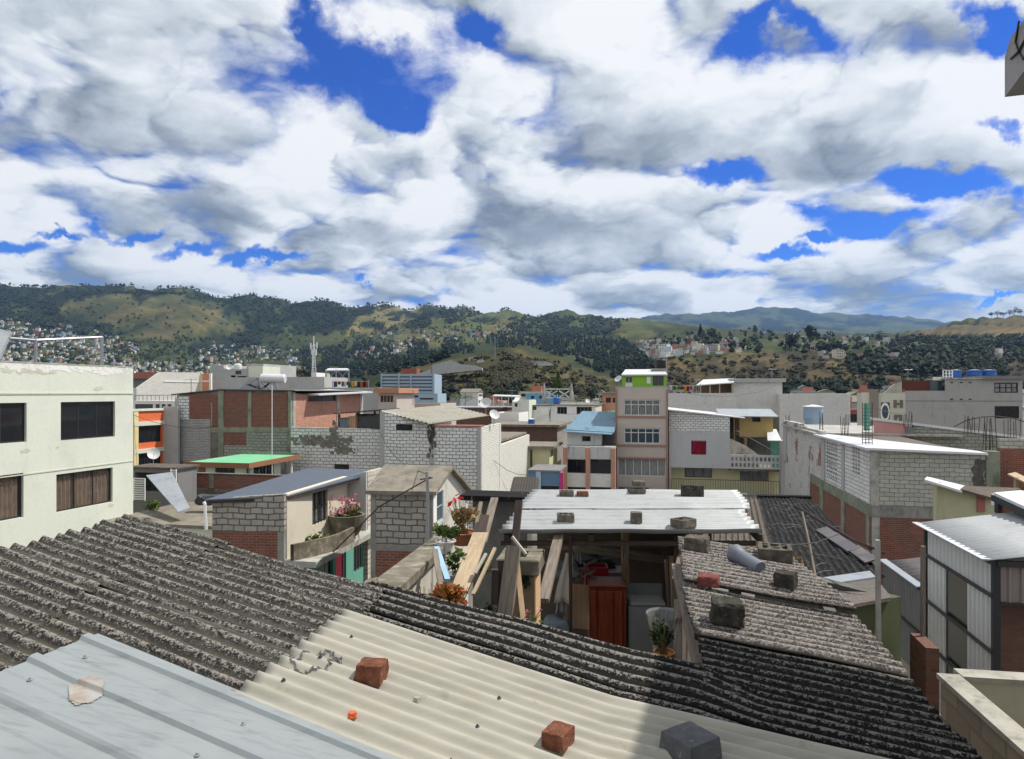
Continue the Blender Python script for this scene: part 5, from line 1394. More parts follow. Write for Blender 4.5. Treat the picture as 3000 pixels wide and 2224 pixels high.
b = MB(); b.bar((-.2*KS,DWF+.15,ZW-.17), (4.35*KS,DWF+.15,ZW-.17), .06, .06); b.build('eave_beam', M['wooddk'], wr)
b = MB(); b.bar((.3*KS,DWB-.3,ZW-.17), (5.2*KS,DWB-.3,ZW-.17), .06, .06); b.build('rear_beam', M['wooddk'], wr)
for i, (u, d, m_) in enumerate(((1671,9.3,'rebar'),(1980,9.4,'rebar'),(2080,9.5,'rebar'))):
    b = MB(); x = P(u,HV,d).x; b.tube([(x,d,ZW-.05), (x,d,-3.2), (x,d,CF)], .025, 8); b.build('post', M[m_], wr)
GW = 'blocks weighing down the white sheet roof'
def on_white(u, v): d = ZW*F_PX/(HV-v); return Vector(((u-CU)/F_PX*d, d, ZW+.03+(.055 if d > 10.9 else 0))), d
for nm, lb, u, v, wp, hp, dep, an, mt, sd in (
  ('lattice_block', 'openwork block at the back left corner of the white sheet roof', 1661, 1468, 42, 14, .24, -3, 'blockgrey', 1),
  ('lattice_block', 'openwork block at the front left of the white sheet roof', 1659, 1537, 50, 22, .26, -3, 'blockgrey', 2),
  ('lattice_block', 'openwork block turned cornerwise at the front right of the white sheet roof', 2008, 1554, 62, 24, .28, 32, 'blockgrey', 3)):
    p, d = on_white(u, v); dep *= .8; lattice_block(nm, lb, p+Vector((0,dep/2,0)), an, wp/F_PX*d, dep, hp/F_PX*d, M[mt], GW, seed=sd)
for nm, lb, ct, u, v, wp, hp, dep, an, mt, sd, dz in (
  ('brick', 'flat brown brick next to the back left openwork block', 'brick', 1708, 1468, 36, 13, .18, -3, 'brickred', 21, 0),
  ('concrete_block', 'mossy slab under another one at the back middle of the white sheet roof', 'block', 1868, 1460, 50, 13, .26, 2, 'blockgrey', 22, 0),
  ('concrete_block', 'upright smooth block at the front middle of the white sheet roof', 'block', 1867, 1541, 33, 32, .2, -4, 'blockgrey', 24, 0),
  ('concrete_block', 'dark cubic block of the pair at the back right of the white sheet roof', 'block', 2021, 1472, 40, 36, .3, -6, 'blockdark', 25, 0),
  ('concrete_block', 'second dark block of the pair, with open cells, at the back right', 'block', 2052, 1472, 26, 34, .3, -6, 'blockdark', 26, 0)):
    p, d = on_white(u, v); dep *= .8; stone(nm, lb, ct, p+Vector((0,dep/2,dz)), an, (wp/F_PX*d, dep, hp/F_PX*d), M[mt], GW, jitter=.03, seed=sd, rough=.3)
p, d = on_white(1875, 1460); stone('concrete_block', 'pale slab stacked on the mossy slab at the back middle of the white sheet roof', 'block', p+Vector((0,.14,.125)), 0, (36/F_PX*d,.24,.085), M['blockgrey'], GW, jitter=.03, seed=23, rough=.3)
simple('rod', 'white rod sloping from the white sheet roof down to the bleached roof', 'rod', 'whitemetal', lambda b: b.tube([P(2038,1570,9.2), P(2175,1638,7.6)], .02, 6))

def shed():
    t = thing('open_shed', 'dark open lean-to shed crammed with household goods', 'shed', (1.5, 10.5, CF))
    F = front(1590, 12.2, 2); s1 = F.s(2010)
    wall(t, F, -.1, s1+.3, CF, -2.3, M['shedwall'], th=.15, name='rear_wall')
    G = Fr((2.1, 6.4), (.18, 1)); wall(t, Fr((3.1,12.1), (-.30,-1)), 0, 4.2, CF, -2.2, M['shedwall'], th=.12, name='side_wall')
    b = MB(); b.bar((.6,11.9,-2.62), (3.0,11.4,-2.85), .1, .14); b.build('lintel', M['woodgrey'], t)
    b = MB(); b.bar((1.72,10.4,-2.1), (1.74,10.4,CF), .12, .1); b.build('door_post', M['wood'], t)
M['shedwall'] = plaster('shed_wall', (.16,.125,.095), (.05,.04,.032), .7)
shed()
def wardrobe():
    d = 9.45; F = Fr(P(1727,HV,d), (math.cos(R(3)), -math.sin(R(3)))); s1 = F.s(1836); zt = F.z(1780, 1722)
    t = thing('wardrobe', 'red-brown varnished wooden wardrobe standing in the open shed', 'wardrobe', F.w(s1/2,-.2,CF))
    b = MB(); b.box(F, 0, s1, -.45, -.03, CF, zt); bevel(b.build('carcass', M['woodred'], t), .008, 1)
    for a, c in ((.02,.1),(.12,.33),(.35,s1-.05)):
        b = MB(); b.box(F, a, c, -.028, .0, CF+.1, zt-.05); o = b.build('door' if c-a > .1 else 'side_rail', M['woodred'], t); bevel(o, .01, 1)
    b = MB(); b.box(F, -.012, s1+.012, -.46, .015, zt+.002, zt+.035); bevel(b.build('top', M['woodred'], t), .01, 1)
wardrobe()
simple('fibreboard_panel', 'worn tan board leaning beside the red-brown wardrobe', 'board', 'board', lambda b: b.bar(P(1688,1842,9.4), P(1692,1712,9.7), .36, .03, up=(0,1,0)))
simple('red_crate', 'red plastic crate on top of the goods behind the wardrobe', 'crate', 'redplastic', lambda b: [b.box(front(1716,10.2,2), 0, .34, -.3, 0, -2.97, -2.94)]+[b.box(front(1716,10.2,2), a, c, e, f, -2.94, -2.62) for a,c,e,f in ((0,.02,-.3,0),(.32,.34,-.3,0),(.02,.32,-.02,0),(.02,.32,-.3,-.28))])
def hung_cloth(name, label, top, bot, w, mat, d, seed=1):
    rng = random.Random(seed); b = MB(); n = 12; a, c = P(*top, d), P(*bot, d)
    for i in range(n):
        q0, q1 = i/n, (i+1)/n
        def pt(q, t): 
            return a+(c-a)*t+Vector(((q-.5)*w*(.35+.65*t)+.012*math.sin(t*5+seed), .016*math.sin(q*13+seed)*(.3+t), -.12*abs(q-.4)*t))
        for j in range(8): b.poly([pt(q0,j/8), pt(q0,(j+1)/8), pt(q1,(j+1)/8), pt(q1,j/8)], None, True)
    o = b.build(name, M[mat]); weld(o); m = o.modifiers.new('thickness','SOLIDIFY'); m.thickness = .008
    return tag(o, label, 'cloth')
hung_cloth('hanging_cloth', 'off-white cloth hanging on the dark shed post', (1665,1620), (1652,1760), .26, 'cloth', 9.3)
hung_cloth('hanging_cloth', 'grey cloth hanging lower behind the off-white one', (1652,1700), (1640,1790), .16, 'clothgrey', 9.4, 3)
hung_cloth('hanging_cloth', 'torn pale rag hanging from the shed lintel', (1690,1590), (1692,1640), .12, 'cloth', 10.2, 5)
hung_cloth('hanging_cloth', 'narrow rag hanging in the middle of the shed opening', (1837,1580), (1835,1640), .07, 'cloth', 10.2, 6)
stone('cloth_bundle', 'grey white heap of cloth on the goods left of the post', 'bundle', P(1645,1690,10.0), 10, (.42,.35,.22), M['clothgrey'], jitter=.3, seed=31, rough=.8, smooth=True)
stone('plastic_sack', 'bluish sack low in the shade beside the pillar', 'sack', P(1632,1890,9.4), 10, (.34,.3,.36), M['tarpblue'], jitter=.2, seed=32, rough=.8, smooth=True)
stone('cloth_bundle', 'dark heap of clothes behind the red crate', 'bundle', P(1735,1672,10.8), 10, (.6,.4,.2), M['tarp'], jitter=.3, seed=33, rough=.8, smooth=True)
def rack():
    t = thing('shelf_rack', 'pale metal shelf rack in the dark shed behind the wardrobe', 'shelf', P(1807,1750,10))
    for v in (1672, 1708):
        b = MB(); b.box(front(1775,10.6,2), 0, .34, -.3, 0, P(0,v+6,10.6).z, P(0,v,10.6).z); b.build('shelf', M['whitemetal'], t)
    b = MB()
    for s in (0,.32): b.box(front(1775,10.6,2), s, s+.02, -.33, -.305, CF, P(0,1665,10.6).z)
    b.build('uprights', M['steel'], t)
rack()
def washer():
    d = 9.5; F = front(1842, d, 4); s1 = F.s(1955); zt = F.z(1900, 1755)
    t = thing('washing_machine', 'grey boxy washing machine with lid, draped with plastic in the shed', 'washing machine', F.w(s1/2,-.2,CF))
    b = MB(); b.box(F, 0, s1, -.5, 0, CF, zt-.1); bevel(b.build('body', M['greyplastic'], t), .02)
    b = MB(); b.box(F, .02, s1-.02, -.42, -.0, zt-.096, zt-.06); bevel(b.build('lid', M['potgrey'], t), .012)
    b = MB(); b.box(F, 0, s1, -.52, -.43, zt-.098, zt+.08); bevel(b.build('control_panel', M['greyplastic'], t), .012)
washer()
def bucket():
    c = P(1948,1920,6.1)
    t = thing('plastic_basket', 'tall clear plastic basket at the roof edge behind the orange pot', 'basket', c)
    b = MB(); b.lathe(c, [(.001,0),(.1,0),(.16,.36),(.17,.37),(.168,.38),(.15,.36),(.095,.015),(.001,.015)], 24); b.build('basket_body', M['clearplastic'], t)
bucket()
plant('potted_plant', 'spiky plant in an orange plastic pot at the roof edge', 'plant', P(1946,1955,5.6), (.12,.12,.13), 90, .07, 'leafdark', pot='orangepot', potshape=(.085,.13), stems=14, seed=16)
leaner('plank', 'grey upright plank at the edge of the bleached roof', P(1985,1965,5.6), P(1986,1760,6.2), .07, .04, 'woodgrey')
leaner('plank', 'wide weathered beam leaning along the cut edge of the bleached roof', P(2062,1955,4.75), P(1990,1660,6.9), .15, .06, 'woodgrey')
leaner('plank', 'thin dark lath behind the upright grey plank', P(1970,1900,7.0), P(1950,1640,7.4), .03, .03, 'wooddk')
simple('clothes_line', 'thin line strung across the shed opening', 'line', 'steel', lambda b: b.tube([P(1740,1598,10.5), P(1850,1604,10.4), P(1960,1602,10.2)], .006, 4))
def chair_frame():
    t = thing('chair_frame', 'pale broken chair frame lying on the heap in the shed', 'chair', P(1705,1700,9.9))
    b = MB()
    for a, c in (((1690,1702),(1716,1655)),((1712,1650),(1734,1690)),((1684,1668),(1724,1664)),((1716,1655),(1748,1640)),((1700,1690),(1745,1672))): b.bar(P(*a,9.9), P(*c,10.0), .03)
    b.build('frame', M['woodgrey'], t)
chair_frame()
leaner('plank', 'thin brown pole standing in the dark right corner of the shed', P(1965,1860,9.4), P(1948,1610,9.9), .04, .03, 'wooddk')
leaner('plank', 'reddish brown timber propped beside the thin brown pole', P(1978,1850,9.0), P(1966,1630,9.6), .06, .04, 'board')
# ================================================================== middle distance, left
def panels(t, F, lst, th=.2):
    """patches of wall in one facade: (u0,v0,u1,v1,material,name[,proud])"""
    for p in lst:
        a, c, z, zz = F.rect(*p[:4]); n = p[6] if len(p) > 6 else 0
        b = MB(); b.box(F, a, c, -th, n, z, zz); b.build(p[5], M[p[4]], t)
def orange_house():
    a = math.atan2(520, 2000); F = Fr(P(386,HV,44), (math.sin(a), math.cos(a))); s1 = F.s(478)
    t = thing('house', 'bright orange and cream banded house squeezed behind the cream apartment building', 'house', F.w(s1/2,-3,GROUND))
    zt = F.z(430,1204); hs = [(F.s(404), s1-.15, F.z(440,1296), F.z(440,1247)), (F.s(404), s1-.15, F.z(440,1380), F.z(440,1326))]
    wall(t, F, 0, s1, GROUND, zt, M['orange'], hs)
    for r in hs: window(t, F, r, cols=3)
    for v0, v1 in ((1234,1246),(1313,1325)):
        b = MB(); b.box(F, F.s(391), s1, 0, .1, F.z(440,v1), F.z(440,v0)); b.build('cream_band', M['cream'], t)
    b = MB(); b.box(F, -.1, s1, -.2, .1, zt+.003, zt+.15); b.build('coping', M['cream'], t)
    b = MB(); b.box(F, F.s(390), F.s(403), 0, .08, GROUND, zt); b.build('yellow_pilaster', M['yellowtrim'], t)
    K = Fr(F.w(s1,0,0), (BX,BY)); k1 = K.s(521); zk = K.z(500,1191); wall(t, K, 0, k1, GROUND, zk, M['grey'], name='grey_wall')
    b = MB(); b.box(F, 0, s1, -5, -.2, zt-.3, zt-.15); b.build('roof', M['dustyconc'], t)
orange_house()
dish('round pale dish below the orange house', 450, 1329, 38, 17, (.5,-.8,.35), drop=1.2)
building('house', 'white house with brown-framed upper windows behind the orange one', 'house', 372, 62, 560, 1174, 'whitepaint', depth=8,
  holes=[H(395,1184,448,1206,cols=1,frame='fascia',pane='glassblue'), H(455,1184,468,1206,cols=1,frame='fascia',pane='glassblue'), H(473,1184,485,1206,cols=1,frame='fascia',pane='glassblue'), H(490,1184,502,1206,cols=1,frame='fascia',pane='glassblue')])
simple('terrace_railing', 'thin metal railing along the terrace of the white house', 'railing', 'steel', lambda b: [b.tube([P(u,1174,61.5), P(u,1158,61.5)], .03, 4) for u in range(395,520,12)]+[b.tube([P(395,1158,61.5), P(515,1158,61.5)], .03, 4)])
def sloped_white():
    F = Fr(P(400,HV,72), (math.cos(R(58)), math.sin(R(58)))); s1 = F.s(588)
    t = thing('house', 'sunlit whitewashed brick house with a diagonal gable and orange corner', 'house', F.w(s1/2,-3,GROUND))
    wall(t, F, 0, s1, GROUND, [(0,F.z(400,1137)),(F.s(467),F.z(467,1090)),(s1,F.z(588,1092))], M['whiteside'])
    K = Fr(F.w(s1,0,0), (BX,BY)); k = K.s(613)
    b = MB(); b.box(K, 0, k*.2, -.2, .02, GROUND, K.z(600,1092)); b.build('yellow_corner', M['yellowtrim'], t)
    b = MB(); b.box(K, k*.2, k, -.2, 0, GROUND, K.z(600,1095)); b.build('orange_wall', M['orangelt'], t)
    b = MB(); b.box(K, k*.2, k, 0, .03, K.z(600,1119), K.z(600,1115)); b.box(K, k, k+.25, -.2, .03, GROUND, K.z(600,1094)); b.build('white_trim', M['whitepaint'], t)
    b = MB(); z = F.z(500,1112); b.box(F, F.s(480), s1, 0, .05, F.z(530,1120), F.z(530,1116)); b.build('string_course', M['whitepaint'], t)
    wall(t, Fr(F.w(s1,-9,0), (-F.d.x,-F.d.y)), 0, s1, GROUND, F.z(400,1137), M['whitebrick'])
    wall(t, lside(F,0,9), 0, 8.8, GROUND, F.z(400,1137), M['whitebrick'])
M['orangelt'] = plaster('light_orange_paint', (.6,.24,.15), (.45,.18,.12), .3)
sloped_white()
building('house', 'low brown-roofed house peeping between the cream building and the diagonal gable', 'house', 380, 92, 480, [(380,1110),(480,1110)], 'greydk', depth=6, roof='slab', rmat='rustroof', over=.5, rth=.9)
def brick_frame():
    d = 47.0; F = front(515, d); s1 = F.s(852)
    t = thing('brick_building', 'unfinished brick building with concrete frame and patches of white block', 'building', F.w(s1/2,-5,GROUND))
    z0 = F.z(515,1158)
    b = MB(); b.prism(F, [(0,GROUND),(s1,GROUND),(s1,F.z(850,1147)),(F.s(650),F.z(650,1143)),(0,z0)], -.3, -.12); b.build('wall', M['concrete'], t)
    panels(t, F, [(523,1160,554,1228,'whiteblock','wall'), (554,1156,640,1228,'redbrick','wall'), (517,1228,616,1352,'whitegreybrick','wall'), (616,1228,640,1252,'redbrick','wall'),
      (656,1149,727,1252,'redbrick','wall'), (737,1150,845,1252,'redbrick','wall'), (656,1267,722,1305,'redbrick','wall'), (722,1267,845,1345,'limeblock','wall'), (656,1305,722,1345,'limeblock','wall'), (616,1267,640,1350,'concretedk','wall')], .12)
    panels(t, F, [(640,1144,656,1345,'concretegreen','column',.05), (727,1148,737,1267,'concretegreen','column',.04), (845,1147,853,1350,'concretegreen','column',.05), (616,1252,640,1267,'concretegreen','beam',.04), (656,1252,727,1267,'concretegreen','beam',.04), (737,1252,845,1267,'concretegreen','beam',.04), (513,1166,523,1352,'grey','column',.03)], .12)
    b = MB(); zz = F.z(650,1143); b.prism(F, [(-.3,z0+.02),(F.s(650),zz+.02),(s1+.4,F.z(850,1146)+.02),(s1+.3,F.z(850,1146)+.08),(F.s(650),zz+.08),(-.3,z0+.08)], -11, .12); b.build('roof', M['concretedk'], t)
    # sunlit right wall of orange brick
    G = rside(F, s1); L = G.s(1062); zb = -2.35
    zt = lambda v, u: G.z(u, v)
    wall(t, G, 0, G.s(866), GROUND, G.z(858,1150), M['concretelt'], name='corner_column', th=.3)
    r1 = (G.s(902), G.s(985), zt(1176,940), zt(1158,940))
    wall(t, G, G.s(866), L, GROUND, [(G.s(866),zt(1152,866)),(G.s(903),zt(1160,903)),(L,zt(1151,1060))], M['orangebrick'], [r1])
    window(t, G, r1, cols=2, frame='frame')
    b = MB(); b.box(G, G.s(986), G.s(995), -.2, .05, GROUND, zt(1154,990)); b.box(G, G.s(1053), L, -.2, .05, GROUND, zt(1151,1057)); b.build('column', M['concretelt'], t)
    b = MB(); b.slab([G.w(G.s(900),.9,zt(1159,903)+.1), G.w(L,.9,zt(1151,1057)+.1), G.w(L,-3,zt(1151,1057)+.3), G.w(G.s(900),-3,zt(1159,903)+.2)], .1); b.build('sheet_roof', M['galvbright'], t)
    wall(t, lside(F,0,10), 0, 9.8, GROUND, z0, M['grey'])
M['whitegreybrick'] = brick('grey_whitewashed_brick', (.45,.45,.43), (.36,.36,.35), (.12,.12,.11), .27, .11, .014, (.25,.24,.22), .4, .9)
brick_frame()
rp = thing('pipe_rods', 'thin white mast pole standing before the brick building', 'pole', P(797,1400,40)); b = MB(); b.tube([P(797,1130,40), P(797,1395,40)], .026, 6); b.build('shaft', M['whitemetal'], rp)
simple('rod', 'short thin grey rod on the left bay of the brick building', 'rod', 'steel', lambda b: b.tube([P(620,1180,46), P(620,1248,46)], .03, 5))
def solar():
    t = thing('solar_water_heater', 'solar water heater with shiny horizontal tank on a steel frame', 'water heater', P(790,1146,51))
    b = MB(); a, c = P(765,1108,50), P(836,1110,50); b.lathe(a, [(.001,0),(.3,.0),(.33,.04),(.33,(c-a).length-.04),(.3,(c-a).length),(.001,(c-a).length)], 20, c-a); b.build('tank', M['galvbright'], t)
    b = MB()
    for x0, y0, x1, y1 in ((702,1140,755,1108),(755,1108,758,1143),(758,1108,762,1143),(762,1140,800,1118),(800,1118,815,1142),(765,1118,812,1120),(720,1128,757,1143),(765,1122,790,1142),(790,1120,770,1142)): b.bar(P(x0,y0,50.5), P(x1,y1,50.5), .11)
    b.build('steel_frame', M['steel'], t)
    b = MB(); b.slab([P(706,1141,49.6), P(752,1141,49.6), P(756,1110,51.5), P(728,1110,51.5)], .05); b.build('collector', M['glass'], t)
solar()
# green-roofed house
def green_house():
    d = 38.0; F = Fr(P(602,HV,38.6), (BX,BY)); s1 = F.s(716); G = rside(F, s1)
    zr = -3.95
    t = thing('house', 'low house with a flat mint-green roof and brown fascia', 'house', F.w(s1/2,-3,GROUND))
    h = [F.rect(630,1366,688,1396), F.rect(711,1362,716,1410)]
    wall(t, F, 0, s1, GROUND, zr-.2, M['cream'], h[:1]); window(t, F, h[0], cols=3, frame='framegrey', grille=8)
    g = [G.rect(743,1362,803,1398), G.rect(722,1368,733,1410)]
    L = G.s(822); wall(t, G, .2, L, GROUND, zr-.2, M['cream'], g); window(t, G, g[0], cols=3, frame='framewhite', grille=6); window(t, G, g[1], cols=1, frame='skyframe', pane='glassblue')
    b = MB(); b.box(F, -.42, 0, -.2, .03, GROUND, zr-.2); b.build('brown_panel', M['fascia'], t)
    Lf = lside(F, 0, L); wall(t, Lf, 0, L-.2, GROUND, zr-.2, M['cream'])
    b = MB(); b.box(F, -1.1, s1+.5, -L-1.4, .35, zr-.19, zr); b.build('roof', M['greenroof'], t)
    b = MB(); b.box(F, -1.13, s1+.53, .35, .39, zr-.24, zr+.05); b.box(G, -.38, L+1.4, .5, .54, zr-.24, zr+.05); b.build('fascia', M['fascia'], t)
    b = MB(); b.box(F, -1.1, s1+.5, -L-1.45, -L-1.4, zr-.2, zr+.14); b.build('roof_kerb', M['concretegreen'], t)
    b = MB(); b.tube([G.w(L+.9,.2,zr-.2), G.w(L+.9,.2,GROUND)], .09, 8); b.build('porch_post', M['whitepaint'], t)
green_house()
def low_wall():
    F = front(522, 33); s1 = F.s(840); t = thing('brick_wall', 'low red brick wall with concrete pier on a mossy concrete base', 'wall', F.w(s1/2,0,GROUND))
    z = F.z(522,1388); zb = F.z(522,1427); c0, c1 = F.s(614), F.s(627)
    for a, c in ((0,c0),(c1,s1)): 
        b = MB(); b.box(F, a, c, -.2, 0, zb, z); b.build('brick_panel', M['redbrick'], t)
    b = MB(); b.box(F, c0, c1, -.22, .03, zb, z+.02); b.build('pier', M['concretegreen'], t)
    b = MB(); b.box(F, -.1, s1, -.3, .08, GROUND, zb-.003); b.build('base', M['mossconc'], t)
    b = MB(); b.box(F, -.05, s1, -.24, .04, z+.022, z+.07); b.build('coping', M['concretedk'], t)
low_wall()
building('shack', 'dark shack with white slatted front and brown flat roof beside the cream building', 'shack', 380, 31, 520, 1372, 'greydk', depth=1.3, roof='slab', rmat='fibrebrown', over=.1, holes=[H(395,1385,500,1440,open=True)])
simple('slatted_screen', 'white slatted screen leaning on the dark shack', 'screen', 'whitepaint', lambda b: [b.box(front(388,30.3), 0, .62, -.03, 0, z, z+.055) for z in [-4.75+.1*i for i in range(10)]]+[b.box(front(388,30.3), .0, .04, -.06, -.03, -4.8, -3.8), b.box(front(388,30.3), .58, .62, -.06, -.03, -4.8, -3.8)])
simple('slatted_screen', 'second white slatted screen, half hidden by the tilted sheet', 'screen', 'whitepaint', lambda b: [b.box(front(498,30.3), 0, .3, -.03, 0, z, z+.055) for z in [-4.3+.1*i for i in range(9)]]+[b.box(front(498,30.3), .0, .04, -.06, -.03, -4.35, -3.4), b.box(front(498,30.3), .26, .3, -.06, -.03, -4.35, -3.4)])
simple('metal_sheet', 'loose bent grey metal sheet tilted against the dark shack', 'metal sheet', 'galvdull', lambda b: b.slab([P(522,1500,26.2), P(556,1488,26.6), P(504,1383,30), P(428,1392,29.8)], .03))
building('terrace_house', 'flat cement terrace roof below the tilted metal sheet', 'house', 300, 26.5, 640, 1535, 'cream', depth=4.6, roof='slab', rmat='dustyconc', over=.1, rth=.12)
plant('shrub', 'small round green shrub on the cement terrace', 'plant', P(448,1500,27), (.3,.3,.25), 220, .13, 'leafgreen', seed=41)
stone('tyre_heap', 'dark heap of old things by the low brick wall', 'heap', P(612,1478,28.5), 0, (1.0,.5,.4), M['tarp'], jitter=.2, seed=42, rough=.8)

# stained wall, tarps, big whitewashed building
def stained():
    d = 44.0; F = front(853, d); s1 = F.s(1117)
    t = thing('block_building', 'long pale block wall with a big dark mouldy stain', 'building', F.w(s1/2,-3,GROUND))
    r = F.rect(979,1360,1023,1382)
    wall(t, F, 0, s1, GROUND, [(0,F.z(853,1251)),(s1,F.z(1112,1258))], M['stainblock'], [r]); window(t, F, r, cols=1, grille=10)
    b = MB(); b.box(F, .0, s1-.1, -9, -.2, -3.0, -2.85); b.build('roof', M['dustyconc'], t)
    # the stain: thin scaly crust of mould on the wall
    import bmesh
    b = MB(); rng = random.Random(4)
    for (uc, vc, ru, rv, n) in ((900,1290,52,13,80),(978,1268,8,26,60),(985,1292,44,17,120),(1010,1318,28,15,70),(935,1300,44,9,35)):
        for _ in range(n):
            u, v = uc+rng.gauss(0,.5)*ru, vc+rng.gauss(0,.5)*rv; a = F.s(u); z = F.z(u,v); k = rng.uniform(.06,.2); m_ = rng.randint(5,7); n_ = .004+rng.random()*.003
            b.poly([F.w(a+math.cos(i*6.283/m_)*k*rng.uniform(.6,1.2), n_, z+math.sin(i*6.283/m_)*k*rng.uniform(.3,.8)) for i in range(m_)])
    o = b.build('mould_stain', rock('mould_crust', (.10,.092,.075), (.18,.168,.14), (.3,.28,.245), 3), t)
stained()
def tarp_shack():
    F = front(990, 46.5); s1 = F.s(1115)
    t = thing('tarp_shack', 'rooftop shack closed with dark tarpaulins and a striped gap', 'shack', F.w(s1/2,-2,F.z(1000,1258)))
    z0 = F.z(1000,1258); zt = [(0,F.z(990,1214)),(s1,F.z(1115,1202))]
    def tp(u0, u1, mat, k):
        b = MB(); n = 14
        for i in range(n):
            for j in range(5):
                def pt(i, j):
                    s = F.s(u0)+(F.s(u1)-F.s(u0))*i/n; zz = lerp_pts(zt, s)-.25; sag = .25*math.sin(i/n*math.pi)*(1-j/5); return F.w(s, .05*math.sin(i*1.3+j), z0+(zz-sag-z0)*j/5)
                b.poly([pt(i,j), pt(i+1,j), pt(i+1,j+1), pt(i,j+1)], None, True)
        o = b.build('tarpaulin', M[mat], t); weld(o); o.modifiers.new('thickness','SOLIDIFY').thickness = .02
    tp(990,1022,'tarpblue',0); tp(1048,1114,'tarp',1)
    b = MB()
    for i in range(5): s = F.s(1022+i*5.5); b.box(F, s, s+.09, -.08, -.02, z0, lerp_pts(zt,s)-.2)
    b.build('slat', M['wood'], t)
    b = MB(); b.prism(F, [(-.2,zt[0][1]),(s1+.2,zt[1][1]),(s1+.2,zt[1][1]+.08),(-.2,zt[0][1]+.08)], -3, .3); b.build('roof', M['purlin'], t)
    b = MB()
    for s in (.0, s1*.45, s1-.12): b.box(F, s, s+.12, -.12, 0, z0, lerp_pts(zt,s)); b.box(F, s, s+.12, -2.9, -2.8, z0, lerp_pts(zt,s))
    b.build('posts', M['wooddk'], t)
    b = MB(); b.box(F, 0, s1, -2.95, -2.9, z0, zt[0][1]-.05); b.build('back_sheet', M['tarp'], t)
tarp_shack()
def whitewashed():
    d = 42.0; F = front(1118, d); s1 = F.s(1409); G = rside(F, s1)
    t = thing('block_building', 'big whitewashed block building with grey front, sunlit right wall and corrugated roof', 'building', F.w(s1/2,-5,GROUND))
    r = F.rect(1160,1243,1208,1261); sm = F.s(1258); sn = F.s(1272)
    wall(t, F, 0, sm, GROUND, [(0,F.z(1118,1204)),(sm,F.z(1256,1238))], M['whiteblock'], [r]); window(t, F, r, cols=2, grille=9)
    for x0, x1, n_, zc_ in ((sm,sn,.04,F.z(1262,1240)),(s1-.25,s1,.03,F.z(1400,1250)),(-.1,.18,.03,F.z(1118,1206))):
        b = MB(); b.box(F, x0, x1, -.2, n_, GROUND, zc_); b.build('column', M['grey'], t)
    ztp = F.z(1400,1249)
    wall(t, F, sn, s1-.25, GROUND, ztp-.05, M['whiteblock'])
    b = MB(); b.box(F, sn-.1, s1, -.9, .05, ztp-.045, ztp+.04); b.build('parapet_slab', M['rustroof'], t)
    gs = G.s(1466); ge = G.s(1551)
    wall(t, G, 0, gs, GROUND, ztp-.05, M['whiteside'])
    wall(t, G, gs, ge, GROUND, [(gs,G.z(1468,1303)),(ge,G.z(1551,1273))], M['whiteside'])
    b = MB(); b.box(G, gs-.22, gs, -.2, .04, GROUND, ztp-.06); b.build('pilaster', M['whitepaint'], t)
    # gently pitched fibre-cement roof
    rt = [P(1113,1204,42.4), P(1258,1240,40.6), P(1432,1216,50), P(1312,1187,60)]
    b = MB(); n = 34; a_, b_, c_, d_ = rt
    nx, ny = 48, 2
    def rp(i, j):
        x, y = i/nx, j/ny; p = (a_*(1-x)+b_*x)*(1-y)+(d_*(1-x)+c_*x)*y; return p+Vector((0,0,.05*math.sin(i*math.pi/2)))
    for i in range(nx):
        for j in range(ny): b.poly([rp(i,j), rp(i+1,j), rp(i+1,j+1), rp(i,j+1)])
    o = b.build('roof', M['fibrepale'], t); weld(o); o.modifiers.new('thickness','SOLIDIFY').thickness = .05
    wall(t, lside(F,0,14), 0, 13.8, GROUND, -1.9, M['whiteblock'])
    b = MB(); b.box(F, .2, s1-.2, -ge+.2, -.2, -3.4, -3.25); b.build('terrace', M['dustyconc'], t)
    b = MB()   # black drip crust down the column joint
    rng = random.Random(6)
    for _ in range(45):
        s = sm+rng.gauss(.15,.12); z = F.z(1262,1240)-abs(rng.gauss(0,1.1)); k = rng.uniform(.05,.14); b.poly([F.w(s+math.cos(i*1.05)*k*rng.uniform(.5,1.1), .044, z+math.sin(i*1.05)*k*1.5) for i in range(6)])
    b.build('mould_stain', rock('drip_crust', (.08,.074,.06), (.14,.13,.11), (.22,.2,.18), 3), t)
whitewashed()
dish('big pale dish on the corner of the whitewashed building, upper of two', 1422, 1180, 44, 17, (-.2,-.85,.5))
dish('pale dish seen edge-on, lower of two on the whitewashed building', 1449, 1214, 43, 16, (.35,-.75,.55))
# behind
building('building', 'long plain grey rendered building behind the orange brick wall', 'building', 852, 72, 1110, 1136, 'grey', depth=8)
building('house', 'small beige upper room with an orange curtained window and salmon cornice', 'house', 1108, 67, 1162, 1152, 'pinkcream', depth=5, holes=[H(1113,1158,1152,1180,cols=4,rows=1,frame='framewhite',pane='glassclear',curtain='curtorange')], roof='slab', rmat='salmonband', over=.35, rth=.5, u2=None)
M_ = 0
building('building', 'pale low building with a ledge stretching right of the beige upper room', 'building', 1140, 75, 1290, 1182, 'pinkcream', depth=6)
building('building', 'grey-white rooftop rooms with mixed cubes behind the solar heater', 'building', 616, 88, 772, [(616,1067),(640,1067),(640.5,1070),(655,1070),(655.5,1080),(725,1080),(725.5,1066),(772,1066)], 'grey', depth=8, holes=[H(690,1086,707,1097,cols=1), H(676,1100,690,1116,cols=1,open=True), H(695,1102,722,1118,cols=1,open=True)])
building('building', 'plain grey building below the telecom mast, left of the steel shelter', 'building', 600, 80, 950, 1106, 'grey', depth=6)
building('house', 'cream box room on the roof beside the grey-white cubes', 'house', 728, 86, 770, 1073, 'cream', depth=4)
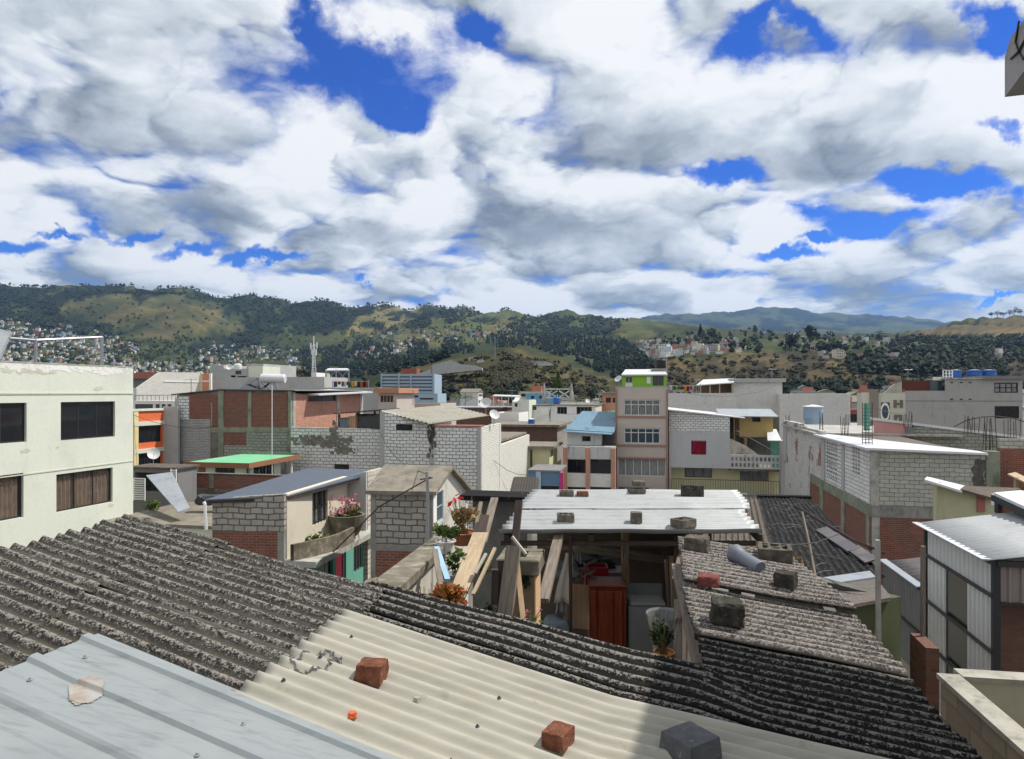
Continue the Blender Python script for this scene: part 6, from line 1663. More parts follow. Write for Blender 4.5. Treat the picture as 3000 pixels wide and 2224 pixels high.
tank('white round water tank among the grey-white rooftop cubes', 697, 1082, 84, 22, 17, 'whitemetal', lmat='whitemetal')
dish('small dish among the grey-white rooftop cubes', 671, 1075, 83, 9, (.2,-.9,.4))
def mast():
    t = thing('telecom_mast', 'white lattice telecom mast with panel antennas', 'mast', P(919,1110,150))
    b = MB(); r = .6
    for a in range(3):
        dx, dy = math.cos(a*2.094), math.sin(a*2.094)
        b.bar(P(919,1110,150)+Vector((dx*r,dy*r,0)), P(919,1008,150)+Vector((dx*r*.3,dy*r*.3,0)), .1)
    n = 14
    for i in range(n):
        q0, q1 = i/n, (i+1)/n; z0, z1 = P(0,1110-102*q0,150).z, P(0,1110-102*q1,150).z; x = P(919,0,150).x
        for a in range(3):
            r0, r1 = r*(1-.7*q0), r*(1-.7*q1); a0, a1 = a*2.094, (a+1)*2.094
            b.bar((x+math.cos(a0)*r0, 150+math.sin(a0)*r0, z0), (x+math.cos(a1)*r1, 150+math.sin(a1)*r1, z1), .055)
    b.build('lattice', M['whitemetal'], t)
    b = MB(); b.tube([P(919,1010,150), P(919,985,150)], .12, 6); b.build('spire', M['whitemetal'], t)
    for i, (du, v) in enumerate(((-9,1014),(9,1012),(-6,1030),(7,1032),(0,1020))):
        b = MB(); b.bar(P(919+du,v+9,149), P(919+du,v-9,149), .35, .2); b.bar(P(919,v,149.6), P(919+du,v,149), .1); b.build('antenna_panel', M['whitemetal'], t)
mast()
building('house', 'white stepped block at the foot of the telecom mast', 'house', 912, 120, 958, [(912,1091),(927,1091),(927.5,1110),(958,1110)], 'whitepaint', depth=5)
def steel_shelter():
    t = thing('steel_shelter', 'open steel frame shelter with white flat roof near the telecom mast', 'shelter', P(990,1120,115))
    b = MB()
    for u in (955,985,1022):
        for d in (112,118): b.bar(P(u,1125,d), P(u,1082,d), .18)
    for u0, u1 in ((955,985),(985,1022)):
        b.bar(P(u0,1120,112), P(u1,1084,112), .1); b.bar(P(u1,1120,112), P(u0,1084,112), .1)
    b.build('steel_frame', M['steel'], t)
    b = MB(); b.slab([P(953,1084,111.5), P(1024,1083,111.5), P(1018,1079,119), P(962,1079,119)], .2); b.build('roof', M['galvbright'], t)
steel_shelter()
def laundry(name_, label, u0, u1, v, d, cols, seed):
    t = thing('clothes_line', label, 'clothes line', P((u0+u1)/2,v+25,d)); rng = random.Random(seed)
    b = MB(); b.tube([P(u0,v,d), P((u0+u1)/2,v+1.5,d), P(u1,v,d)], .02, 4); b.tube([P(u0,v-2,d), P(u0,v+22,d)], .05, 5); b.tube([P(u1,v-2,d), P(u1,v+22,d)], .05, 5); b.build('line_and_posts', M['steel'], t)
    u = u0+3
    while u < u1-6:
        w = rng.uniform(4,9); h = rng.uniform(9,19); b = MB(); n = 5
        for i in range(n):
            a, c = u+w*i/n, u+w*(i+1)/n; y0, y1 = d+.08*math.sin(i*2), d+.08*math.sin(i*2+2)
            b.poly([P(a,v+h,y0), P(c,v+h,y1), P(c,v+1,y1), P(a,v+1,y0)])
        o = b.build('garment', rng.choice(cols), t); o.modifiers.new('thickness','SOLIDIFY').thickness = .02; u += w+rng.uniform(.5,3)
GCOL = [paint('garment_'+n, c, .9, .1) for n, c in (('red',(.4,.02,.03)),('white',(.6,.6,.6)),('dark',(.03,.03,.05)),('green',(.03,.2,.12)),('yellow',(.55,.35,.04)),('orange',(.5,.15,.04)),('blue',(.08,.12,.3)))]
laundry('', 'washing line with red, white and dark clothes above the long grey building', 975, 1080, 1117, 76, GCOL, 1)
M['officedark'] = paint('office_glazing', (.05,.07,.1), .25)
# office block
def office():
    d = 262; F = front(1116, d, 4); s1 = F.s(1273)
    t = thing('office_block', 'pale blue office block with rows of dark ribbon windows', 'building', F.w(s1/2,-8,GROUND))
    hs = []
    for v in (1102,1112,1122,1132,1142,1152,1162):
        for a, c in ((1119,1166),(1171,1201),(1206,1267)): hs.append(F.rect(a, v, c, v+4.6))
    wall(t, F, 0, s1, GROUND, F.z(1116,1096), M['officeblue'], hs, th=.5)
    for r in hs: window(t, F, r, cols=4, frame='framegrey', pane='officedark', w=.12, rec=.2)
    b = MB()
    for u in (1116,1167,1202,1268): s = F.s(u); b.box(F, s, s+.5, 0, .4, GROUND, F.z(1116,1095)); 
    b.build('pier', M['officeblue'], t)
    L = 16; wall(t, rside(F,s1), .5, L, GROUND, F.z(1116,1096), M['officeblue']); wall(t, lside(F,0,L), 0, L-.5, GROUND, F.z(1116,1096), M['officeblue'])
    b = MB(); b.box(F, .5, s1-.5, -L, -.5, F.z(1116,1098), F.z(1116,1097)); b.build('roof', M['dustyconc'], t)
    b = MB(); b.box(F, F.s(1170), F.s(1216), -9, -3, F.z(1116,1096), F.z(1190,1079)); b.build('plant_room', M['rustbrown'], t)
M['rustbrown'] = plaster('rust_brown_paint', (.3,.09,.05), (.2,.07,.045), .4)
office()
building('building', 'low pale blue annex with small windows in front of the office block', 'building', 1160, 190, 1282, 1153, 'officeblue', depth=8, holes=[H(1162,1166,1184,1172,cols=3), H(1205,1158,1225,1165,cols=3), H(1230,1166,1270,1171,cols=5)])
# ================================================================== middle distance, centre
building('house', 'brown brick house with pale flat slab left of the white twin house', 'house', 1440, 70, 1632, 1250, 'brownbrick', depth=7, roof='slab', rmat='dustyconc', over=.3, rth=.25, u2=1660, smat='greyblock')
building('house', 'white house with one tiny window, left half of the twin', 'house', 1551, 86, 1610, 1189, 'white', depth=7, holes=[H(1561,1190.5,1572,1201,cols=1)], roof='slab', rmat='purlin', over=.2, rth=.1)
building('house', 'white house with two dark wide windows, right half of the twin', 'house', 1613, 85.5, 1745, 1188, 'white', depth=9, u2=1776, smat='creamwall', holes=[H(1632,1192,1661,1213,cols=3,frame='framegrey'), H(1689,1192,1734,1214,cols=4,frame='framegrey')], roof='slab', rmat='dustyconc', over=.15, rth=.12)
dp = thing('drainpipe', 'white drainpipe between the two white twin houses', 'pipe', P(1609,1245,84.8)); b = MB(); b.tube([P(1610,1190,84.9), P(1610,1238,84.9), P(1600,1243,84.3)], .12, 6); b.build('pipe_body', M['whitemetal'], dp)
tank('bright blue round tank on the roof of the white twin house', 1631, 1184, 87, 21, 22, 'bluetank')
tank('blue tub with white lid on the brown brick house', 1557, 1248, 71, 20, 21, 'bluetank', lid=False)
dish('small white dish on the roof of the white twin house', 1722, 1174, 86, 7, (.2,-.85,.5))
def spires():
    t = thing('steel_truss', 'pair of pale pointed pylons joined by crossed steel braces', 'pylons', P(1635,1190,110))
    for u, lean in ((1594,-3),(1674,10)):
        b = MB(); b.tube([P(u+lean*.0-1.5,1190,110), P(u,1150,110), P(u+.5,1124,110)], [.42,.3,.12], 6); b.tube([P(u+6+lean*.3,1190,111), P(u+3,1150,110.5)], .22, 6); b.build('pylon', M['concretelt'], t)
    b = MB()
    for a, c, e, f in ((1598,1140,1670,1140),(1600,1145,1633,1165),(1633,1145,1600,1165),(1638,1145,1668,1165),(1668,1145,1638,1165),(1598,1166,1670,1166)): b.bar(P(a,c,110), P(e,f,110), .16)
    b.build('brace', M['whitemetal'], t)
spires()
building('house', 'light blue house behind the pointed pylons', 'house', 1541, 140, 1622, 1154, 'skyblue', depth=8, holes=[H(1555,1160,1565,1168,cols=1), H(1580,1160,1592,1168,cols=1)])
building('house', 'cluttered house with orange top storey beside the cream tower', 'house', 1765, 95, 1822, 1152, 'salmon', depth=6, holes=[H(1775,1165,1790,1180,cols=2), H(1795,1165,1812,1180,cols=2)], roof='slab', rmat='galvdull', over=.5, rth=.1)
simple('shade_net', 'bright green shade net beside the cream tower', 'net', 'greennet', lambda b: b.slab([P(1778,1219,75), P(1802,1217,75), P(1802,1202,76), P(1780,1205,76)], .05)) if 'greennet' in M else None
building('house', 'dark brick house with thin white canopy in the centre of town', 'house', 1290, 88, 1470, 1195, 'brownbrick', depth=8, roof='slab', rmat='galvdull', over=.2, rth=.1)
def canopy():
    t = thing('roof_canopy', 'thin white canopy on posts above the dark brick house', 'canopy', P(1485,1195,86))
    b = MB(); b.slab([P(1443,1159,85), P(1528,1162,85), P(1520,1158,90), P(1450,1156,90)], .12); b.build('sheet', M['galvbright'], t)
    b = MB()
    for u in (1446,1470,1490,1524): b.tube([P(u,1160,85.2), P(u,1195,85.2)], .06, 5)
    b.build('posts', M['whitemetal'], t)
    b = MB(); b.slab([P(1502,1178,83), P(1516,1176,83), P(1524,1165,85), P(1510,1164,85)], .1); b.build('tilted_panel', M['galvbright'], t)
canopy()
building('house', 'small cream rooftop room under the tilted white panel', 'house', 1500, 84, 1550, 1172, 'cream', depth=5, holes=[H(1508,1182,1516,1192,cols=1)])
building('house', 'low white house with red pots on its ledge in the centre of town', 'house', 1440, 78, 1520, 1210, 'whitepaint', depth=6)
building('house', 'pale yellow little house with a thick concrete eave', 'house', 1540, 56, 1609, 1313, 'yellowpale', depth=5, u2=1632, roof='slab', rmat='dustyconc', over=.45, rth=.2, holes=[H(1553,1318,1560,1370,cols=1)], sholes=[H(1614,1318,1622,1337,cols=1,frame='frame')])
def blue_building():
    F = front(1546, 51); s1 = F.s(1641)
    t = thing('house', 'slate-blue banded house with dark railings and a magenta pilaster', 'house', F.w(s1/2,-3,GROUND))
    h = [F.rect(1552,1424,1570,1450), F.rect(1586,1424,1638,1450)]
    wall(t, F, 0, s1, GROUND, F.z(1546,1381), M['slateblue'], h)
    for r, g in zip(h, (4,10)): window(t, F, r, cols=2, grille=g)
    b = MB(); b.box(F, F.s(1570), F.s(1585), 0, .08, GROUND, F.z(1546,1379)); b.build('pilaster', M['officeblue'], t)
    b = MB(); b.box(F, s1, F.s(1650), -.2, .06, GROUND, F.z(1640,1385)); b.build('magenta_pilaster', M['magenta'], t)
    b = MB(); b.box(F, 0, s1, -4, .1, F.z(1546,1381)+.003, F.z(1546,1376)); b.build('roof', M['greydk'], t)
blue_building()
def blue_roof_house():
    d = 58; F = front(1650, d); s1 = F.s(1803)
    t = thing('house', 'white house with salmon pillars, dark openings and a light blue sheet roof', 'house', F.w(s1/2,-3,GROUND))
    z = lambda v: F.z(1725, v)
    hs = [F.rect(1662,1346,1716,1386), F.rect(1729,1346,1790,1388), F.rect(1662,1427,1716,1450), F.rect(1729,1427,1790,1452)]
    wall(t, F, 0, s1, GROUND, z(1307), M['white'], hs)
    for r in hs: window(t, F, r, cols=2, frame='frame')
    for a, c in ((1650,1661),(1717,1728),(1791,1803)):
        b = MB(); b.box(F, F.s(a), F.s(c), 0, .25, GROUND, z(1312)); b.build('pillar', M['salmon'], t)
    for a, c in ((1662,1716),(1729,1790)):
        b = MB(); b.box(F, F.s(a), F.s(c), 0, .12, z(1344), z(1309)); b.build('parapet_panel', M['whitedirt'], t)
    K = Fr(F.w(0,-1.2,0), F.d)
    r = K.rect(1705,1278,1730,1293)
    zt = z(1262)
    wall(t, K, K.s(1661), K.s(1762), z(1308), zt, M['white'], [r]); window(t, K, r, cols=1)
    b = MB(); b.box(K, K.s(1764), K.s(1796), -.8, -.7, z(1308), z(1268)); b.build('recessed_door', M['tarp'], t)
    wall(t, Fr(K.w(K.s(1803),-4,0), (-F.d.x,-F.d.y)), 0, 4.4, z(1308), z(1240), M['white'])
    b = MB(); A = K.w(K.s(1659),.5,zt+.05); B = K.w(K.s(1800),.5,zt-.15); C_ = K.w(K.s(1805),-4.4,z(1222)+.3); D_ = K.w(K.s(1690),-4.4,z(1222)+.35); b.slab([A,B,C_,D_], .08); b.build('roof', M['blueroof'], t)
    b = MB(); b.slab([K.w(K.s(1652),.9,zt-.1), K.w(K.s(1795),.9,zt-.3), K.w(K.s(1797),-.2,zt+.0), K.w(K.s(1665),-.2,zt+.12)], .06); b.build('lower_roof_sheet', M['blueroof'], t)
    wall(t, lside(F,0,5), 0, 4.8, GROUND, z(1307), M['white'])
    b = MB(); b.box(F, 0, s1, -5, -.2, z(1308)-.2, z(1308)-.03); b.build('terrace', M['dustyconc'], t)
M['whitedirt'] = plaster('rain-streaked_white_panel', (.55,.55,.55), (.25,.25,.25), .4, drip=.9)
blue_roof_house()
building('house', 'dark-roofed white room behind the light blue sheet roof', 'house', 1720, 66, 1815, 1230, 'white', depth=6, roof='slab', rmat='purlin', over=.5, rth=.15)
# cream four-storey tower
def tower():
    d = 60; 
    t, F, G = building('tower_house', 'narrow pinkish-cream four-storey house with white-framed window rows and a lime green rooftop room', 'building', 1804, d, 1957, 1135, 'pinkcream', depth=9, holes=[
      H(1828,1171,1934,1218,cols=5,rows=2,rowat=.68,frame='framewhite',pane='glassclear',curtain='curtgrey',w=.09), H(1828,1254,1934,1300,cols=5,rows=2,rowat=.7,frame='framewhite',pane='glassblue',w=.09),
      H(1809,1342,1951,1396,cols=6,frame='framewhite',pane='glassclear',curtain='curtwhite',w=.09), H(1809,1426,1905,1450,cols=4,rows=2,frame='framewhite',w=.08)])
    for v in (1219,1303,1340):
        b = MB(); b.box(F, .06, F.s(1953), 0, .1, F.z(1880,v+5), F.z(1880,v)); b.build('brown_band', M['brownband'], t)
    b = MB(); b.box(F, -.05, .12, -.2, .12, GROUND, F.z(1804,1140)); b.box(F, F.s(1952), F.s(1957.5), -.2, .12, GROUND, F.z(1950,1140)); b.build('edge_pilaster', M['brownband'], t)
    b = MB(); b.box(F, .0, F.s(1957), -.22, .02, F.z(1880,1135)+.004, F.z(1880,1133)); b.build('coping', M['grey'], t)
    K = Fr(F.w(0,-1.0,0), F.d); zb = F.z(1880,1142)
    hs = [K.rect(1832,1103,1853,1122), K.rect(1912,1100,1944,1130)]
    wall(t, K, K.s(1823), K.s(1950), zb, K.z(1880,1098), M['lime'], hs, name='rooftop_room'); window(t, K, hs[0], cols=2, frame='framewhite'); window(t, K, hs[1], cols=3, frame='steeldk', pane='glass')
    b = MB(); b.box(K, K.s(1832), K.s(1853), .0, .03, zb, K.z(1840,1123)); b.box(K, K.s(1895), K.s(1906), 0, .05, K.z(1900,1124), K.z(1900,1104)); b.build('white_panel', M['whitepaint'], t)
    for s in (K.s(1823), K.s(1949)): 
        S = Fr(K.w(s,-4,0), (-AX,-AY)) if s < 2 else Fr(K.w(s,-.2,0), (AX,AY)); wall(t, S, 0, 3.6, zb, K.z(1880,1098), M['lime'])
    b = MB(); zr = K.z(1880,1097); b.slab([K.w(K.s(1821),.3,zr), K.w(K.s(1955),.3,zr), K.w(K.s(1953),-4.3,zr+.6), K.w(K.s(1826),-4.3,zr+.6)], .1); b.build('rooftop_sheet', M['galvbright'], t)
    return F
FT = tower()
tank('black round water tank on the roof of the cream tower house', 1936, 1080, 63, 32, 30, 'blacktank')
simple('tank_platform', 'small grey platform under the black water tank', 'platform', 'concrete', lambda b: b.box(front(1908,62.4), 0, 1.5, -1.8, 0, P(0,1092,62).z, P(0,1079,62).z))
dish('tilted white dish at the left roof corner of the cream tower house', 1811, 1109, 59.5, 11, (-.55,-.6,.6), drop=1.6)
rd = thing('antenna_rod', 'thin tall rod at the right roof corner of the cream tower house', 'rod', P(1952,1135,60)); b = MB(); b.tube([P(1953,1135,60.4), P(1952,1050,60.4)], .03, 5); b.build('shaft', M['steel'], rd)
# white house with the pink curtain
def pink_window_house():
    d = 59.5; F = front(1960, d); s1 = F.s(2138)
    t = thing('house', 'white house with a crimson curtained window, sloping sheet roof and pale yellow lower floor', 'house', F.w(s1/2,-4,GROUND))
    z = lambda u, v: F.z(u, v)
    zc = z(2050,1263); zl = z(2050,1371)
    wall(t, F, 0, s1, zc+.003, [(0,z(1960,1203)),(s1,z(2138,1219))], M['whiteblock'])
    r = F.rect(2025,1291,2069,1332)
    wall(t, F, 0, s1, zl, zc, M['greywhite'], [r], n=.04, th=.24); window(t, F, r, cols=1, frame='frame', pane='glassclear', curtain='curtred', n=.04, rec=.03)
    # lower floor set back
    K = Fr(F.w(0,-.9,0), F.d); k1 = K.s(2290); zb = z(2050,1446)
    hs = [K.rect(2006,1371,2086,1399), K.rect(2168,1373,2252,1409)]
    wall(t, K, K.s(1965), k1, GROUND, zl-.02, M['yellowpale'], hs)
    window(t, K, hs[0], cols=3, frame='frame', pane='glassclear', curtain='curtgrey'); window(t, K, hs[1], cols=3, frame='fascia', pane='glassclear', curtain='curtgrey')
    b = MB(); b.box(F, .0, F.s(2292), -.9, .3, zb-.3, zb); b.build('balcony_floor', M['concretelt'], t)
    b = MB(); n = 44; a, c = F.s(1967), F.s(2288); zz = z(2050,1403); b.box(F, a, c, .2, .25, zz-.04, zz); b.box(F, a, c, .2, .25, zb+.05, zb+.09)
    for i in range(n+1): s = a+(c-a)*i/n; b.box(F, s-.012, s+.012, .21, .235, zb+.09, zz-.04)
    b.build('balcony_railing', M['iron'], t)
    b = MB(); b.box(F, 0, F.s(1966), -.3, .06, GROUND, zl); b.build('corner_pier', M['pinkcream'], t)
    # sloping white sheet roof
    b = MB(); b.slab([P(1956,1199,59.0), P(2183,1224,58.2), P(2170,1216,64), P(1956,1193,64)], .08); b.build('roof', M['galvbright'], t)
    # terrace right with openwork parapet, ochre room above
    T0, T1 = F.s(2138), F.s(2290); zt = z(2210,1333)
    hs = []; n = 12
    for i in range(n):
        for j in range(2):
            s = T0+.12+(T1-T0-.2)*i/n; hs.append((s, s+(T1-T0-.2)/n*.62, zl+.16+j*.5, zl+.16+j*.5+.34))
    wall(t, F, T0, T1, zl, zt, M['whitedirt'], hs, th=.12, name='openwork_parapet')
    b = MB(); b.box(F, T0, T1, -4, -.12, zl-.2, zl+.02); b.build('terrace_floor', M['dustyconc'], t)
    b = MB(); b.prism(F, [(T0-.05,zl+.02),(F.s(2225),zl+.02),(F.s(2225),z(2225,1333)),(F.s(2185),z(2185,1306)),(F.s(2146),z(2146,1288)),(T0-.05,z(2138,1285))], -.75, -.6); b.build('stair_wall', M['peelwall'], t)
    Q = Fr(F.w(0,-2.2,0), F.d); r = Q.rect(2204,1222,2228,1236)
    q0, q1 = Q.s(2166), Q.s(2265); wall(t, Q, q0, q1, Q.z(2215,1280), Q.z(2215,1219), M['ochre'], [r], name='upper_room'); window(t, Q, r, cols=2)
    wall(t, lside(Q,q0,2.5), 0, 2.3, Q.z(2215,1280), Q.z(2215,1219), M['ochre'], name='upper_room')
    wall(t, rside(Q,q1), .2, 2.5, Q.z(2215,1280), Q.z(2215,1219), M['ochre'], name='upper_room')
    b = MB(); b.box(Q, q0, q1, -2.5, 0, Q.z(2215,1283), Q.z(2215,1280)-.003); b.build('upper_floor', M['concretedk'], t)
    b = MB(); b.slab([Q.w(Q.s(2105),.9,Q.z(2215,1218)), Q.w(q1+.3,.9,Q.z(2215,1219)), Q.w(q1+.2,-2.8,Q.z(2215,1200)), Q.w(Q.s(2105),-2.8,Q.z(2215,1200))], .07); b.build('upper_roof', M['galvdull'], t)
    b = MB(); b.bar(Q.w(Q.s(2183),.1,zl), Q.w(Q.s(2183),.1,Q.z(2215,1283)), .22); b.bar(Q.w(Q.s(2150),.3,zl+.8), Q.w(Q.s(2150),.3,Q.z(2215,1222)), .1); b.build('post', M['wood'], t)
    b = MB(); B_ = Fr(Q.w(q1+.4,-3,0), (-F.d.x,-F.d.y)); b.box(Q, Q.s(2140), Q.s(2300), -3.2, -3, zl, Q.z(2215,1222)); b.build('rear_wall', M['concretedk'], t)
    b = MB(); b.bar(F.w(F.s(2160),-.9,z(2160,1262)), F.w(F.s(2275),-.3,z(2275,1326)), .05); b.build('stair_rail', M['steel'], t)
    b = MB(); b.box(F, F.s(2266), F.s(2289), -1.6, -1.4, zl, z(2278,1290)); b.build('teal_panel', M['teal'], t)
    b = MB(); b.slab([F.w(F.s(2250),-.2,z(2270,1291)), F.w(F.s(2291),-.2,z(2270,1291)), F.w(F.s(2291),-2.8,z(2270,1262)), F.w(F.s(2262),-2.8,z(2270,1262))], .06); b.build('porch_sheet', M['galvbright'], t)
    wall(t, lside(F,0,6), 0, 5.8, GROUND, z(1960,1205), M['white'])
    wall(t, Fr(F.w(F.s(2138),0,0),(AX,AY)), .2, 5, zl, [(0,z(2138,1219)),(5,z(2138,1216))], M['whiteblock'])
M['greywhite'] = plaster('grey_white_render', (.5,.5,.5), (.35,.35,.35), .3)
pink_window_house()
building('brick_building', 'tall whitewashed brick building with a slab top behind the crimson curtained house', 'building', 2148, 82, 2292, 1120, 'whitebrick', depth=8, roof='slab', rmat='grey', over=.35, rth=.45, holes=[])
building('brick_building', 'lower whitewashed brick wall left of the tall slab-topped one', 'building', 1950, 80, 2162, 1152, 'whitebrick', depth=7)
building('brick_building', 'long low whitewashed brick wall right of the tall slab-topped one', 'building', 2285, 79, 2490, 1154, 'whitebrick', depth=7)
building('brick_building', 'plain rendered end bay of the long low whitewashed wall', 'building', 2437, 78.4, 2491, 1153, 'white', depth=5)
laundry('', 'washing line full of red, yellow and white clothes on the whitewashed roof', 1960, 2046, 1130, 81, GCOL, 9)
def roof_lean():
    t = thing('roof_canopy', 'patched pale lean-to canopy on the roof left of the slab-topped building', 'canopy', P(2100,1152,82))
    b = MB(); b.slab([P(2040,1128,80), P(2150,1120,80), P(2150,1108,86), P(2060,1112,86)], .1); b.build('sheet', M['galvbright'], t)
    b = MB()
    for u in (2052,2080,2108,2145): b.bar(P(u,1152,80.3), P(u,1124,80.3), .12)
    b.build('posts', M['concretelt'], t)
    b = MB(); b.slab([P(2045,1150,83.4), P(2148,1150,83.4), P(2148,1124,83.5), P(2045,1128,83.5)], .05); b.build('back_cloth', M['board'], t)
roof_lean()
building('shed', 'narrow grey pier at the right end of the yellow balcony', 'pier', 2288, 57, 2306, 1292, 'grey', depth=1.0)
building('garden_wall', 'long grey weathered wall in front of the yellow balcony', 'wall', 1880, 52, 2310, [(1880,1436),(2310,1453)], 'concrete', depth=.6)
# ================================================================== right side
M['fibrepale2'] = lichen('greyish_fibre_cement', (.19,.17,.16), (.1,.09,.085), (.38,.34,.32), (.14,.12,.1), .7, .46, 18)
def right_block():
    """big unfinished block building: grey block front, peeling left wall running away"""
    C = P(2553, HV, 32); Fl = Fr((C.x+AX*22, C.y+AY*22), (-AX,-AY))     # left wall, far -> near; normal faces left
    L = 22.0; F = Fr(C, (BX,BY)); s1 = F.s(2928)
    t = thing('block_building', 'big unfinished block building with peeling left wall, openwork panels and white sheet roof', 'building', F.w(4,-6,GROUND))
    zt = F.z(2553,1312); zb = F.z(2600,1482); zb2 = F.z(2600,1516)
    sl = lambda u: Fl.s(u)
    # front
    wall(t, F, .32, F.s(2888), zb, [(0,zt),(F.s(2888),F.z(2888,1331))], M['paleblock'])
    b = MB(); b.box(F, 0, s1, -.25, .03, zb2, zb-.003); b.build('floor_beam', M['concrete'], t)
    wall(t, F, .35, F.s(2888), GROUND, zb2-.003, M['redbrick'])
    b = MB(); b.box(F, 0, .32, -.3, .02, zb, zt+.0); b.box(F, .02, .36, -.3, .0, GROUND, zb2-.004); b.build('corner_column', M['concretelt'], t)
    b = MB(); b.box(F, F.s(2888), s1, -.4, .08, GROUND, F.z(2900,1322)); b.build('end_column', M['concretegreen'], t)
    b = MB(); rng = random.Random(8)
    for _ in range(150):
        u = 2868+rng.gauss(0,7); z = F.z(2868,1380+rng.uniform(-25,55)); s = F.s(u); k = rng.uniform(.06,.16); b.poly([F.w(s+math.cos(i*1.05)*k*rng.uniform(.4,1), .004+rng.random()*.002, z+math.sin(i*1.05)*k*1.6) for i in range(6)])
    b.build('damp_stain', rock('damp_crust', (.07,.06,.06), (.12,.11,.1), (.2,.19,.17), 3), t)
    # left wall: upper storey panels between columns
    cols = [(2296,2306),(2376,2382),(2408,2419),(2467,2476)]
    h1 = []
    for (u0, u1, v0, v1, nx, nz) in ((2421,2453,1282,1405,5,9),(2497,2520,1306,1390,3,7)):
        a, c = sl(u0), sl(u1); um = (u0+u1)/2; z1, z0 = Fl.z(um,v0), Fl.z(um,v1)
        for i in range(nx):
            for j in range(nz):
                ww = (c-a)/nx; hh = (z1-z0)/nz; h1.append((a+ww*(i+.15), a+ww*(i+.85), z0+hh*(j+.15), z0+hh*(j+.85)))
    e = [sl(2306), sl(2408), sl(2419), sl(2467), sl(2476), L-.0]
    ztl = zt
    wall(t, Fl, e[0], e[1], zb, ztl+.25, M['peelbrick'])
    for a, c in ((e[1],e[3]),(e[3],L-.3)):
        hh = [h for h in h1 if h[0] >= a-.01 and h[1] <= c+.01]
        wall(t, Fl, a+.003, c-.003, zb, ztl-.02, M['whiteblock' if c < e[3]+.1 else 'peelblock'], hh, th=.15)
    for u0, u1 in ((2296,2306),(2408,2418),(2467,2475)):
        b = MB(); b.box(Fl, sl(u0), sl(u1), -.25, .05, zb, ztl+(.3 if u0 < 2400 else -.02)); b.build('column', M['grey'], t)
    b = MB(); b.box(Fl, sl(2376), L, -.25, .06, zb2, zb-.003); b.build('floor_beam', M['concretegreen'], t)
    wall(t, Fl, sl(2372), L-.02, GROUND, zb2-.003, M['redbrick'])
    for u0, u1 in ((2404,2413),(2466,2476),(2540,2549)):
        b = MB(); b.box(Fl, sl(u0), sl(u1), -.25, .05, GROUND, zb2-.004); b.build('lower_column', M['concretegreen'], t)
    wall(t, Fl, sl(2300), sl(2372)-.003, GROUND, zb-.0, M['peelbrick'])
    # roof: white ribbed sheets, slightly higher than the wall tops
    p0 = Fl.w(sl(2400), .35, ztl+.02); p1 = F.w(.0,.35,zt+.02)-F.d*.35; p2 = F.w(F.s(2886),.3,F.z(2888,1326)); p3 = F.w(F.s(2886),-.8,F.z(2888,1326)+.02)
    p4 = Fl.w(sl(2400), -.5, ztl+.03)
    b = MB(); b.slab([p0, p1, p2, p3, p4], .1); b.build('roof', M['galvbright'], t)
    b = MB(); b.slab([p4-Vector((0,0,.1)), p3-Vector((0,0,.1)), F.w(F.s(2886),-5.5,F.z(2888,1326)-.05), Fl.w(sl(2400),-4.5,ztl-.05)], .08); b.build('rear_sheet', M['fibrepale2'], t)
    b = MB(); b.slab([Fl.w(0,.2,ztl+.1), Fl.w(sl(2400)-.01,.3,ztl+.1), Fl.w(sl(2400)-.01,-8,ztl+.05), Fl.w(0,-8,ztl+.05)], .12); b.build('terrace', M['concretelt'], t)
    b = MB(); b.box(Fl, -.2, sl(2345), -.25, .05, ztl+.12, ztl+.42); b.box(Fl, sl(2345), sl(2400), -.22, .0, ztl+.1, ztl+.22); b.build('broken_parapet', M['peelbrick'], t)
    wall(t, Fr(F.w(s1,-.4,0),(AX,AY)), 0, 12, GROUND, zt-.3, M['redbrick'])
    wall(t, Fr(F.w(s1,-12.4,0),(-BX,-BY)), 0, s1, GROUND, zt-.3, M['redbrick'])
    return F, Fl, ztl
M['peelblock'] = brick('peeling_white_block', (.8,.79,.76), (.68,.67,.65), (.15,.145,.13), .42, .2, .014, (.3,.29,.26), .5, 1.0)
FR_, FRL, ZTR = right_block()
tank('pale blue tub with white lid on the roof of the unfinished block building', 2382, 1243, 47, 54, 54, 'paleblue', lid=False, flare=.85)
def rebars(label, u, v, d, n, wpx, hpx, seed=1, ties=3):
    rng = random.Random(seed); t = thing('rebar_cage', label, 'reinforcing bars', P(u,v,d)); b = MB()
    w = wpx/F_PX*d
    xs = []
    for i in range(n):
        q = P(u,v,d)+Vector(((i/(n-1)-.5)*w, (i%2)*w*.6, 0)); h = hpx/F_PX*d*rng.uniform(.75,1.0); e = q+Vector((rng.gauss(0,.05)*h, rng.gauss(0,.04)*h, h)); b.tube([q-Vector((0,0,.1)), e], .016, 5); xs.append(q)
    for k in range(ties):
        z = hpx/F_PX*d*(.1+.16*k); b.tube([x+Vector((0,0,z)) for x in (xs[0], xs[-1])], .01, 4)
    b.build('bars', M['rebar'], t); return t
rebars('rusty rods sticking up near the left edge of the white sheet roof', 2478, 1272, 38, 6, 22, 62, 1)
rebars('two rods right beside the pale blue tub', 2408, 1262, 43, 4, 14, 58, 2)
rebars('short rods at the far left corner of the peeling wall', 2309, 1240, 52, 5, 12, 28, 3)
rebars('rods on the dark stub between the pink wall and the block parapet', 2664, 1248, 41, 6, 26, 42, 4)
rebars('dense tall rods above the column at the right of the block parapet', 2850, 1262, 36, 7, 34, 46, 5)
rebars('tallest cage of rods beside the grey column at the end of the block front', 2904, 1318, 32, 7, 34, 100, 6, 4)
rebars('rods at the far right edge behind the arched wire', 2975, 1290, 37, 6, 44, 74, 7)
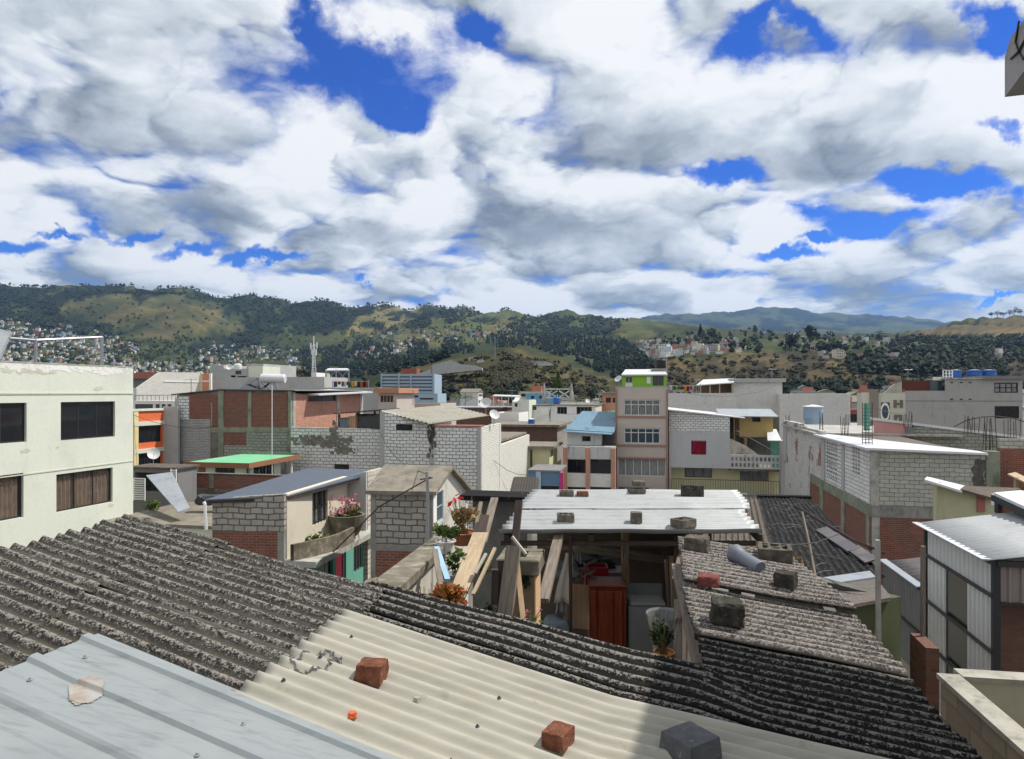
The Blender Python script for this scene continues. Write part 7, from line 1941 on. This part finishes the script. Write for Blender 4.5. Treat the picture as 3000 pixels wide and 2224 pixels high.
simple('arched_wire', 'dark arched rod spanning over the block parapet', 'wire', 'rebar', lambda b: b.tube([P(2795,1250,37), P(2835,1230,37), P(2880,1221,37), P(2925,1220,37), P(2970,1226,37), P(3015,1240,37)], .03, 5))
gc = thing('rebar_cage', 'column cage wrapped in green mesh, tallest on the white sheet roof', 'reinforcing bars', P(2546,1310,34))
b = MB()
for dx in (-.16,.16):
    for dy in (0,.32): b.tube([P(2546,1312,34)+Vector((dx,dy,0)), P(2546,1180,34)+Vector((dx,dy,0))], .018, 5)
for k in range(12): 
    z = P(0,1308-10*k,34).z; x = P(2546,0,34).x; b.tube([(x-.16,34,z),(x+.16,34,z),(x+.16,34.32,z),(x-.16,34.32,z),(x-.16,34,z)], .01, 4)
b.build('bars', M['rebar'], gc)
b = MB(); x = P(2546,0,34).x; Fg = Fr((x-.19,33.97), (1,0)); b.box(Fg, .04, .24, -.26, -.04, P(0,1262,34).z, P(0,1182,34).z); b.build('mesh_wrap', M['teal'], gc)
def parapet():
    F = front(2562, 42); t = thing('parapet_wall', 'pink wall and pale block parapet under a long white coping, behind the white sheet roof', 'wall', F.w(5,0,GROUND))
    sa = F.s(2652); sb = F.s(2676); sc_ = F.s(3060); zt = F.z(2562,1231); 
    tops = [(0,zt),(sc_,F.z(3060,1294))]; tp = lambda s: lerp_pts(tops, s)
    wall(t, F, 0, sa, GROUND, [(0,tp(0)),(sa,tp(sa))], M['pink'])
    b = MB(); b.prism(F, [(sa,GROUND),(sb,GROUND),(sb,tp(sb)-.15),(sa,tp(sa)-.15)], -.5, .1); b.build('dark_stub', M['greydk'], t)
    wall(t, F, sb, sc_, GROUND, [(sb,tp(sb)),(sc_,tp(sc_))], M['limeblock'])
    b = MB(); b.prism(F, [(-.1,tp(0)+.004),(sc_,tp(sc_)+.004),(sc_,tp(sc_)+.16),(-.1,tp(0)+.16)], -.9, .1); b.build('coping', M['galvbright'], t)
parapet()
def right_brick():
    F = front(2930, 31.6); t = thing('brick_wall', 'dark red brick wall with a pale block top course at the right edge', 'wall', F.w(1,0,GROUND)); s1 = F.s(3150)
    wall(t, F, 0, s1, GROUND, F.z(2960,1314), M['redbrick']); z = F.z(2960,1314)+.003; wall(t, F, 0, s1, z, F.z(2960,1286), M['paleblock'], name='top_course')
right_brick()
simple('lean_to', 'small wooden lean-to with pale boards against the dark red brick wall', 'lean-to', 'plank', lambda b: [b.slab([P(2952,1388,28), P(3040,1430,27), P(3060,1424,30), P(2975,1383,31)], .06), b.bar(P(2977,1470,28), P(2977,1398,28), .12)])
# hotel-like building with big letters
def letter_building():
    d = 85; F = front(2572, d); s1 = F.s(2652); s2 = F.s(2770); s3 = F.s(2996)
    t = thing('building', 'long grey rendered building with big brown letters on its cream end and blue roof tanks', 'building', F.w(8,-5,GROUND))
    z = F.z
    wall(t, F, 0, s1, GROUND, z(2610,1151), M['creampale'], [F.rect(2581,1179,2607,1245)]); b = MB(); r = F.rect(2581,1179,2607,1245); b.box(F, r[0], r[1], -.4, -.3, r[2], r[3]); b.build('entrance_panel', M['greydk'], t)
    holes = [F.rect(2913,1121,2983,1151), F.rect(2914,1190,2986,1226)]
    wall(t, F, s1, s2, GROUND, z(2700,1145), M['greyplain']); wall(t, F, s2, s3, GROUND, z(2880,1111), M['greyplain'], holes)
    window(t, F, holes[0], cols=4, rows=2, frame='frame', pane='glassclear', curtain='curtwhite', w=.12); window(t, F, holes[1], cols=4, rows=2, frame='frame', w=.12, grille=12)
    b = MB(); b.box(F, -1.0, -.0, -.3, .25, GROUND, z(2560,1140)); b.build('tan_pier', M['tanpier'], t)
    b = MB(); b.box(F, -1.75, -1.0, -.4, .1, GROUND, z(2545,1150)); b.build('side_wing', M['creampale'], t)
    # letters H and O, one above the other
    a, c, lo, hi = F.rect(2618,1172,2645,1195); w = (c-a)*.32; b = MB()
    b.box(F, a, a+w, .002, .1, lo, hi); b.box(F, c-w, c, .002, .1, lo, hi); b.box(F, a+w, c-w, .002, .1, lo+(hi-lo)*.37, lo+(hi-lo)*.63); b.build('letter_sign', M['letter'], t)
    a, c, lo, hi = F.rect(2619,1215,2643,1241); b = MB()
    b.box(F, a, a+w, .002, .1, lo, hi); b.box(F, c-w, c, .002, .1, lo, hi); b.box(F, a+w, c-w, .002, .1, hi-w, hi); b.box(F, a+w, c-w, .002, .1, lo, lo+w); b.build('letter_sign', M['letter'], t)
    # oval emblem board: white ring with a blue heart
    cu = F.s(2592); cz = z(2592,1207); b = MB(); n = 28; ra, rb = .52, 1.15
    ring = lambda k, nn: [F.w(cu+math.cos(2*math.pi*i/n)*ra*k, nn, cz+math.sin(2*math.pi*i/n)*rb*k) for i in range(n)]
    o1, o2, i1 = ring(1,.0), ring(1,.16), ring(.72,.16)
    for i in range(n): j = (i+1)%n; b.poly([o1[i],o1[j],o2[j],o2[i]]); b.poly([o2[i],o2[j],i1[j],i1[i]])
    b.build('oval_sign', M['whitepaint'], t)
    b = MB(); b.poly(ring(.73,.14)); b.build('oval_field', M['officedark'], t)
    # set-back top floor
    K = Fr(F.w(0,-1.2,0), F.d)
    b = MB(); b.prism(K, [(K.s(2588),z(2590,1152)),(s1,z(2640,1152)),(s1,z(2640,1117)),(K.s(2632),z(2632,1117)),(K.s(2614),z(2614,1130))], -.3, 0); b.build('gable_wall', M['creampale'], t)
    b = MB(); b.bar(K.w(K.s(2594),.5,z(2594,1130)), K.w(s1,.5,z(2650,1114)), .5, .08); b.build('awning', M['wooddk'], t)
    b = MB(); b.box(K, s1+.003, K.s(2722), -.3, 0, z(2690,1147), z(2690,1116)); b.build('rust_wall', M['rustdark'], t)
    b = MB(); b.box(K, K.s(2724), s2, -.3, 0, z(2745,1147), z(2745,1115)); b.build('glazed_bay', M['glassblue'], t)
    b = MB(); b.box(K, K.s(2736), s2, -.4, .1, z(2745,1114)+.01, z(2745,1104)); b.build('white_block', M['whitepaint'], t)
    b = MB(); b.box(F, F.s(2575), F.s(2650), .0, .06, z(2610,1143), z(2610,1141.5)); 
    for u in range(2578,2650,9): b.box(F, F.s(u), F.s(u)+.06, 0, .06, z(2610,1151), z(2610,1143))
    b.build('terrace_railing', M['steel'], t)
    b = MB(); b.box(F, F.s(2876), s3+.1, -6, .5, z(2930,1111)+.005, z(2930,1101)); b.build('roof_slab', M['greydk'], t)
    b = MB(); b.box(F, s2-.1, F.s(2876), -6, .25, z(2820,1111)+.004, z(2820,1107)); b.build('roof_edge', M['concretelt'], t)
    b = MB()
    for u in (2788,2816,2842):
        for v in (1121,1170): s = F.s(u); b = MB(); b.box(F, s-.16, s+.16, 0, .03, z(u,v+1.6), z(u,v-1.6)); b.build('vent_hole', M['frame'], t)
    b = MB(); b.box(F, s1, s3, 0, .03, z(2800,1176), z(2800,1174)); b.build('string_course', M['greydk'], t)
    L = 9; wall(t, lside(F,0,L), 0, L-.2, GROUND, z(2610,1151), M['creampale']); wall(t, rside(F,s3), .2, L, GROUND, z(2880,1111), M['greyplain'])
    b = MB(); b.box(F, .2, s3-.2, -L, -.2, z(2610,1153)-.2, z(2610,1153)); b.build('roof', M['dustyconc'], t)
M['creampale'] = plaster('pale_cream_render', (.55,.54,.44), (.38,.37,.3), .3); M['greyplain'] = plaster('pale_grey_cement', (.37,.36,.34), (.26,.25,.24), .5)
M['tanpier'] = plaster('tan_grey_pier', (.24,.21,.18), (.16,.14,.12), .3); M['rustdark'] = plaster('dark_rust_wall', (.13,.04,.03), (.08,.03,.025), .3)
letter_building()
for lb, u, w in (('blue tank in a wire cage, leftmost on the long grey building',2800,30), ('blue tank in the middle of the three on the long grey building',2854,38), ('blue tank at the right of the three on the long grey building',2897,36)):
    tank(lb, u, 1108, 88, w, 24, 'bluetank', lid=False, lmat='paleblue')
cg = thing('wire_cage', 'small pale wire cage beside the blue tanks', 'cage', P(2775,1108,86)); b = MB()
for u in (2763,2772,2781,2790): b.bar(P(u,1108,86), P(u,1084,86), .1)
for v in (1085,1094,1103): b.bar(P(2763,v,86), P(2790,v,86), .08)
b.build('bars', M['whitemetal'], cg)

# yellow shack between the block wall and the metal shed
def yellow_shack():
    F = front(2745, 22); s1 = F.s(2915)
    t = thing('shack', 'shabby yellow rendered shack with a patched sloping roof by the block wall', 'shed', F.w(1,-1,GROUND))
    wall(t, F, 0, s1, GROUND, [(0,F.z(2745,1415)),(s1,F.z(2915,1462))], M['yellowwall'])
    wall(t, lside(F,0,.3), 0, .1, GROUND, F.z(2745,1415), M['yellowwall'])
    b = MB(); b.slab([P(2708,1404,21.7), P(2818,1438,21.5), P(2835,1425,25), P(2716,1396,25)], .07); b.build('white_sheet', M['galvbright'], t)
    b = MB(); b.slab([P(2814,1432,21.6), P(2912,1460,21.4), P(2990,1430,25), P(2825,1423,25)], .07); b.build('brown_sheet', M['fibrebrown'], t)
    b = MB(); b.box(F, F.s(2861), F.s(2884), .0, .05, F.z(2870,1500), F.z(2870,1452)); b.build('shutter', M['rustroof'], t)
yellow_shack()
simple('white_post', 'short white post at the ridge of the metal shed', 'post', 'whitepaint', lambda b: b.bar(P(2918,1480,16), P(2918,1448,16), .14))
def upper_sheet():
    t = thing('awning', 'bright white ribbed awning edge overhanging above the metal shed', 'awning', P(2970,1460,13))
    p = [P(2912,1443,14.0), P(3060,1510,12.2), P(3200,1480,16), P(2990,1436,18)]
    b = MB(); b.slab(p, .06); b.build('sheet', M['galvbright'], t)
    b = MB(); b.bar(p[0]+Vector((.05,.1,-.12)), p[1]+Vector((.05,.1,-.12)), .08, .12); b.build('edge_beam', M['steeldk'], t)
    b = MB(); b.bar(p[2]-Vector((.2,0,.1)), Vector((p[2].x-.2,p[2].y,GROUND)), .12); b.bar(P(2925,1447,14.2), Vector((P(2925,0,14.2).x,14.2,-2.5)), .1); b.build('post', M['steeldk'], t)
upper_sheet()
def metal_shed():
    C = P(2917, HV, 11.0); A_ = math.atan2(455,2000); dA = Vector((math.sin(A_), math.cos(A_), 0)); L = 3.0
    Fl = Fr((C.x+dA.x*L, C.y+dA.y*L), (-dA.x,-dA.y)); F = Fr(C, (math.cos(A_),-math.sin(A_)))
    t = thing('metal_shed', 'tall shed clad in pale ribbed metal sheets with dark steel frame and a glazed strip', 'shed', C+Vector((1.5,1.5,GROUND)))
    zt = -2.68
    g0, g1 = Fl.s(2772), Fl.s(2834)
    def ribs(nm, F, s0, s1, z0, z1, mat, pitch=.18):
        b = MB(); n = max(1, int(round((s1-s0)/pitch)))
        for i in range(n):
            a = s0+(s1-s0)*i/n; c = s0+(s1-s0)*(i+1)/n; p = [(a,0),(a+(c-a)*.55,0),(a+(c-a)*.66,.028),(a+(c-a)*.88,.028),(c,0)]
            for (x0,y0),(x1,y1) in zip(p, p[1:]):
                b.poly([F.w(x0,y0,z0), F.w(x1,y1,z0), F.w(x1,y1,z1), F.w(x0,y0,z1)], [(x0,z0),(x1,z0),(x1,z1),(x0,z1)])
        b.poly([F.w(s0,-.03,z0), F.w(s0,-.03,z1), F.w(s1,-.03,z1), F.w(s1,-.03,z0)])
        return b.build(nm, M[mat], t)
    zr = [-3.29, -4.2, -5.05]
    ribs('cladding', Fl, .04, L-.06, zr[0], zt-.1, 'cladpale'); 
    ribs('cladding', Fl, .04, g0, -6.2, zr[0]-.003, 'cladpale'); ribs('cladding', Fl, g1, L-.06, -6.2, zr[0]-.003, 'cladpale')
    b = MB(); b.box(Fl, g0, g1, -.03, -.01, -6.2, zr[0]-.003); b.build('glazed_strip', M['glassgreen'], t)
    b = MB()
    for i, z in enumerate(zr): b.box(Fl, 0, L, .03, .06, z-.03, z+.03)
    b.box(Fl, L-.05, L+.03, -.06, .05, GROUND, zt-.08); b.box(Fl, -.03, .05, -.06, .05, GROUND, zt-.08)
    b.box(Fl, -.05, L+.05, -.02, .07, zt-.1, zt-.015); b.box(F, .0, 4, -.02, .07, zt-.11, zt-.02); b.build('steel_frame', M['steeldk'], t)
    ribs('front_cladding', F, .06, 4, F.z(2960,1765), zt-.12, 'cladbrown')
    b = MB(); b.box(F, .05, 4, -.1, .03, F.z(2960,1772), F.z(2960,1764)); b.build('bottom_rail', M['steeldk'], t)
    wall(t, Fr(F.w(.1,-.25,0),F.d), 0, 4, GROUND, F.z(2960,1775), M['brownbrick'], name='plinth')  # darker brick chosen so its colour carries the shade here
    # roof: ribs run up from the left eave to the right
    rl = corr('roof', M['galv'], t, -.1, L+.12, lambda q: -.22, lambda q: 5.0, pitch=.2, amp=.012, ns=6, surf=lambda s, q, h: Vector((C.x,C.y,0))+F.d*s+dA*q+Vector((0,0,zt+.03+h+.165*s)), jag=.0, wave=.0)
    b = MB(); b.box(Fl, -.1, L+.1, .1, .24, zt-.005, zt+.012); b.build('eave_flashing', M['galvbright'], t)
    return Fl, C, dA
M['cladpale'] = metal('pale_ribbed_cladding', (.74,.75,.73), (.5,.5,.5), .35, .5, .15, (5,5,.3)); M['cladbrown'] = metal('brownish_ribbed_cladding', (.3,.25,.24), (.2,.17,.16), .4, .5, .1, (5,5,.3))
M['glassgreen'] = glass('greenish_plastic_glazing', (.03,.035,.025), .2)
metal_shed()
# brick pier and timber post below the shed
M['pierbrick'] = brick('rough_pier_brick', (.2,.085,.055), (.13,.055,.04), (.15,.11,.09), .2, .062, .01, (.1,.085,.07), .7, 1.0)
def pier():
    F = Fr(P(2752,HV,9.4), (math.cos(R(12)),-math.sin(R(12)))); t = thing('brick_pier', 'rough red brick pier at the foot of the metal shed', 'pier', F.w(-.1,-.1,GROUND))
    b = MB(); b.box(F, -.17, .0, -.6, 0, GROUND, F.z(2740,1900)); b.build('brickwork', M['pierbrick'], t)
pier()
simple('timber_post', 'upright grey timber post at the left corner of the metal shed', 'post', 'woodgrey', lambda b: b.bar(P(2704,2090,9.9), P(2704,1600,9.9), .05))
def purple_roof():
    t = thing('lean_to', 'dark ribbed lean-to roof with a grey corrugated side wall, left of the metal shed', 'lean-to', (8.0,13,-4))
    A_ = math.atan2(400,2000); dA = Vector((math.sin(A_), math.cos(A_), 0)); dB = Vector((math.cos(A_), -math.sin(A_), 0)); N_ = P(2702, 1727, 14.3); Lq = 2.4
    corr('roof_sheet', M['purlin'], t, -.05, Lq, lambda q: 0, lambda q: 2.6, pitch=.26, amp=.03, ns=5, surf=lambda s, q, h: N_+dB*s+dA*q+Vector((0,0,h+.16*s)), jag=.02)
    Fl = Fr((N_.x+dA.x*Lq, N_.y+dA.y*Lq), (-dA.x,-dA.y)); b = MB(); n = 24; z0, z1 = -6.0, N_.z-.05
    Lw = Lq+.12
    for i in range(int(Lw/.09)):
        a, c = i*.09, i*.09+.09; h0, h1 = (.02 if i%2 else 0), (0 if i%2 else .02)
        b.poly([Fl.w(a,h0,z0), Fl.w(c,h1,z0), Fl.w(c,h1,z1), Fl.w(a,h0,z1)])
    b.box(Fl, 0, Lw, -.04, -.02, z0, z1); b.build('side_wall', M['cladgrey'], t)
    b = MB(); b.box(Fl, 0, Lw, .02, .05, -5.1, -5.04); b.build('rail', M['steeldk'], t)
    b = MB(); b.slab([N_+dA*Lq+Vector((-.12,0,.06)), N_-Vector((.12,0,-.06)), N_+Vector((.06,0,.07)), N_+dA*Lq+Vector((.06,0,.07))], .03); b.build('eave_strip', M['galvdull'], t)
    wall(t, Fl, 0, Lw, GROUND, z0-.003, M['peelwall'], th=.15, name='base_wall')
M['cladgrey'] = metal('grey_corrugated_wall', (.25,.26,.28), (.14,.14,.15), .5, .55, .2, (5,5,.4))
purple_roof()
def green_wall_house():
    t = thing('house', 'mossy green walled house with a pale fibre-cement roof strip beside the bleached roof', 'house', P(2560,1900,10.5))
    a, c = P(2476,1776,9.6), P(2640,1748,10.4); F = Fr(a, (c.x-a.x, c.y-a.y)); L = (Vector((c.x,c.y,0))-Vector((a.x,a.y,0))).length
    wall(t, F, 0, L, GROUND, [(0,a.z),(L,c.z)], M['greenwall'])
    b = MB(); b.slab([P(2470,1776,9.4), P(2612,1750,10.0), P(2566,1694,12.4), P(2412,1716,11.8)], .05); b.build('roof', M['fibrepale2'], t)
    b = MB(); b.slab([P(2412,1713,11.7), P(2566,1690,12.3), P(2548,1672,13.2), P(2394,1694,12.6)], .04); b.build('ridge_sheet', M['galvdull'], t)
    K = Fr(F.w(L,0,0), (-F.n.x,-F.n.y)); wall(t, K, .2, 2.5, GROUND, c.z, M['concretedk'])
M['fibrepale2'] = lichen('greyish_fibre_cement', (.19,.17,.16), (.1,.09,.085), (.38,.34,.32), (.14,.12,.1), .7, .46, 18)
green_wall_house()
# ---- black mouldy roof with its brownish part, metal flashing
ZB = -3.6
def bsurf(s, t, h): return Vector((s, t, ZB+h-.0*t))
br = thing('mouldy_roof', 'long low corrugated roof, brownish on one side and black with mould on the other', 'roof', (7, 17, ZB-.1))
def xat(u, d): return (u-CU)/F_PX*d
xl_ = lambda s: 5.3+.32*(s-13.5)
xr_ = lambda s: 7.3+.288*(s-13.5)
corr('roof_sheet', M['fibrebrown'], br, 0, 2.0, lambda t: 13.6, lambda t: 23.3, pitch=.15, amp=.035, ns=26, surf=lambda s, t, h: Vector((xl_(s)-1.95+t, s, ZB+h)), seed=21)['label'] = 'brownish ribbed part under the white sheet canopy'
corr('roof_sheet', M['fibreblack'], br, 0, 2.2, lambda t: 12.5+.3*t, lambda t: 23.2-.1*t, pitch=.17, amp=.018, ns=30, surf=lambda s, t, h: Vector((xl_(s)+(xr_(s)-xl_(s))*t/2.2, s, ZB+.03+h)), seed=23, wave=.012)['label'] = 'black mouldy part with netting'
def netting():
    b = MB(); rng = random.Random(12)
    for _ in range(60):
        s, t = rng.uniform(13,22.5), rng.uniform(.1,2.1); a = rng.choice((.35,-.5,1.2,2.0))+rng.gauss(0,.15); L = rng.uniform(.6,1.4)
        p = Vector((xl_(s)+(xr_(s)-xl_(s))*t/2.2, s, ZB+.07)); q = p+Vector((math.cos(a)*L*.4, math.sin(a)*L, .0)); b.tube([p, (p+q)/2+Vector((0,0,.03)), q], .004, 3, caps=False)
    b.build('netting', M['greydk'], br)
netting()
b = MB(); b.bar((xl_(23.2),23.3,ZB+.02), (xr_(23.2),23.1,ZB+.02), .3, .16); b.build('ridge_board', M['fibreblack'], br)
dz_ = lambda v: ZB*F_PX/(HV-v)
for a, c in (((2408,1563),(2505,1628)),((2500,1620),(2558,1662))):
    b = MB(); p, q = P(*a, dz_(a[1])), P(*c, dz_(c[1])); p.z = q.z = ZB+.1; b.slab([p+Vector((-.16,0,0)), q+Vector((-.16,0,0)), q+Vector((.16,.1,.06)), p+Vector((.16,.1,.06))], .03); b.build('flashing', M['purlin'], br)
b = MB(); b.box(front(2310, 12.3), 0, 1.7, -.1, 0, GROUND, ZB-.05); b.build('support_wall', M['concretedk'], br)
simple('broken_ledge', 'weathered ledge running behind the openwork block above the bleached roof', 'ledge', 'concrete', lambda b: b.bar(P(2085,1612,8.6), P(2312,1632,8.6), .1, .12))
plant('weeds', 'little dry weeds growing at the ledge end above the bleached roof', 'plant', P(2336,1660,8.8), (.14,.1,.08), 50, .05, 'leafdry', stems=10, seed=50)
cp = thing('concrete_pole', 'slim square concrete pole between the black roof and the metal shed', 'pole', P(2574,1900,9.0)); b = MB(); b.bar(P(2577,2200,9.0), P(2571,1582,9.0), .05); b.build('shaft', M['concretelt'], cp)
wp = thing('timber_pole', 'thin leaning wooden pole in front of the black roof', 'pole', P(2388,1692,11)); b = MB(); b.tube([P(2390,1700,11.0), P(2372,1600,11.6), P(2350,1500,12.2)], .026, 7, .02); b.build('shaft', M['woodgrey'], wp)
simple('service_cable', 'rusty cable running from the black roof to the slim concrete pole', 'cable', 'rebar', lambda b: [b.tube([P(2325,1480,13), P(2420,1536,12.2), P(2500,1582,11.4), P(2564,1608,10.7), P(2590,1622,10.5)], .022, 5), b.tube([P(2540,1596,11), P(2546,1606,10.9), P(2552,1612,10.8), P(2546,1602,10.9)], .03, 5)])
simple('service_cable', 'thin dark wire looping across the black roof', 'cable', 'iron', lambda b: b.tube([P(2190,1606,11), P(2300,1598,11), P(2390,1590,11.4), P(2470,1560,12)], .008, 4))
# near right roof terrace with low walls
def terrace():
    A_ = math.atan2(330,2000); dA = Vector((math.sin(A_), math.cos(A_), 0)); dB = Vector((math.cos(A_), -math.sin(A_), 0)); C = P(2756, 1981, 6.5); zt = C.z
    t = thing('roof_terrace', 'roof terrace with low cream parapets and a rough block left side', 'terrace', C+Vector((1,-1,-1)))
    Fl = Fr(C, (-dA.x,-dA.y)); wall(t, Fl, 0, 4.5, GROUND, zt-.03, M['tanblock'], th=.14, name='left_parapet')
    F = Fr(C+dB*.143, dB); wall(t, F, 0, 3.5, zt-.75, zt-.03, M['creampar'], th=.14, name='far_parapet')
    b = MB(); b.box(Fl, -.02, 2.0, -.17, .03, zt-.027, zt+.02); b.box(Fl, 2.01, 4.5, -.16, .025, zt-.027, zt+.012); b.box(F, .04, 3.5, -.17, .03, zt-.027, zt+.02); b.build('coping', M['concretecream'], t)
    b = MB(); p = Fl.w(0,-.14,0); b.slab([Fl.w(0,-.14,zt-.75), Fl.w(4.5,-.14,zt-.75), Fl.w(4.5,-3.5,zt-.75), Fl.w(0,-3.5,zt-.75)], .15); b.build('terrace_floor', M['concretedk'], t)
M['tanblock'] = brick('tan_rough_block', (.36,.29,.22), (.27,.215,.16), (.26,.21,.16), .4, .19, .016, (.14,.11,.08), .5, 1.0)
M['creampar'] = plaster('cream_parapet', (.5,.48,.36), (.28,.26,.18), .5, drip=.5); M['concretecream'] = concrete('cream_cement_coping', (.40,.38,.325), .55)
terrace()
# ================================================================== retaining walls and houses on the near hill, fill of the town
def retaining():
    d = visible_d(1340, 1082) or 480
    d -= 60
    for nm, lb, pts, mat in (('retaining_wall','broad grey concrete retaining wall with stepped top on the near hill',[(1266,1098),(1412,1084),(1412,1077),(1395,1071),(1350,1067),(1320,1055),(1300,1060),(1266,1070)],'retain'),
                             ('retaining_wall','lower end strip of the grey retaining wall, running down behind the office block',[(1222,1103),(1264,1098.2),(1264,1080),(1222,1096)],'retain')):
        F = Fr(P(1200,HV,d), (1,0)); b = MB(); b.prism(F, [(F.s(u), F.z(u,v)) for u, v in pts], -14, 0); tag(b.build(nm, M[mat]), lb, 'retaining wall')
    d = (visible_d(1575,1070) or 600)-30; F = Fr(P(1500,HV,d), (1,0)); b = MB(); rng = random.Random(3)
    top = [(1532,1062),(1545,1056),(1570,1057),(1600,1059),(1622,1067)]; bot = [(1622,1070),(1590,1073),(1560,1074),(1530,1080)]
    b.prism(F, [(F.s(u), F.z(u,v)) for u, v in list(reversed(top))+list(reversed(bot))], -10, 0); tag(b.build('rock_cutting', M['palerock']), 'pale patchy rock cutting near the top of the near hill', 'rock face')
M['retain'] = concrete('retaining_concrete', (.5,.5,.48), .6); M['palerock'] = rock('pale_rock', (.1,.1,.08), (.45,.45,.42), (.6,.6,.57), .15)
retaining()
for u, v, k, lb in ((1385,1052,1.0,'white house alone on the near hill above the retaining wall'), (1407,1057,.8,'small pale house just right of the lone white house on the near hill')):
    p = on_hill(u, v+4)
    if p:
        o = house_protos['white'][0].copy(); o.name = 'far_house'; COL.objects.link(o); o.location = p; o.scale = (k*.8,k*.7,k*.7); tag(o, lb, 'house')
pw = thing('power_pylon', 'thin tall lattice pole rising from the near hill', 'pylon', P(1450,1050,560)); b = MB(); b.tube([P(1450,1052,560), P(1450,985,560)], .3, 5); b.build('shaft', M['steel'], pw)
far_tree(1635, 1178, 88, 'tall layered conifer between the pale pylons', conif=True, mat=M['leafgreen'], wpx=56, d=125)
far_tree(1362, 1185, 36, 'bright green round bush-like tree beside the office block annex', mat=M['leafgreen'], wpx=90, d=150)
far_tree(1772, 1190, 48, 'yellowish green tree left of the cream tower', mat=foliage('yellow_leaves', (.1,.1,.03), (.16,.14,.04)), wpx=44, d=110)
far_tree(1730, 1185, 46, 'dark green tree in front of the near hill, right of the pylons', mat=fo2, wpx=60, d=130)
far_tree(1690, 1190, 30, 'low dark tree behind the right pylon', mat=fo2, wpx=50, d=128)
far_tree(1455, 1178, 40, 'dark tree behind the white canopy in the centre of town', mat=fo2, wpx=70, d=150)
far_tree(1510, 1170, 36, 'dark tree left of the light blue house', mat=fo2, wpx=60, d=160)
far_tree(880, 1130, 60, 'dark trees mass beside the steel shelter', mat=fo2, wpx=110, d=220)
def fill():
    rng = random.Random(33); spots = []
    def put(u, d, lb, grp, kn, pr, zt=None):
        x = xat(u, d)
        o = house_protos[kn][pr].copy(); o.name = 'town_house'; COL.objects.link(o)
        s = rng.uniform(.8,1.15); H_ = (3,6,9)[pr%3]
        zt = zt if zt is not None else rng.uniform(-6,-2.5)
        o.location = (x, d, zt-H_*s); o.rotation_euler = (0,0,-AN+rng.choice((0,0,math.pi/2))+rng.gauss(0,.06)); o.scale = (s*rng.uniform(.8,1.5), s, s)
        tag(o, lb, 'house', grp); spots.append((x,d))
    bands = ((95,140,16),(140,220,34),(220,330,46),(330,470,44))
    for d0, d1, n in bands:
        k = 0; tr = 0
        while k < n and tr < 3000:
            tr += 1
            u, d = rng.uniform(-60,3060), rng.uniform(d0,d1); x = xat(u,d)
            if any(abs(x-a) < 11 and abs(d-b_) < 12 for a,b_ in spots): continue
            if d0 < 140 and (1480 < u < 1800): continue
            if 1080 < u < 1300 and d < 270: continue
            kn = rng.choices(list(HC), (8,6,2,7,5,1))[0]; pr = rng.randrange(3)
            zt = None
            if d > 330 and 1130 < u < 1800: continue
            if d > 220: zt = terrain_z(u, d)+rng.uniform(3,8)
            put(u, d, f'{kn} {"pitched-roof" if pr == 1 else "flat-roofed"} house filling the middle of the town', f'{kn} {"pitched-roof" if pr == 1 else "flat-roofed"} houses filling the town', kn, pr, zt); k += 1
fill()
wood_mass('town_trees', [[(880,1120),(1000,1120),(1110,1118),(1300,1150),(1800,1165),(1800,1190),(900,1190)], [(2300,1130),(3050,1130),(3050,1175),(2300,1175)], [(280,1110),(1000,1120),(1000,1160),(280,1150)]], 260, 6, 6, fo2, 31, .2, 200)
# overhead cables and rooftop aerials of the town
for i, (lb, a, c, sag) in enumerate((('thin dark cable sagging from the cream tower house to the white twin house', P(1806,1150,60), P(1610,1200,85), 1.2), ('thin cable from the slim pole up to the stained block wall', P(1251,1390,21), P(1112,1265,43), .5),
      ('pair of wires crossing from the tower house to the slab-topped building', P(1955,1142,60), P(2290,1125,80), 1.0), ('long low wire above the low brick wall towards the brick building', P(640,1250,46), P(388,1215,44), .4),
      ('wire running from the lattice cage towards the long grey building', P(2546,1190,34), P(2700,1180,84), .8), ('drooping wire in front of the slate-blue banded house', P(1545,1392,50), P(1410,1310,42), .5))):
    m_ = (a+c)/2-Vector((0,0,sag)); simple('overhead_cable', lb, 'cable', 'iron', lambda b: b.tube([a, (a+m_)/2-Vector((0,0,sag*.25)), m_, (m_+c)/2-Vector((0,0,sag*.25)), c], .016, 4))
def aerial(u, v, d, hpx, label):
    t = thing('roof_aerial', label, 'aerial', P(u,v,d)); h = hpx/F_PX*d; p = P(u,v,d)
    b = MB(); b.tube([p, p+Vector((0,0,h))], .03, 5)
    for k in range(5): w = .5-.07*k; b.tube([p+Vector((-w,-.1+.12*k,h*.93)), p+Vector((w,-.1+.12*k,h*.93))], .014, 4)
    b.tube([p+Vector((0,-.15,h*.93)), p+Vector((0,.5,h*.93))], .016, 4); b.build('rods', M['steel'], t)
for u, v, d, h, lb in ((560,1150,47,40,'thin aerial on the left end of the unfinished brick building'),(672,1066,86,44,'aerial above the grey-white rooftop cubes'),(1210,1188,55,46,'aerial behind the corrugated roof of the whitewashed building'),(1500,1172,84,30,'aerial on the cream rooftop room in the centre of town'),
      (1690,1187,85,30,'aerial on the white twin house near the small dish'),(2040,1150,80,40,'aerial on the lower whitewashed wall beside the washing line'),(2262,1106,83,26,'aerial on the slab-topped building'),(2660,1115,85,34,'aerial above the rust-coloured top floor of the long grey building'),(340,1078,30,0.1,'')):
    if lb: aerial(u, v, d, h, lb)
for o in bpy.data.objects:
    if o.name.split('.')[0] in ('mould_stain','damp_stain','netting','peeling_paint','grime_spot'): o['kind'] = 'stuff'
